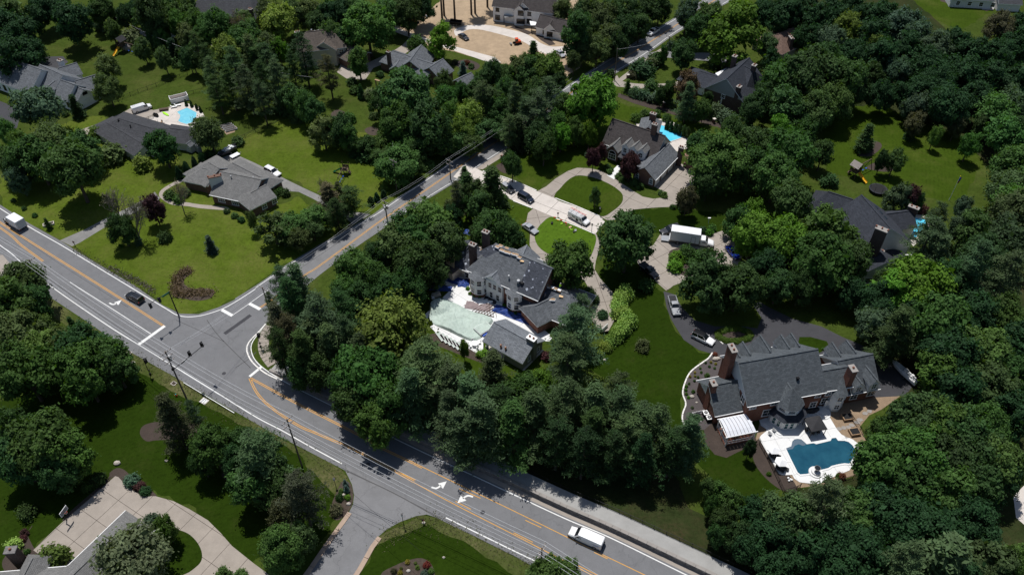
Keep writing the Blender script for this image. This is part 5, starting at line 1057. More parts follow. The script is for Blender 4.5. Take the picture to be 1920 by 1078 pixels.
TREES = """
@above the white gabled house
20,55,95,D,d 10,15,75,L,o 52,92,62,D,k 28,100,84,D,d 86,6,62,D,d 112,8,52,D,d 132,32,82,D,d 0,70,60,D,k -20,30,90,D,d 70,30,50,D,k
@beside the yellow slide playsets
186,14,52,D,d 208,22,26,S,k 232,25,34,D,k 250,18,40,D,k 262,33,34,D,d 281,18,58,T,d 310,22,56,D,d 325,6,56,D,d 175,40,24,B,g 190,50,26,B,v 208,52,32,D,g 246,70,34,B,l 266,88,36,D,o 304,104,34,L,o 283,70,18,A,k 296,76,20,A,d 306,68,24,D,g 324,92,24,S,k 334,104,16,S,d 238,68,20,B,g
@along hedge right of playsets
332,40,42,D,g 350,18,56,D,d 348,66,40,T,o 362,40,48,D,g 378,60,44,D,d 405,42,76,D,g 440,34,54,X,x 455,38,42,L,o 345,8,50,D,d 318,112,22,B,d 332,118,22,B,d 346,124,22,B,d 312,60,18,B,l 322,56,20,B,d 370,90,44,W,d 352,105,34,D,k
@left of the brown roofed house
398,140,52,W,w 420,92,62,D,y 452,78,66,D,g 440,122,60,W,w 472,104,56,W,w 430,156,56,W,d 462,158,58,W,w 405,166,44,W,d 390,115,44,W,d 500,110,54,W,w 520,150,64,W,w 492,148,54,W,d 500,84,52,D,o 522,90,40,D,b 545,178,52,D,d 575,192,52,D,g 590,206,46,D,d 568,100,62,W,w 615,132,48,W,n 604,240,62,D,o 638,236,56,D,d 655,252,42,D,g 535,200,44,B,d 560,215,36,B,o 488,178,44,W,w 480,120,50,W,d 550,130,46,W,d
@behind the brown roofed house
520,34,74,D,y 552,20,64,D,o 580,16,58,D,o 610,30,62,D,k 622,60,58,D,d 596,42,50,D,d 640,20,56,D,k 500,20,50,D,o 470,60,54,D,d 645,70,40,D,k
@around the bare building plot
688,42,100,D,g 735,18,62,D,d 762,16,62,D,d 790,8,52,D,k 725,2,56,D,d 660,15,60,D,d 826,70,58,D,b 1083,55,60,T,d 1055,15,50,D,o 1105,18,62,D,o 1092,26,54,D,d 1130,30,62,D,o 1152,18,60,D,d 1186,24,62,D,d 1216,12,56,D,d 1238,8,52,D,d 1172,50,52,D,d 1140,68,56,D,o 1106,58,50,D,d 1120,88,52,D,o 1158,78,46,D,d 1200,45,46,D,d 1092,92,40,D,o 1076,110,32,L,o
@around the grey brick house
671,110,40,T,g 780,82,36,B,g 765,168,112,D,d 742,222,84,D,g 802,228,92,D,d 720,185,60,D,d 838,178,48,L,g 846,205,42,L,g 880,212,62,L,y 868,238,58,D,y 905,182,58,W,w 922,192,60,D,d 936,212,60,D,d 925,132,52,D,d 950,140,46,D,d 902,150,40,D,d 890,170,40,D,d 712,140,16,B,d 660,154,20,B,d 690,178,26,B,l 655,222,24,B,g 698,182,24,B,d 868,128,16,S,e 822,106,20,B,p 676,170,14,A,d 785,195,60,D,d 852,118,12,B,n 876,118,12,B,r 884,125,12,B,d 700,218,18,B,o 665,170,20,B,g 830,150,40,D,d 862,170,36,D,d
@in thicket along side road
690,268,48,D,d 720,262,52,D,g 760,262,62,D,g 790,272,60,D,d 830,262,62,D,d 862,262,60,D,d 882,265,56,D,d 745,302,94,D,g 800,310,32,B,g 715,292,46,D,d 690,292,42,B,d 665,268,40,D,d 640,262,36,B,g 668,285,30,B,d 775,310,40,D,d 905,240,56,D,d 935,238,50,D,d 905,215,50,D,d
@below the building plot
1025,182,66,W,w 1008,204,72,W,w 985,214,56,W,w 990,132,60,D,d 975,122,52,D,o 1026,122,66,D,y 1000,96,24,S,d 965,190,60,W,w 970,246,40,S,w 1012,252,62,D,d 1040,226,48,D,g 1020,268,48,D,g 1052,250,44,D,b 1078,240,44,D,g 1105,246,36,D,b 1112,176,104,D,b 1060,196,52,D,g 1045,150,40,D,d 1000,165,50,D,d 1080,212,40,D,b 950,165,50,D,d 1150,100,20,B,n 1144,138,18,B,d 955,240,40,W,w
@around the slate roofed house
1290,20,52,D,v 1310,46,54,D,d 1283,95,52,D,d 1376,54,130,D,b 1330,25,60,D,d 1245,98,20,D,g 1262,86,24,B,v 1205,130,46,B,k 1230,112,32,B,d 1222,122,26,B,l 1177,160,14,S,y 1256,164,28,D,g 1222,160,26,B,d 1289,160,48,T,t 1290,185,46,W,w 1190,174,24,B,v 1208,178,26,B,v 1228,184,28,B,v 1248,186,26,B,d 1240,174,24,D,d 1320,202,34,D,g 1342,208,32,B,v 1362,220,32,B,v 1378,228,28,B,v 1326,186,24,D,d 1420,195,66,D,d 1440,170,56,D,d 1405,205,40,D,d 1340,122,22,B,k 1295,140,18,B,n 1308,205,22,D,d 1186,142,18,B,n
@in the upper right woodland
1470,25,72,D,d 1512,20,72,D,k 1552,24,72,D,d 1602,20,80,D,d 1652,26,72,D,k 1692,40,82,D,v 1720,62,72,L,v 1640,62,72,D,d 1592,50,62,D,y 1562,72,60,D,v 1602,100,62,D,d 1652,100,82,D,k 1702,92,72,D,d 1752,86,72,D,v 1792,76,62,D,d 1832,96,72,D,d 1872,102,72,D,k 1902,82,72,D,d 1880,46,62,D,n 1908,48,52,D,k 1645,86,52,D,y 1628,112,50,D,y 1682,128,52,D,v 1742,120,72,D,d 1762,152,82,D,k 1802,132,82,D,d 1852,142,82,D,k 1902,150,82,D,d 1732,172,72,D,d 1720,192,52,D,v 1782,192,82,D,k 1832,182,72,D,d 1655,172,56,D,d 1502,66,40,D,d 1438,20,60,D,d 1440,80,46,L,w 1450,110,40,D,d 1530,70,50,D,k
@around upper right lawn
1582,140,94,D,g 1520,130,112,D,d 1480,138,94,D,g 1480,198,94,D,d 1526,204,86,D,d 1566,182,78,D,g 1604,164,60,D,d 1640,140,50,D,d 1717,228,42,D,n 1796,232,36,D,n 1756,250,26,L,y 1872,205,84,L,g 1902,192,80,L,w 1892,246,84,L,g 1912,242,82,D,d 1822,266,44,L,g 1625,255,32,S,d 1655,296,28,D,d 1680,298,40,D,d 1625,276,24,B,v 1618,284,10,B,g 1706,256,22,B,d 1690,172,46,D,k 1848,232,44,D,d 1550,100,60,D,d
@right of the loop drive
1350,292,124,D,g 1418,262,70,D,d 1480,285,112,D,g 1458,322,88,D,g 1488,370,84,D,d 1555,340,32,B,d 1310,270,52,D,d 1405,310,80,D,d 1440,330,70,D,d 1290,368,42,D,n 1282,384,30,B,d 1262,388,12,B,g 1385,408,66,D,g 1330,330,70,D,d 1545,280,50,L,d 1465,250,70,D,b 1505,250,66,D,g 1375,240,50,D,d
@between box truck and navy house
1416,432,98,D,b 1470,442,94,D,b 1560,432,124,D,g 1540,482,122,D,g 1592,482,92,D,d 1502,470,80,D,d 1330,518,114,D,d 1390,528,100,D,d 1440,492,70,D,k 1462,528,66,D,d 1505,530,66,D,d 1410,400,60,D,b 1287,476,34,B,g 1270,484,30,B,b 1305,486,34,B,g 1320,482,30,B,y 1266,500,28,B,b 1335,428,16,B,g 1330,436,16,B,b 1318,432,16,B,k
@before the navy roofed house
1685,366,54,D,v 1710,364,32,D,p 1728,392,24,B,p 1724,374,24,D,d 1720,530,132,D,b 1672,520,50,D,d 1740,450,94,W,w 1756,412,60,W,w 1752,480,84,W,w 1655,520,40,L,o 1650,558,82,D,k 1690,545,112,D,b 1600,545,60,D,k
@right of the flag lawn
1897,345,84,L,w 1908,300,84,L,g 1900,390,92,L,w 1815,420,70,D,v 1832,432,92,D,d 1892,442,102,L,w 1822,502,102,W,w 1882,522,102,W,w 1782,522,92,D,d 1905,380,90,L,g 1850,470,90,D,d 1808,385,34,D,v 1925,340,70,D,g
@right of the asphalt drive
1642,602,72,D,v 1680,618,92,W,o 1762,592,122,D,g 1822,582,112,D,d 1882,592,102,D,g 1900,642,92,D,d 1842,652,112,D,g 1782,652,112,D,d 1768,690,96,D,g 1802,722,112,D,d 1862,722,112,D,o 1902,702,82,D,g 1902,772,92,D,d 1852,792,102,D,g 1730,630,70,D,g 1650,575,60,D,k 1700,590,70,D,d
@right of the deep blue pool
1722,782,112,D,d 1752,792,122,D,g 1660,800,60,D,g 1802,802,112,D,d 1662,862,122,D,g 1722,852,132,D,g 1782,872,132,D,d 1832,842,122,D,d 1882,862,102,D,g 1712,902,122,D,d 1772,922,122,D,g 1690,810,80,D,g 1650,890,74,D,g 1830,900,100,D,d
@in dark lower right corner
1480,962,122,D,o 1540,942,112,W,w 1600,962,112,D,g 1442,1002,102,D,d 1502,1032,112,D,k 1562,1012,112,D,d 1822,982,122,D,d 1702,982,132,D,k 1752,1002,132,D,d 1622,1042,122,D,k 1692,1062,122,W,w 1762,1062,112,S,w 1852,1052,122,D,o 1912,1060,100,D,g 1650,950,100,D,d 1880,900,80,D,d 1580,1070,110,D,k 1450,1070,90,D,k 1800,1090,110,D,d 1420,960,70,D,d
@beside lower right raised path
1352,922,44,T,g 1370,940,50,D,g 1358,970,54,D,d 1332,912,40,D,d 1386,1000,60,D,d 1345,1000,40,D,d 1410,1025,70,D,k 1340,945,36,D,g
@behind the raised path
985,732,92,D,g 1010,722,82,D,b 1002,782,112,W,w 962,802,112,W,d 1062,762,122,W,w 1112,772,112,W,w 1162,772,112,W,w 1202,792,92,W,w 1160,732,80,W,w 1232,802,92,W,w 1290,822,92,W,w 1110,812,100,W,d 1175,815,90,W,w 925,702,92,W,w 882,752,122,W,w 902,792,132,W,w 862,806,92,W,w 942,760,92,W,d 1262,838,84,W,k 1205,852,84,W,k 1150,845,84,W,k 1095,838,84,W,k 1045,822,84,W,k
@above the stone wall start
690,692,134,D,g 722,752,112,D,g 662,742,92,D,g 802,690,140,W,w 842,722,102,W,w 772,742,102,W,w 842,772,92,W,w 702,792,84,D,g 650,700,80,D,d 750,700,90,D,g
@behind the curved sidewalk
545,566,92,W,d 600,602,112,W,w 540,622,62,W,n 522,602,62,W,n 570,662,82,W,d 522,648,58,W,d 562,692,60,D,d 650,632,72,W,w 680,662,72,W,w 560,542,82,W,w 530,532,62,W,w 620,650,80,W,w 600,690,70,D,d 640,580,80,W,d 585,640,80,W,w 510,575,40,W,w
@left of the reroofed house
730,596,172,L,y 762,432,120,D,g 790,408,110,D,g 740,442,112,D,o 822,442,92,D,d 702,470,82,D,d 655,490,104,D,g 690,512,92,D,g 640,532,82,D,g 930,424,98,D,d 955,440,70,D,d 905,430,60,D,d 770,475,100,D,d 800,490,80,D,d 715,535,80,D,d 760,520,80,D,d 670,550,80,D,d 905,664,24,B,b 870,650,22,L,y
@between side road and reroofed house
870,346,42,S,d 850,366,48,W,n 885,350,46,D,d 916,345,52,S,d 890,376,52,D,d 850,402,42,D,k 838,386,32,D,o 905,372,40,D,d 868,380,40,D,d 930,372,36,B,d 955,300,40,D,d 948,292,30,B,d 865,325,24,S,d
@around the reroofed house
1067,486,98,D,g 1075,625,112,W,v 1066,668,96,W,w 1088,590,70,W,w 1038,700,32,B,v 1024,668,20,B,p 1130,590,20,B,k 1105,548,24,B,d 1112,560,24,B,d 877,541,8,B,b 882,550,8,B,b 891,554,8,B,b 900,556,8,B,g 946,573,8,B,b 956,583,8,B,b 966,587,8,B,g 910,660,12,B,p 1050,612,14,B,d 1062,622,14,B,d
@beside the loop drive
1178,442,118,D,d 1117,364,24,D,d 1113,292,30,D,p 1128,282,26,D,p 1182,304,40,D,p 1106,290,18,B,v 1142,322,12,B,g 1138,314,14,B,d 1146,318,10,B,g 1160,330,14,B,g 1168,322,14,B,d 1165,338,12,B,g 1175,330,18,B,k 1190,342,18,B,d 1200,350,14,B,g 1246,366,14,B,g 1240,362,12,B,d 1206,648,28,B,o 1211,536,28,B,d 1252,232,10,A,d 1259,235,10,A,d 1267,238,10,A,d 1275,241,10,A,d 1283,244,10,A,d 1290,247,10,A,d 1193,222,22,B,g 1210,216,22,B,g 1230,214,18,B,g 1250,222,18,B,d
@around the white gabled house
66,192,92,D,v 140,197,24,S,d 90,252,74,D,o 120,278,62,D,o 10,242,42,D,g 32,262,40,L,g 302,268,66,D,d 388,242,68,L,o 445,266,24,B,d 197,122,48,L,o 198,160,54,D,o 180,252,32,B,y 122,214,14,B,d 168,268,16,B,n 40,165,22,B,d 20,160,18,B,g
@around the two ranch houses
20,292,62,D,d 36,302,62,D,d 32,332,46,D,v 62,286,92,D,d 96,292,62,D,o 130,304,114,D,d 102,266,82,D,o 150,272,72,D,d 210,290,50,B,o 243,286,16,B,p 267,308,34,B,y 206,366,62,X,x 238,392,62,X,x 225,422,58,D,d 285,384,46,D,p 328,350,40,X,x 318,366,22,B,d 334,374,20,B,g 346,362,20,B,d 309,446,26,B,d 393,456,20,S,e 256,446,14,S,v 226,461,8,B,b 25,376,10,B,d 45,391,10,B,d 65,404,10,B,d 88,418,12,S,d 334,322,13,A,k 349,314,13,A,k 364,304,13,A,k 378,297,13,A,k 392,290,22,B,d 425,396,12,B,d 440,404,14,B,d 452,412,14,B,d 470,408,22,L,o 524,358,20,B,g 535,362,18,B,d 515,364,20,B,d
@beside ranch drive apron
512,422,88,Y,o 545,420,72,L,g 590,404,62,D,g 560,442,54,L,o 615,368,64,W,n 655,370,58,W,d 630,395,50,W,d 635,360,40,W,n 722,346,16,S,y 719,362,12,A,k 706,368,12,A,k 695,376,12,A,k 598,340,24,X,x 585,425,50,D,d 540,445,40,B,o
@left below the main road
40,526,94,D,o 20,572,112,D,g 62,562,74,D,d 30,622,112,D,o 80,652,92,D,y 40,692,122,D,g 110,642,82,D,o 152,642,102,D,d 190,670,100,D,g 150,692,112,D,g 212,682,82,D,d 96,624,20,S,d 134,606,18,S,d 130,690,80,D,g 70,610,60,D,g 0,600,70,D,d 100,690,80,D,g -10,540,80,D,o
@on the lower left lawn
72,822,134,D,g 30,852,102,D,d 122,842,102,D,g 30,792,82,D,d 100,880,80,D,d 165,912,22,B,g 184,898,28,B,d 247,900,28,B,v 262,912,22,B,p 272,920,20,B,k 100,1045,54,B,y 308,986,46,D,y 284,976,30,B,v 236,1048,152,L,l 25,1022,30,B,h 46,998,16,B,p 42,1010,14,B,p 50,1034,12,B,g 420,1076,30,B,d 452,1078,24,B,g 50,960,36,B,d
@in lower left shrub belt
322,782,84,W,n 362,772,34,W,v 395,832,88,D,g 480,852,110,W,w 492,838,70,D,d 452,822,62,D,d 470,902,92,D,g 502,902,92,D,d 562,922,92,W,n 530,962,62,L,n 525,1022,92,D,g 560,1002,62,L,o 440,860,60,D,d 375,860,50,D,d 520,880,60,D,d 647,905,10,S,e 649,915,10,S,e 636,932,16,B,d 651,932,12,B,b 630,956,24,B,n 640,920,10,B,g
@in the bottom centre bed
1035,1076,96,D,g 1015,1068,50,D,g 1065,1070,56,D,g 764,1053,9,B,c 779,1055,6,B,y 783,1063,9,B,y 800,1058,14,B,r 750,1073,10,B,c 752,1065,6,B,y 738,1070,12,B,n 808,1070,12,B,g 796,1074,14,B,e
@in grey bed beside mansion
1333,679,5,B,c 1342,682,5,B,c 1303,698,5,B,c 1294,706,5,B,c 1303,705,5,B,c 1323,680,5,B,g 1330,687,5,B,g 1340,690,5,B,g 1313,690,5,B,g 1315,698,5,B,g 1309,707,5,B,g 1302,714,5,B,g 1292,719,5,B,g 1326,704,10,B,g 1287,724,6,B,b 1286,731,6,B,b 1287,738,6,B,b 1291,745,6,B,b 1300,734,7,B,g 1298,764,6,B,l 1341,664,9,B,r 1407,838,24,D,k 1442,888,9,B,b 1578,892,16,B,r 1572,892,10,B,g 1586,664,10,B,r 1543,654,6,B,g
"""  # very dark pines behind the raised path are added to stand in for shade
_tr = random.Random(3); LEAFY = []
secs = {}
cur = None
for line in TREES.strip().splitlines():
    if line[0] == '@': cur = line[1:].strip(); secs[cur] = []
    else:
        for tok in line.split():
            a_, b_, c_, k_, col_ = tok.split(','); secs[cur].append([float(a_), float(b_), float(c_), k_, col_])
def put_tree(px, py, wpx, kind, colr, label, group, variant=None, hmul=1.0):
    key = variant or _tr.choice(VARS[kind]); cm, tm, R0, H0, zf = PROTO[key]
    wpx *= .88 if kind in 'DLTWY' else 1.0; r = wpx / 2 * mpp(px, py, 5); H = height(kind, r) * hmul * _tr.uniform(.93, 1.07); zc = H * zf if kind != 'B' else H * .4
    r = wpx / 2 * mpp(px, py, zc); p = P(px, py, zc); rz = _tr.uniform(0, 6.28); s = (r / R0, r / R0, H / H0)
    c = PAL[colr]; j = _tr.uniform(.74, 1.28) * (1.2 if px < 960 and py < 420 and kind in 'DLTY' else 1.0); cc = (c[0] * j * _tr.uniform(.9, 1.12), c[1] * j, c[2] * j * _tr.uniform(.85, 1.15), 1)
    if tm is None:
        o = link(NAME[kind], cm); o.location = (p.x, p.y, 0); o.rotation_euler = (0, 0, rz); o.scale = s; o.color = cc; tag(o, label, 'shrub' if kind in 'BA' else 'tree', group); return o
    t = thing(NAME[kind], label, 'tree', (p.x, p.y, 0), rz, group); t.scale = s
    o = link('crown', cm, t); o.color = cc; link('trunk', tm, t); return t
JOIN = []                                    # beyond 300 of a kind: the least distinct dark woodland crowns become one mass
for rows in secs.values():
    for r_ in list(rows):
        if sum(1 for q in secs.values() for x in q if x[3] == 'D') <= 296: break
        if r_[3] == 'D' and r_[4] == 'k' and r_[2] > 36: JOIN.append(r_); rows.remove(r_)
for col_ in 'd':
    for ph in ('in the upper right woodland', 'in dark lower right corner', 'right of the asphalt drive', 'above the white gabled house', 'right of the deep blue pool'):
        for r_ in list(secs[ph]):
            if sum(1 for q in secs.values() for x in q if x[3] == 'D') <= 296: break
            if r_[3] == 'D' and r_[4] == col_: JOIN.append(r_); secs[ph].remove(r_)
def join_trees(rows):
    vs, lv = [], []
    for i, (px, py, wpx, kind, c_) in enumerate(rows):
        cm, tm, R0, H0, zf = PROTO[VARS['D'][i % 6]]; wpx *= .88; r = wpx / 2 * mpp(px, py, 5); H = height('D', r); zc = H * zf; r = wpx / 2 * mpp(px, py, zc); p = P(px, py, zc)
        a = np.empty(len(cm.vertices) * 3, np.float32); cm.vertices.foreach_get('co', a); a = a.reshape(-1, 3) * (r / R0, r / R0, H / H0); t = i * 1.7; c, s = math.cos(t), math.sin(t)
        vs.append(np.stack([a[:, 0] * c - a[:, 1] * s + p.x, a[:, 0] * s + a[:, 1] * c + p.y, a[:, 2]], 1)); q = np.empty(len(cm.polygons), np.float32); cm.attributes['leafvar'].data.foreach_get('value', q); lv.append(q)
    v = np.concatenate(vs); n = len(v) // 4; me = bpy.data.meshes.new('woodland_mass'); me.vertices.add(n * 4); me.vertices.foreach_set('co', v.reshape(-1).astype(np.float32)); me.loops.add(n * 4); me.loops.foreach_set('vertex_index', np.arange(n * 4, dtype=np.int32))
    me.polygons.add(n); me.polygons.foreach_set('loop_start', np.arange(0, n * 4, 4, dtype=np.int32)); at = me.attributes.new('leafvar', 'FLOAT', 'FACE'); at.data.foreach_set('value', np.concatenate(lv)); me.materials.append(MATS['foliage']); me.update(); me.validate()
    o = link('woodland_mass', me); o.color = PAL['k'] + (1,); o['kind'] = 'stuff'
if JOIN: join_trees(JOIN)
for phrase, rows in secs.items():
    groups = {}
    meds = {}
    for r_ in rows:
        meds.setdefault(r_[3], []).append(r_[2])
    for r_ in rows:
        m = sorted(meds[r_[3]]); md = m[len(m) // 2]; sz = 'large ' if r_[2] > md * 1.18 else ('small ' if r_[2] < md * .82 else '')
        groups.setdefault(sz + TONE[r_[4]] + ' ' + NOUN[r_[3]], []).append(r_)
    for base, rs in groups.items():
        rs.sort(key=lambda q: (q[0], q[1]))
        for i, r_ in enumerate(rs):
            lab = base + ' ' + phrase
            if len(rs) > 1: lab += ', ' + (ordinal(i) + ' from left' if i else 'leftmost') if i < len(rs) - 1 else ', rightmost'
            q_ = list(r_)
            if 'left of the reroofed' in phrase and q_[0] < 830: q_[0] += 8; q_[1] += 7; q_[2] *= .94
            if 'between side road and' in phrase: q_[0] += 6; q_[1] += 4; q_[2] *= .95
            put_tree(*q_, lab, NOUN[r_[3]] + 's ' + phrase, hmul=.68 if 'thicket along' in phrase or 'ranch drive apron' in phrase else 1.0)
# tall bare trunked trees on the building plot, their crowns beyond the top of the picture
for i, (px, py) in enumerate(((829, 35), (833, 30), (853, 37), (884, 28), (891, 26), (914, 14))):
    p = P(px, py); cm, tm, R0, H0, zf = PROTO['W3']
    t = thing('pine_tree', 'tall straight bare trunk on the sandy building plot, ' + ordinal(i) + ' from the left', 'tree', p, 0, 'tall bare trunks on the building plot')
    MB().cyl((0, 0, -.1), (0, 0, 20), .38, .2, 8).build('trunk', 'bark', t, uv=False); o = link('crown', cm, t); o.location = (0, 0, 9); o.scale = (.8, .8, .85); o.color = PAL['w'] + (1,)
# bright variegated hedge beside the drive of the house being reroofed: one clipped hedge in overlapping mounds
hp = [(1171, 550), (1166, 560), (1161, 571), (1160, 582), (1166, 590), (1174, 596), (1178, 604), (1170, 612), (1163, 620), (1157, 628)]
ht = thing('hedge', 'bright variegated clipped hedge curving between tan drive and dark lawn', 'hedge', P(1166, 590))
for px, py in hp:
    q = P(px, py, 1.0); o = link('hedge_mound', PROTO['B3'][0], ht); s = 16.5 * mpp(px, py) / 1.5; o.location = (q.x - ht.location.x, q.y - ht.location.y, 0); o.scale = (s, s, 2.2); o.color = (.26, .39, .085, 1); o.rotation_euler = (0, 0, px)
for px, py, w_ in ((1146, 640, 26), (1134, 650, 22), (1140, 654, 18), (1124, 662, 18)): put_tree(px, py, w_, 'B', 'h', {1146: 'large lime', 1134: 'second lime', 1140: 'low lime', 1124: 'lowest lime'}[px] + ' green shrub below the bright variegated hedge', 'lime shrubs below the hedge', 'B3')
# oval box hedge around the round bed
oc = P(1376, 629); ot = thing('box_hedge', 'low oval box hedge ringing a planted bed beside the asphalt drive', 'hedge', oc)
for k in range(22):
    a_ = 6.283 * k / 22; q = P(1376 + 30 * math.cos(a_), 629 + 11.5 * math.sin(a_)); o = link('hedge_mound', PROTO['B3'][0], ot); o.location = (q.x - oc.x, q.y - oc.y, 0); o.scale = (.55, .55, .5); o.rotation_euler = (0, 0, k); o.color = (.075, .13, .018, 1)
SH('mulch_bed', [(1376 + 27 * math.cos(k * .3927), 629 + 10 * math.sin(k * .3927)) for k in range(16)], .05, 'mulch')
kerb('kerb', [(1356, 645), (1346, 636), (1341, 627), (1346, 620), (1358, 615)], .25, .1, 'kerb_white', 1.6)
# reddish ornamental grass on the sandy mound and the rocky ditch
def scatter(name, pix, n, ls, hgt, colr, wob, mat='foliage', seed=5):
    rng = np.random.default_rng(seed); pl = spline([tuple(P(*q)[:2]) for q in pix], False, 8); L = np.array(pl); i = rng.integers(0, len(L) - 1, n); f = rng.uniform(0, 1, (n, 1)); C = L[i] * (1 - f) + L[i + 1] * f + rng.normal(size=(n, 2)) * wob
    C = np.concatenate([C, rng.uniform(0, hgt, (n, 1))], 1); me = leaf_mesh(name, C, rng.normal(size=(n, 3)) + np.array([0, -.3, .5]), rng.uniform(ls * .6, ls * 1.3, n), .4, .5 + rng.normal(0, .16, n), seed); o = link(name, me); o.color = colr + (1,); o['kind'] = 'stuff'; return o
scatter('ornamental_grass', [(352, 508), (341, 514), (334, 524), (331, 536), (332, 548), (345, 552), (365, 550), (395, 550)], 2600, .3, .7, (.16, .115, .075), .75)
scatter('ditch_weeds', [(140, 468), (200, 500), (240, 520), (262, 532), (290, 552)], 700, .2, .35, (.08, .085, .045), .6)
scatter('drain_ripple', [(205, 502), (235, 518), (262, 530), (285, 545)], 500, .28, .15, (.18, .16, .14), .5)
scatter('ground_cover', [(1190, 176), (1240, 190), (1300, 207), (1370, 232)], 1500, .3, .8, PAL['v'], 1.2)
scatter('verge_weeds', [(250, 670), (330, 718), (420, 770), (505, 820), (640, 890)], 1300, .17, .2, (.09, .10, .04), 1.1)
scatter('verge_weeds', [(720, 1015), (800, 980), (880, 1005), (1000, 1062)], 1100, .17, .2, (.10, .105, .045), 1.2)
# ------------------------------------------------------------------ vehicles (built facing +X, then turned)
def heading(rear, front):
    a, b = P(*rear), P(*front); d = b - a; return (a + b) / 2, math.atan2(d.y, d.x)
def loft(secs, nb=.12):
    """closed shell through rounded sections (x, half width, z low, z high, top inset)"""
    mb = MB(); rings = []
    for x, hw, zl, zh, ti in secs:
        rings.append([(x, -hw * .93, zl), (x, -hw, zl + (zh - zl) * .3), (x, -hw, zl + (zh - zl) * .75), (x, -hw + ti, zh), (x, -hw * .4 + ti * .3, zh + .025), (x, hw * .4 - ti * .3, zh + .025), (x, hw - ti, zh), (x, hw, zl + (zh - zl) * .75), (x, hw, zl + (zh - zl) * .3), (x, hw * .93, zl)])
    n = 10; vs = [p for r in rings for p in r]; fs = []
    for i in range(len(rings) - 1):
        for k in range(n): fs.append((i * n + k, i * n + (k + 1) % n, (i + 1) * n + (k + 1) % n, (i + 1) * n + k))
    fs.append(tuple(range(n - 1, -1, -1))); fs.append(tuple(range((len(rings) - 1) * n, len(rings) * n))); mb.add(vs, [f[::-1] for f in fs]); return mb
_wheel = {}
def wheels(t, xs, hw, r=.36, wd=.24):
    key = (round(r, 2), round(wd, 2))
    if key not in _wheel: _wheel[key] = (MB().cyl((0, -wd / 2, 0), (0, wd / 2, 0), r, None, 14).mesh('wheel', 'rubber', uv=False), MB().cyl((0, -wd / 2 - .012, 0), (0, wd / 2 + .012, 0), r * .62, None, 10).mesh('rim', 'grey_metal', uv=False))
    for x in xs:
        for s in (-1, 1):
            o = link('wheel', _wheel[key][0], t); o.location = (x, s * (hw - wd * .45), r); link('rim', _wheel[key][1], o)
def lights(t, L, hw, zf, zr, xr=None):
    for s in (-1, 1):
        MB().box((L / 2 - .07, s * hw * .72, zf), (.14, hw * .36, .16)).build('headlight', 'lamp_glass', t, uv=False)
        MB().box(((-L / 2 if xr is None else xr) + .04, s * hw * .8, zr), (.12, hw * .24, .26)).build('tail_light', 'tail_red', t, uv=False)
SPEC = dict(suv=(4.85, .97, 1.04, 1.74, -.485, .20, -.44, .05, .98), minivan=(5.1, .99, 1.05, 1.76, -.485, .29, -.45, .10, 1.0), sedan=(4.7, .91, .92, 1.42, -.36, .19, -.22, .04, .86), pickup=(5.7, 1.0, 1.12, 1.86, -.10, .20, -.06, .09, 1.1), wagon=(4.7, .93, .98, 1.62, -.47, .2, -.4, .05, .93))
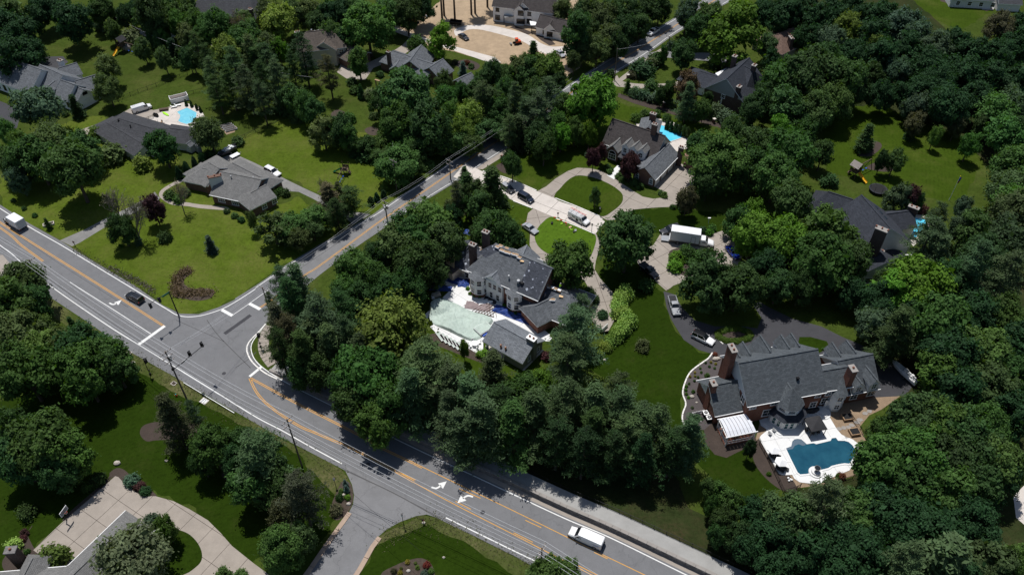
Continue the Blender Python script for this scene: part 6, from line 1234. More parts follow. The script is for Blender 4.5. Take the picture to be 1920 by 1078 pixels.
def car(name, label, cat, rear, front, kind, paint, roof=None, L=None, group=None, rack=False):
    l0, hw, belt, rz_, g0, g1, t0, t1, hood = SPEC[kind]; L = L or l0; c, a = heading(rear, front); t = thing(name, label, cat, c, a, group)
    S_ = [(-.5 * L, hw * .84, .45, belt * .84, .1), (-.475 * L, hw * .95, .32, belt * .97, .08), (-.2 * L, hw, .27, belt, .07), (.1 * L, hw, .27, belt, .07), (.2 * L, hw, .27, hood + .03, .09), (.4 * L, hw * .96, .29, hood * .93, .14), (.475 * L, hw * .88, .33, hood * .82, .16), (.5 * L, hw * .76, .42, hood * .68, .1)]
    loft(S_).build('body', paint, t, smooth=False, uv=False)
    gw = hw * .93; tw = hw * .74
    g = MB(); b = [(g0 * L, -gw, belt - .02), (g1 * L, -gw * .96, belt - .04), (g1 * L, gw * .96, belt - .04), (g0 * L, gw, belt - .02)]; u = [(t0 * L, -tw, rz_ - .03), (t1 * L, -tw, rz_ - .03), (t1 * L, tw, rz_ - .03), (t0 * L, tw, rz_ - .03)]
    g.add(b + u, [(0, 1, 5, 4), (1, 2, 6, 5), (2, 3, 7, 6), (3, 0, 4, 7), (4, 5, 6, 7)]); g.build('windows', 'car_glass', t, uv=False)
    loft([((t0 - .012) * L, tw * .95, rz_ - .06, rz_ - .02, .1), ((t0 + .03) * L, tw * 1.03, rz_ - .05, rz_ + .01, .1), ((t1 - .03) * L, tw * 1.03, rz_ - .05, rz_ + .01, .1), ((t1 + .008) * L, tw * .95, rz_ - .06, rz_ - .03, .1)]).build('roof_panel', roof or paint, t, uv=False)
    for s in (-1, 1):
        m = MB()
        for xb, xt in ((g0, t0), (g1, t1), ((g0 + g1) / 2 - .04, (t0 + t1) / 2 - .03)): m.cyl((xb * L, s * gw * .985, belt - .02), (xt * L, s * tw * 1.0, rz_ - .03), .05, None, 4)
        m.build('pillar', paint, t, uv=False)
        MB().box(((g1 - .05) * L, s * (hw + .1), belt + .06), (.16, .2, .14)).build('mirror', paint, t, uv=False)
        if rack: MB().box(((t0 + t1) / 2 * L, s * tw * .8, rz_ + .07), ((t1 - t0) * L * .8, .05, .05)).build('roof_rail', 'chrome', t, uv=False)
    if kind == 'pickup':
        MB().box((-.30 * L, 0, belt + .03), (.36 * L, hw * 1.6, .02)).build('bed_floor', 'black_cloth', t, uv=False)
        for s in (-1, 1): MB().box((-.30 * L, s * hw * .9, belt + .06), (.38 * L, .12, .16)).build('bed_side', paint, t, uv=False)
        MB().box((-.487 * L, 0, belt + .05), (.07, hw * 1.7, .16)).build('tailgate', paint, t, uv=False)
    lights(t, L, hw, hood * .72, belt * .82); wheels(t, (-.31 * L, .31 * L), hw); 
    MB().box((L * .492, 0, .42), (.14, hw * 1.55, .16)).build('bumper', 'black_metal', t, uv=False); return t
def van(name, label, rear, front, L=5.7, ladders=False, lettering=False, paint='paint_white', rz_=2.08, group=None, side_open=False):
    c, a = heading(rear, front); t = thing(name, label, 'van', c, a, group); hw = 1.0
    loft([(-.5 * L, hw * .93, .4, rz_ - .16, .14), (-.48 * L, hw, .34, rz_ - .02, .13), (0, hw, .32, rz_, .13), (.16 * L, hw, .32, rz_ - .02, .14), (.22 * L, hw * .98, .32, rz_ - .25, .2), (.315 * L, hw * .98, .32, 1.2, .14), (.36 * L, hw * .97, .32, 1.12, .14), (.46 * L, hw * .92, .34, 1.0, .16), (.5 * L, hw * .8, .42, .82, .1)]).build('body', paint, t, uv=False)
    q = [(.212 * L, -.78, rz_ - .2), (.308 * L, -.88, 1.26), (.308 * L, .88, 1.26), (.212 * L, .78, rz_ - .2)]; q = [(x + .035, y, z + .03) for x, y, z in q]; MB().face(q).build('windscreen', 'car_glass', t, uv=False)
    for s in (-1, 1):
        q = [(.285 * L, s * 1.005, 1.25), (.10 * L, s * 1.005, 1.25), (.10 * L, s * .99, 1.78), (.19 * L, s * .985, 1.78)]; MB().face(q if s < 0 else q[::-1]).build('side_window', 'car_glass', t, uv=False)
        MB().box((.25 * L, s * 1.13, 1.3), (.14, .24, .2)).build('mirror', 'black_metal', t, uv=False)
    MB().face([(-.502 * L, .8, 1.2), (-.502 * L, -.8, 1.2), (-.499 * L, -.76, 1.7), (-.499 * L, .76, 1.7)]).build('rear_window', 'car_glass', t, uv=False)
    for k in range(6): MB().box((-.16 * L, -.62 + k * .25, rz_ + .035), (.58 * L, .05, .03)).build('roof_rib', paint, t, uv=False)
    if ladders:
        for x in (-.36, -.1, .12): MB().box((x * L, 0, rz_ + .2), (.06, 1.7, .06)).build('rack_bar', 'galvanised', t, uv=False)
        for y, m_ in ((-.45, 'galvanised'), (.4, 'orange_paint')):
            m = MB()
            for s in (-.18, .18): m.box((-.1 * L, y + s, rz_ + .3), (.82 * L, .06, .08))
            for k in range(12): m.box((-.1 * L + (k - 5.5) * .36, y, rz_ + .3), (.04, .32, .04))
            m.build('ladder', m_, t, uv=False)
    if side_open:
        MB().face([(-.05 * L, -1.008, .5), (.07 * L, -1.008, .5), (.07 * L, -.995, 1.8), (-.05 * L, -.995, 1.8)]).build('open_side_door', 'black_cloth', t, uv=False); MB().face([(-.25 * L, -1.008, 1.2), (-.08 * L, -1.008, 1.2), (-.08 * L, -.99, 1.72), (-.25 * L, -.99, 1.72)]).build('side_window', 'car_glass', t, uv=False)
    if lettering:
        m = MB(); x = -.44 * L
        for row, (z, n) in enumerate(((1.42, 9), (1.24, 11), (1.1, 7))):
            for k in range(n): m.box((x + .06 + k * .13 + row * .1, 1.012, z), (.09, .01, .1 if row == 0 else .06))
        m.build('side_print', 'blue_paint', t, uv=False)
    lights(t, L, hw, .8, 1.2); wheels(t, (-.30 * L, .33 * L), hw, .37)
    for sx in (-.505, .505): MB().box((sx * L, 0, .45), (.14, 1.8, .2)).build('bumper', 'black_metal', t, uv=False)
    return t
def box_truck(name, label, rear, front, L, Wd, zt, cab=1.9, hood=1.3, group=None, lift=False, small=False):
    c, a = heading(rear, front); t = thing(name, label, 'box truck', c, a, group); hw = Wd / 2; bl = L - cab - hood - .15; x0 = -L / 2; zb = 1.05 if not small else .8
    MB().box((x0 + bl / 2, 0, (zb + zt) / 2), (bl, Wd, zt - zb)).build('cargo_box', 'box_white', t)
    MB().box((x0 + bl / 2, 0, zt + .02), (bl - .1, Wd - .1, .06)).build('box_roof', 'box_white', t, uv=False)
    for s in (-1, 1):
        MB().box((x0 + bl / 2, s * (hw + .02), zb + .06), (bl, .06, .14)).build('side_rail', 'grey_metal', t, uv=False); MB().box((x0 + bl / 2, s * (hw + .015), zt - .05), (bl, .05, .12)).build('top_rail', 'galvanised', t, uv=False)
        for x in (x0 + .03, x0 + bl - .03): MB().box((x, s * (hw + .012), (zb + zt) / 2), (.12, .05, zt - zb)).build('corner_post', 'galvanised', t, uv=False)
    m = MB()
    for k in range(6): m.box((x0 - .02, 0, zb + .1 + (zt - zb - .2) * (k + .5) / 6), (.04, Wd - .3, (zt - zb - .2) / 6 - .05))
    m.build('roller_door', 'box_grey', t, uv=False)
    if not small:
        m = MB(); xd = x0 + bl * .78
        for dx in (-.5, .5): m.box((xd + dx, -hw - .02, 2.1), (.06, .03, 1.9))
        m.box((xd, -hw - .02, 3.05), (1.0, .03, .06)); m.build('side_door', 'rubber', t, uv=False)
    cx = x0 + bl + .15
    loft([(cx, hw * .86, .6, 2.3 if not small else 2.1, .15), (cx + cab * .62, hw * .86, .6, 2.32 if not small else 2.12, .18), (cx + cab * .95, hw * .86, .6, 1.65, .2), (cx + cab + hood * .3, hw * .82, .6, 1.55, .25), (cx + cab + hood * .85, hw * .74, .62, 1.35, .25), (cx + cab + hood, hw * .68, .7, 1.1, .2)]).build('cab', 'paint_white', t, uv=False)
    MB().face([(cx + cab * .66, -hw * .66, 2.26), (cx + cab * .97, -hw * .74, 1.7), (cx + cab * .97, hw * .74, 1.7), (cx + cab * .66, hw * .66, 2.26)]).build('windscreen', 'car_glass', t, uv=False)
    for s in (-1, 1):
        q = [(cx + cab * .8, s * (hw * .865), 1.5), (cx + cab * .25, s * (hw * .865), 1.5), (cx + cab * .25, s * (hw * .85), 2.05), (cx + cab * .62, s * (hw * .85), 2.05)]; MB().face(q if s < 0 else q[::-1]).build('side_window', 'car_glass', t, uv=False)
        MB().box((cx + cab * .85, s * (hw + .1), 1.75), (.1, .22, .4)).build('mirror', 'black_metal', t, uv=False)
        MB().box((L / 2 - .1, s * hw * .55, 1.0), (.14, .3, .2)).build('headlight', 'lamp_glass', t, uv=False); MB().box((x0 + .02, s * hw * .85, zb - .12), (.1, .25, .16)).build('tail_light', 'tail_red', t, uv=False)
    MB().box((0, 0, .75), (L * .9, .9, .3)).build('chassis', 'black_metal', t, uv=False); MB().box((L / 2 - .02, 0, .6), (.2, Wd * .8, .3)).build('bumper', 'black_metal', t, uv=False)
    wheels(t, (x0 + bl * .28, L / 2 - hood * .75), hw, .48, .34)
    if lift: MB().box((x0 - 1.15, -.1, .5), (1.9, Wd * .8, .1)).build('lift_gate', 'grey_metal', t, uv=False); MB().box((x0 - .14, 0, .95), (.22, Wd, .5)).build('lift_frame', 'galvanised', t, uv=False)
    return t
box_truck('box_truck', 'white box truck driving away along the far left of the main road', (50, 434), (13, 412), 6.6, 2.3, 3.1, 1.6, .8, small=True)
car('black_suv', 'black suv with roof rails waiting in the left turn lane', 'car', (268, 569), (241, 554), 'suv', 'paint_black', rack=True)
van('white_van', 'white panel van with blue side print driving on the lower main road', (1127, 1024), (1071, 999), 6.2, lettering=True)
car('white_suv', 'white suv with roof rack parked on the ranch drive beside the grey roof', 'car', (499, 319), (526, 333), 'suv', 'paint_white', rack=True, L=5.2)
van('white_van', 'white work van parked beside the pool of the charcoal ranch', (254, 211), (280, 203), 5.6, rz_=1.95)
car('dark_minivan', 'dark blue minivan parked on the concrete lane', 'car', (976, 369), (996, 380), 'minivan', 'paint_navy', L=4.6)
car('dark_suv', 'dark suv at the shaded upper end of the concrete lane', 'car', (942, 350), (962, 363), 'wagon', 'paint_charcoal', 'paint_silver', L=4.3)
van('ladder_van', 'white van with ladders on its roof rack on the concrete lane', (1067, 404), (1104, 424), 5.9, ladders=True, side_open=True)
box_truck('box_truck', 'long white box truck with lowered lift gate on the tan turning circle', (1253, 450), (1340, 463), 10.6, 2.55, 3.95, 1.9, 1.5, lift=True)
car('dark_suv', 'dark grey suv parked behind the long box truck', 'car', (1266, 432), (1245, 438), 'suv', 'paint_charcoal', L=5.2)
car('black_pickup', 'black pickup with tan load on the tan turning circle', 'car', (1202, 500), (1231, 524), 'pickup', 'paint_black')
car('silver_car', 'silver car under the round tree at the edge of the turning circle', 'car', (1195, 478), (1212, 474), 'sedan', 'paint_silver')
car('blue_car', 'bright blue car shaded by trees right of the box truck', 'car', (1366, 468), (1381, 486), 'sedan', 'paint_blue')
car('silver_pickup', 'silver pickup half hidden under trees on the asphalt drive', 'car', (1259, 563), (1268, 592), 'pickup', 'paint_silver')
car('two_tone_suv', 'white suv with black roof parked on the asphalt drive', 'car', (1300, 629), (1335, 646), 'suv', 'paint_white', 'paint_black', L=5.1)
car('dark_sedan', 'dark sedan on the bare building plot beside the curved drive', 'car', (864, 69), (875, 76), 'sedan', 'paint_charcoal')
car('white_pickup', 'white pickup driving along the far shaded part of side road', 'car', (1232, 59), (1217, 68), 'pickup', 'paint_white')
car('silver_car', 'silver car partly hidden behind building plot trees near side road', 'car', (1046, 100), (1055, 108), 'sedan', 'paint_silver')
car('white_car', 'pale car under the left bank of trees beside the tan drive', 'car', (988, 428), (1000, 436), 'sedan', 'paint_silver')
# boats, trailers, machines
def boat(label, rear, front, L, hull, deck, trailer=True):
    c, a = heading(rear, front); t = thing('boat', label, 'boat', c, a); z = .7
    loft([(-.5 * L, .95, z, z + .7, .06), (0, 1.05, z - .05, z + .75, .06), (.3 * L, .8, z, z + .8, .06), (.45 * L, .35, z + .25, z + .85, .05), (.5 * L, .06, z + .5, z + .88, .01)]).build('hull', hull, t, uv=False)
    MB().box((-.12 * L, 0, z + .79), (.55 * L, 1.5, .04)).build('deck', deck, t, uv=False)
    for x, y in ((-.25, -.4), (-.25, .4), (-.02, -.4), (-.02, .4)): MB().box((x * L, y, z + .98), (.5, .5, .38)).build('seat', 'white_trim', t, uv=False)
    MB().box((.08 * L, .4, z + 1.05), (.35, .6, .5)).build('console', 'box_grey', t, uv=False); MB().box((-.53 * L, 0, z + .6), (.4, .35, .9)).build('outboard_motor', 'black_metal', t, uv=False)
    m = MB(); m.box((0, 0, .45), (L * 1.05, .12, .12)); m.box((-.1 * L, 0, .45), (.12, 1.9, .12)); m.box((.58 * L, 0, .45), (.8, .1, .1)); m.build('trailer', 'black_metal', t, uv=False); wheels(t, (-.1 * L,), 1.05, .3, .2); return t
boat('white and black boat on trailer parked at the end of the ranch drive', (440, 281), (412, 297), 6.0, 'paint_charcoal', 'box_grey')
boat('long white boat on trailer on the asphalt behind the mansion', (1706, 716), (1680, 692), 6.8, 'paint_white', 'box_grey').scale.y = .72
t = thing('flat_trailer', 'small white flat trailer beside the boat on the ranch drive', 'trailer', P(441, 294), heading((434, 297), (450, 289))[1]); MB().box((0, 0, .5), (2.6, 1.5, .12)).build('bed', 'box_white', t, uv=False); MB().box((1.6, 0, .45), (.9, .1, .1)).build('drawbar', 'grey_metal', t, uv=False); wheels(t, (0,), .85, .28, .18)
t = thing('white_container', 'open topped white container full of debris beside the pale aqua pool', 'skip', P(337, 189), heading((325, 190), (349, 184))[1])
for x, y, dx, dy in ((0, -1.15, 5.2, .12), (0, 1.15, 5.2, .12), (-2.6, 0, .12, 2.3), (2.6, 0, .12, 2.3)): MB().box((x, y, .85), (dx, dy, 1.5)).build('side', 'white_trim', t, uv=False)
MB().box((0, 0, .35), (5.1, 2.2, .5)).build('debris', 'wood_plain', t, uv=False)
for x in (-2.5, 2.5):
    for y in (-1.1, 1.1): MB().box((x, y, .9), (.25, .25, 1.75)).build('corner_post', 'white_trim', t, uv=False)
def digger(label, px, py, rz, paint, sc=1.0, cat='digger', arm=True):
    t = thing('compact_digger', label, cat, P(px, py), rz); 
    for s in (-1, 1):
        m = MB(); m.box((0, s * .8, .4), (2.5, .4, .6)); m.cyl((-1.25, s * .6, .4), (-1.25, s * 1.0, .4), .32, None, 10).cyl((1.25, s * .6, .4), (1.25, s * 1.0, .4), .32, None, 10); m.build('track', 'rubber', t, uv=False)
    MB().box((-.3, 0, 1.05), (1.9, 1.5, .7)).build('engine_body', paint, t, uv=False); MB().box((.3, 0, 1.7), (1.0, 1.2, 1.1), 0, .85).build('cab', 'car_glass', t, uv=False); MB().box((.3, 0, 2.3), (1.15, 1.3, .1)).build('cab_roof', paint, t, uv=False)
    if arm: MB().cyl((.8, .3, 1.1), (2.3, .3, 2.2), .16, .12, 6).cyl((2.3, .3, 2.2), (3.2, .3, .9), .12, .1, 6).build('boom', paint, t, uv=False)
    MB().box((2.6 if not arm else 3.3, .3 if arm else 0, .55), (.6, 1.5 if not arm else .7, .5), 0, .8).build('bucket', 'grey_metal', t, uv=False); t.scale = (sc,) * 3; return t
digger('orange compact digger at the left end of the building plot', 776, 44, R(25), 'orange_paint', 1.15); digger('orange tracked loader parked behind the orange compact digger', 786, 36, R(15), 'orange_paint', 1.05, 'loader', False); digger('red skid steer loader on dirt below the new farmhouse', 970, 83, R(200), 'orange_paint', .9, 'loader', False)
t = thing('dump_trailer', 'black dump trailer on the building plot behind the bright tree', 'trailer', P(855, 47), R(-12)); MB().box((0, 0, .65), (4.2, 2.0, .25)).build('bed', 'black_metal', t, uv=False)
for x, y, dx, dy in ((0, -1, 4.2, .1), (0, 1, 4.2, .1), (-2.1, 0, .1, 2), (2.1, 0, .1, 2)): MB().box((x, y, 1.1), (dx, dy, .7)).build('side', 'black_metal', t, uv=False)
wheels(t, (-.5, .5), 1.1, .34, .22)

# ------------------------------------------------------------------ poles, signals, lines
def solve_h(base, top):
    b = P(*base); best = min((((P(*top, z / 10) - b).xy.length, z / 10) for z in range(10, 220)), key=lambda q: q[0]); return best[1]
def utility(label, base, top=None, hgt=None, arms=2, armdir=None, trans=0, group='wooden utility poles', lampm=False, sink=1.0):
    b = P(*base); H = hgt or solve_h(base, top); t = thing('utility_pole', label, 'utility pole', b, 0, group); MB().cyl((0, 0, -.3), (0, 0, H), .19, .12, 8).build('pole', 'wood_pole', t, uv=False)
    d = armdir or (1, 0); a = math.atan2(d[1], d[0]); ends = []
    for k in range(arms):
        z = H - .35 - k * 1.3; o = MB().box((0, 0, 0), (2.6 - .3 * k, .12, .14)).build('crossarm', 'wood_grey', t, uv=False); o.location = (0, 0, z); o.rotation_euler = (0, 0, a)
        for x in (-1.2, -.55, .55, 1.2): MB().cyl((x, 0, .07), (x, 0, .34), .06, .045, 6).build('insulator', 'galvanised', o, uv=False)
    for k in range(trans): 
        q = 6.28 * k / 3 + a; c = Vector((math.cos(q) * .42, math.sin(q) * .42, H - 2.6)); MB().cyl(c, c + Vector((0, 0, 1.0)), .26, None, 10).build('transformer', 'galvanised', t, uv=False)
    return dict(b=b, H=H, d=Vector((d[0], d[1], 0)).normalized(), t=t)
along = (P(560, 830) - P(340, 690)).normalized(); across = (-along.y, along.x); al2 = (P(925, 270) - P(600, 500)).normalized(); ac2 = (-al2.y, al2.x)
u1 = utility('tall wooden pole carrying the traffic signal arm above the junction', (351, 750), (309, 659), arms=3, armdir=across, trans=1)
u2 = utility('wooden pole with two crossarms beside the shrub belt below the main road', (566, 873), (540, 785), arms=2, armdir=across)
u3 = utility('wooden pole rising from the bottom edge tree beside the main road', (1013, 1085), (1017, 1026), arms=2, armdir=across)
u4 = utility('wooden pole at the left end of the main road', (95, 559), (53, 487), arms=1, armdir=across)
u5 = utility('tall wooden pole on the lawn left of the side road with cast shadow', (744, 356), (736, 300), arms=1, armdir=ac2, trans=1); u6 = utility('wooden pole right of the side road above the dark conifers', (845, 337), (841, 300), arms=2, armdir=ac2)
u7 = utility('wooden pole with transformers beside the ranch drive apron', (726, 412), (721, 377), arms=2, armdir=ac2, trans=3); u8 = utility('wooden pole on the junction corner behind the curved sidewalk', (508, 592), (496, 538), arms=1, armdir=ac2)
u9 = utility('grey wooden pole on the verge beside the upper side road', (1152, 151), (1156, 91), arms=0, armdir=ac2); u10 = utility('short wooden pole far up the side road', (1253, 88), (1254, 68), arms=1, armdir=ac2)
u11 = utility('grey pole in front of the tall tree screen in the upper left', (369, 139), (360, 92), arms=0); u12 = utility('pole between the dark trees and playsets in the upper left', (196, 36), (191, 18), arms=0); u13 = utility('wooden pole in the thicket left of the side road', (738, 270), (735, 240), arms=0)
def wire(label, A, B, off=0.0, drop=.2, sag=.9, r=.023, group='overhead power lines', mat='wire_pale'):
    pts = []
    for U, V in zip(A, A[1:]) if isinstance(A, list) else ((A, B),):
        a = U['b'] + U['d'] * off + Vector((0, 0, U['H'] - drop)); b = V['b'] + V['d'] * off + Vector((0, 0, V['H'] - drop))
        for k in range(9):
            f = k / 8; q = a.lerp(b, f); q.z -= sag * 4 * f * (1 - f)
            if not pts or (q - pts[-1]).length > .01: pts.append(q)
    o = MB().tube(pts, r, 4).build('power_line', mat, uv=False); tag(o, label, 'power line', group)
far0 = dict(b=u4['b'] - along * 60, H=u4['H'], d=u4['d']); far1 = dict(b=u3['b'] + along * 60, H=u3['H'], d=u3['d'])
main = [far0, u4, u1, u2, u3, far1]
for off, nm in ((-1.2, 'power line strand nearest the grass along the main road'), (-.55, 'second power line strand from the grass along main road'), (.55, 'third power line strand from the grass along main road'), (1.2, 'power line strand farthest over the main road')): wire(nm, main, None, off, 0.0)
wire('thick low cable strung along the main road poles', main, None, .15, 2.6, 1.2, .03, mat='rubber'); wire('low pale cable below the thick cable along the main road', main, None, -.15, 3.4, 1.3, .022)
fside = dict(b=u6['b'] + al2 * 55, H=u6['H'], d=u6['d']); side = [u1, u8, u7, u6, fside]
for off, nm in ((-1.0, 'left strand of power line along the side road'), (0.4, 'middle strand of power line along the side road'), (1.0, 'right strand of power line along the side road')): wire(nm, side, None, off, .1, .8, .017)
wire('lone power line crossing lawn towards upper left tree screen', [u5, u13], None, 0, .4, .9, .02); wire('power line between upper left playset pole and tree screen pole', [u12, u11, dict(b=u11['b'] + Vector((42, -18, 0)), H=9, d=Vector((1, 0, 0)))], None, 0, .2, 1.0, .02); wire('power line along the upper side road between two poles', [u9, u10], None, 0, .3, .6, .02)
wire('cable crossing the side street mouth at the bottom', [dict(b=P(560, 870), H=9, d=Vector((1, 0, 0))), dict(b=P(800, 1075), H=7, d=Vector((1, 0, 0)))], None, 0, 0, .8, .02, mat='rubber')
def signal_head(parent, loc, rz, n=3):
    o = MB().box((0, 0, 0), (.36, .34, .36 * n)).build('signal_head', 'black_metal', parent, uv=False); o.location = loc; o.rotation_euler = (0, 0, rz); MB().box((0, -.16, 0), (.62, .03, .36 * n + .3)).build('backplate', 'black_cloth', o, uv=False)
    for k in range(n): MB().cyl((0, .17, (k - (n - 1) / 2) * .36), (0, .2, (k - (n - 1) / 2) * .36), .13, None, 10).build('lens', ('red_paint', 'yellow_plastic', 'green_plastic')[2 - k % 3] if n == 3 else 'yellow_plastic', o, uv=False); MB().cyl((0, .17, (k - (n - 1) / 2) * .36 + .1), (0, .42, (k - (n - 1) / 2) * .36 + .06), .15, None, 8, False).build('visor', 'black_metal', o, uv=False)
b = P(336, 594); Hm = solve_h((336, 594), (322, 544)); t = thing('traffic_signal', 'black mast arm traffic signal standing on the grass corner of the junction', 'traffic signal', b)
MB().cyl((0, 0, 0), (0, 0, Hm), .16, .11, 10).build('mast', 'black_metal', t, uv=False); MB().cyl((0, 0, 0), (0, 0, .5), .3, .22, 8).build('base', 'grey_metal', t, uv=False)
tip = P(278, 571, Hm) - b; MB().cyl((0, 0, Hm - .15), tip, .09, .06, 8).build('arm', 'black_metal', t, uv=False)
for px, py in ((298, 561), (281, 572)): q = P(px, py, Hm - .1) - b; signal_head(t, (q.x, q.y, Hm - .3), math.atan2(along.y, along.x) + R(90))
q = P(310, 551, Hm) - b; o = MB().box((0, 0, 0), (1.7, .05, .42)).build('street_name_sign', 'sign_green', t, uv=False); o.location = (q.x, q.y, Hm - .25); o.rotation_euler = (0, 0, math.atan2(tip.y, tip.x))
m = MB()
for k in range(7): m.box((-.6 + k * .2, -.03, 0), (.13, .01, .16))
m.build('sign_lettering', 'white_trim', o, uv=False)
z1 = solve_h((351, 750), (324, 692)); t1 = u1['t']; tip = P(383, 646, z1 - .3) - u1['b']; tip.z = z1 - .3
sig = thing('traffic_signal', 'signal arm with two heads reaching over the junction from the tall wooden pole', 'traffic signal', u1['b']); MB().cyl((.2, 0, z1), tip, .09, .06, 8).build('arm', 'black_metal', sig, uv=False); MB().box((0, .0, z1), (.44, .5, .5)).build('bracket', 'black_metal', sig, uv=False)
for px, py in ((378, 645), (355, 662)): q = P(px, py, z1 - .3) - u1['b']; signal_head(sig, (q.x, q.y, z1 - .5), math.atan2(along.y, along.x) - R(90), 3)
q = P(343, 677, z1 - .1) - u1['b']; o = MB().box((0, 0, 0), (1.3, .06, .4)).build('sign_panel', 'white_trim', sig, uv=False); o.location = (q.x, q.y, z1 - .3); o.rotation_euler = (0, 0, math.atan2(tip.y, tip.x)); MB().box((0, -.04, 0), (1.0, .02, .22)).build('sign_print', 'black_metal', o, uv=False)
for base, top, lab in (((282, 702), (270, 671), 'short signal post with single head on the lower left verge'), ((489, 651), (481, 628), 'short signal post on grass beside the curved sidewalk')):
    bb = P(*base); Hh = min(4.5, solve_h(base, top)); t = thing('signal_post', lab, 'traffic signal', bb, 0, 'short signal posts'); MB().cyl((0, 0, 0), (0, 0, Hh), .08, .06, 8).build('post', 'black_metal', t, uv=False); MB().box((0, 0, .2), (.35, .35, .4)).build('base', 'black_metal', t, uv=False); MB().box((.1, .1, 1.2), (.2, .2, .35)).build('push_button', 'black_metal', t, uv=False)
    signal_head(t, (.35, 0, Hh - .2), R(200))
for px, py, lab in ((757, 984, 'slim black lamp post on the verge beside the side street'),):
    t = thing('lamp_post', lab, 'lamp post', P(px, py)); MB().cyl((0, 0, 0), (0, 0, 3.2), .06, .05, 8).build('post', 'black_metal', t, uv=False); MB().box((0, 0, 3.4), (.3, .3, .45), 0, .6).build('lantern', 'lamp_glass', t, uv=False); MB().box((0, 0, 3.66), (.36, .36, .08)).build('lantern_cap', 'black_metal', t, uv=False)
for px, py, lab in ((1124, 404, 'lamp post at the corner of lane and loop drive'), (1109, 436, 'lamp post on the round lawn beside the ladder van'), (630, 912, 'carriage lamp in planted bed at the side street mouth')):
    t = thing('lamp_post', lab, 'lamp post', P(px, py), 0, 'garden lamp posts'); MB().cyl((0, 0, 0), (0, 0, 2.2), .06, .05, 8).build('post', 'black_metal', t, uv=False); MB().box((0, 0, 2.4), (.32, .32, .4), 0, .7).build('lantern', 'lamp_glass', t, uv=False); MB().box((0, 0, 2.65), (.4, .4, .1)).build('lantern_cap', 'black_metal', t, uv=False)
def mailbox(label, px, py, rz=0): t = thing('mailbox', label, 'mailbox', P(px, py), rz, 'roadside mailboxes'); MB().box((0, 0, .55), (.12, .12, 1.1)).build('post', 'wood_dark', t, uv=False); MB().box((0, 0, 1.2), (.5, .24, .22)).cyl((-.25, 0, 1.3), (.25, 0, 1.3), .12, None, 8).build('box', 'black_metal', t, uv=False); MB().box((.1, -.14, 1.35), (.16, .02, .1)).build('flag', 'red_paint', t, uv=False)
mailbox('mailbox where the gravel ranch drive meets the main road', 141, 461, R(-30)); mailbox('mailbox on the kerb near the white ladder van', 1046, 407, 0); mailbox('mailbox on the verge beside the lower lamp post', 794, 981, R(20)); mailbox('mailbox between plot footpath and grey brick house', 789, 73, 0)
t = thing('fire_hydrant', 'orange fire hydrant with teal cap beside the tall wooden signal pole', 'fire hydrant', P(331, 743)); MB().cyl((0, 0, 0), (0, 0, .6), .17, .14, 8).build('barrel', 'orange_paint', t, uv=False); MB().ball((0, 0, .62), .17, n=8, m=4).build('cap', 'teal_sign', t, uv=False); MB().cyl((-.28, 0, .42), (.28, 0, .42), .09, None, 8).build('nozzle', 'orange_paint', t, uv=False)
t = thing('fire_hydrant', 'red fire hydrant beside the tan sidewalk at the side road', 'fire hydrant', P(941, 295)); MB().cyl((0, 0, 0), (0, 0, .6), .17, .14, 8).build('barrel', 'red_paint', t, uv=False); MB().ball((0, 0, .62), .17, n=8, m=4).build('cap', 'red_paint', t, uv=False)
for px, py, sx, sy, mt, lab in ((242, 662, 1.0, 1.0, 'mulch', 'brown square cover set in verge nearest the turn lane'), (249, 680, .9, .7, 'concrete_pale', 'small pale slab on the verge near the brown cover'), (326, 719, 1.1, .9, 'mulch', 'brown square cover beside the signal pole'), (383, 752, 1.6, 1.3, 'concrete_white', 'large white concrete pad on verge right of signal pole'), (229, 703, 1.0, .8, 'concrete_tan', 'worn tan pad at the foot of the big verge trees')):
    t = thing('utility_cover', lab, 'cover', P(px, py), R(-30), 'covers set in the verge'); MB().box((0, 0, .05), (sx, sy, .1)).build('slab', 'concrete_pale', t, uv=False); MB().box((0, 0, .107), (sx * .78, sy * .78, .012)).build('lid', mt, t, uv=False)
# guard rail like low pipe on the verge
o = ribbon(plan([(345, 719), (380, 740), (420, 764), (440, 776)], 0, True, False), .12, .3, .42, MB()).build('pipe_rail', 'galvanised', uv=False); tag(o, 'low grey pipe rail along the verge right of the signal pole', 'rail')

# ------------------------------------------------------------------ fences
def fence(label, pix, hgt, step=2.4, mat='black_metal', picket=.14, z=0.0, pl=None, rails=(.15, .92), cat='fence', pr=.012):
    pl = [Vector(p) for p in (pl or plan(pix, 0, False, False))]; b = Vector((pl[0].x, pl[0].y, z)); t = thing('fence', label, cat, b); pk = MB(); pm = MB().box((0, 0, hgt / 2), (.08, .08, hgt + .1)).mesh('post', mat, uv=False)
    for a, c in zip(pl, pl[1:]):
        L = (c - a).length; n = max(1, round(L / step)); rz = math.atan2((c - a).y, (c - a).x)
        for k in range(n + (1 if c is pl[-1] else 0)):
            q = a.lerp(c, k / n); o = link('post', pm, t); o.location = (q.x - b.x, q.y - b.y, 0); o.rotation_euler = (0, 0, rz)
        for f in rails: m = (a + c) / 2 - b.xy; MB().box((m.x, m.y, hgt * f), (L, .045, .05), rz).build('rail', mat, t, uv=False)
        k = picket
        while picket and k < L:
            q = a.lerp(c, k / L) - b.xy; pk.box((q.x, q.y, hgt / 2), (pr * 2, pr * 2, hgt * .92), rz); k += picket
    if pk.f: o = pk.build('pickets', mat, t, uv=False); o['kind'] = 'stuff'
    return t
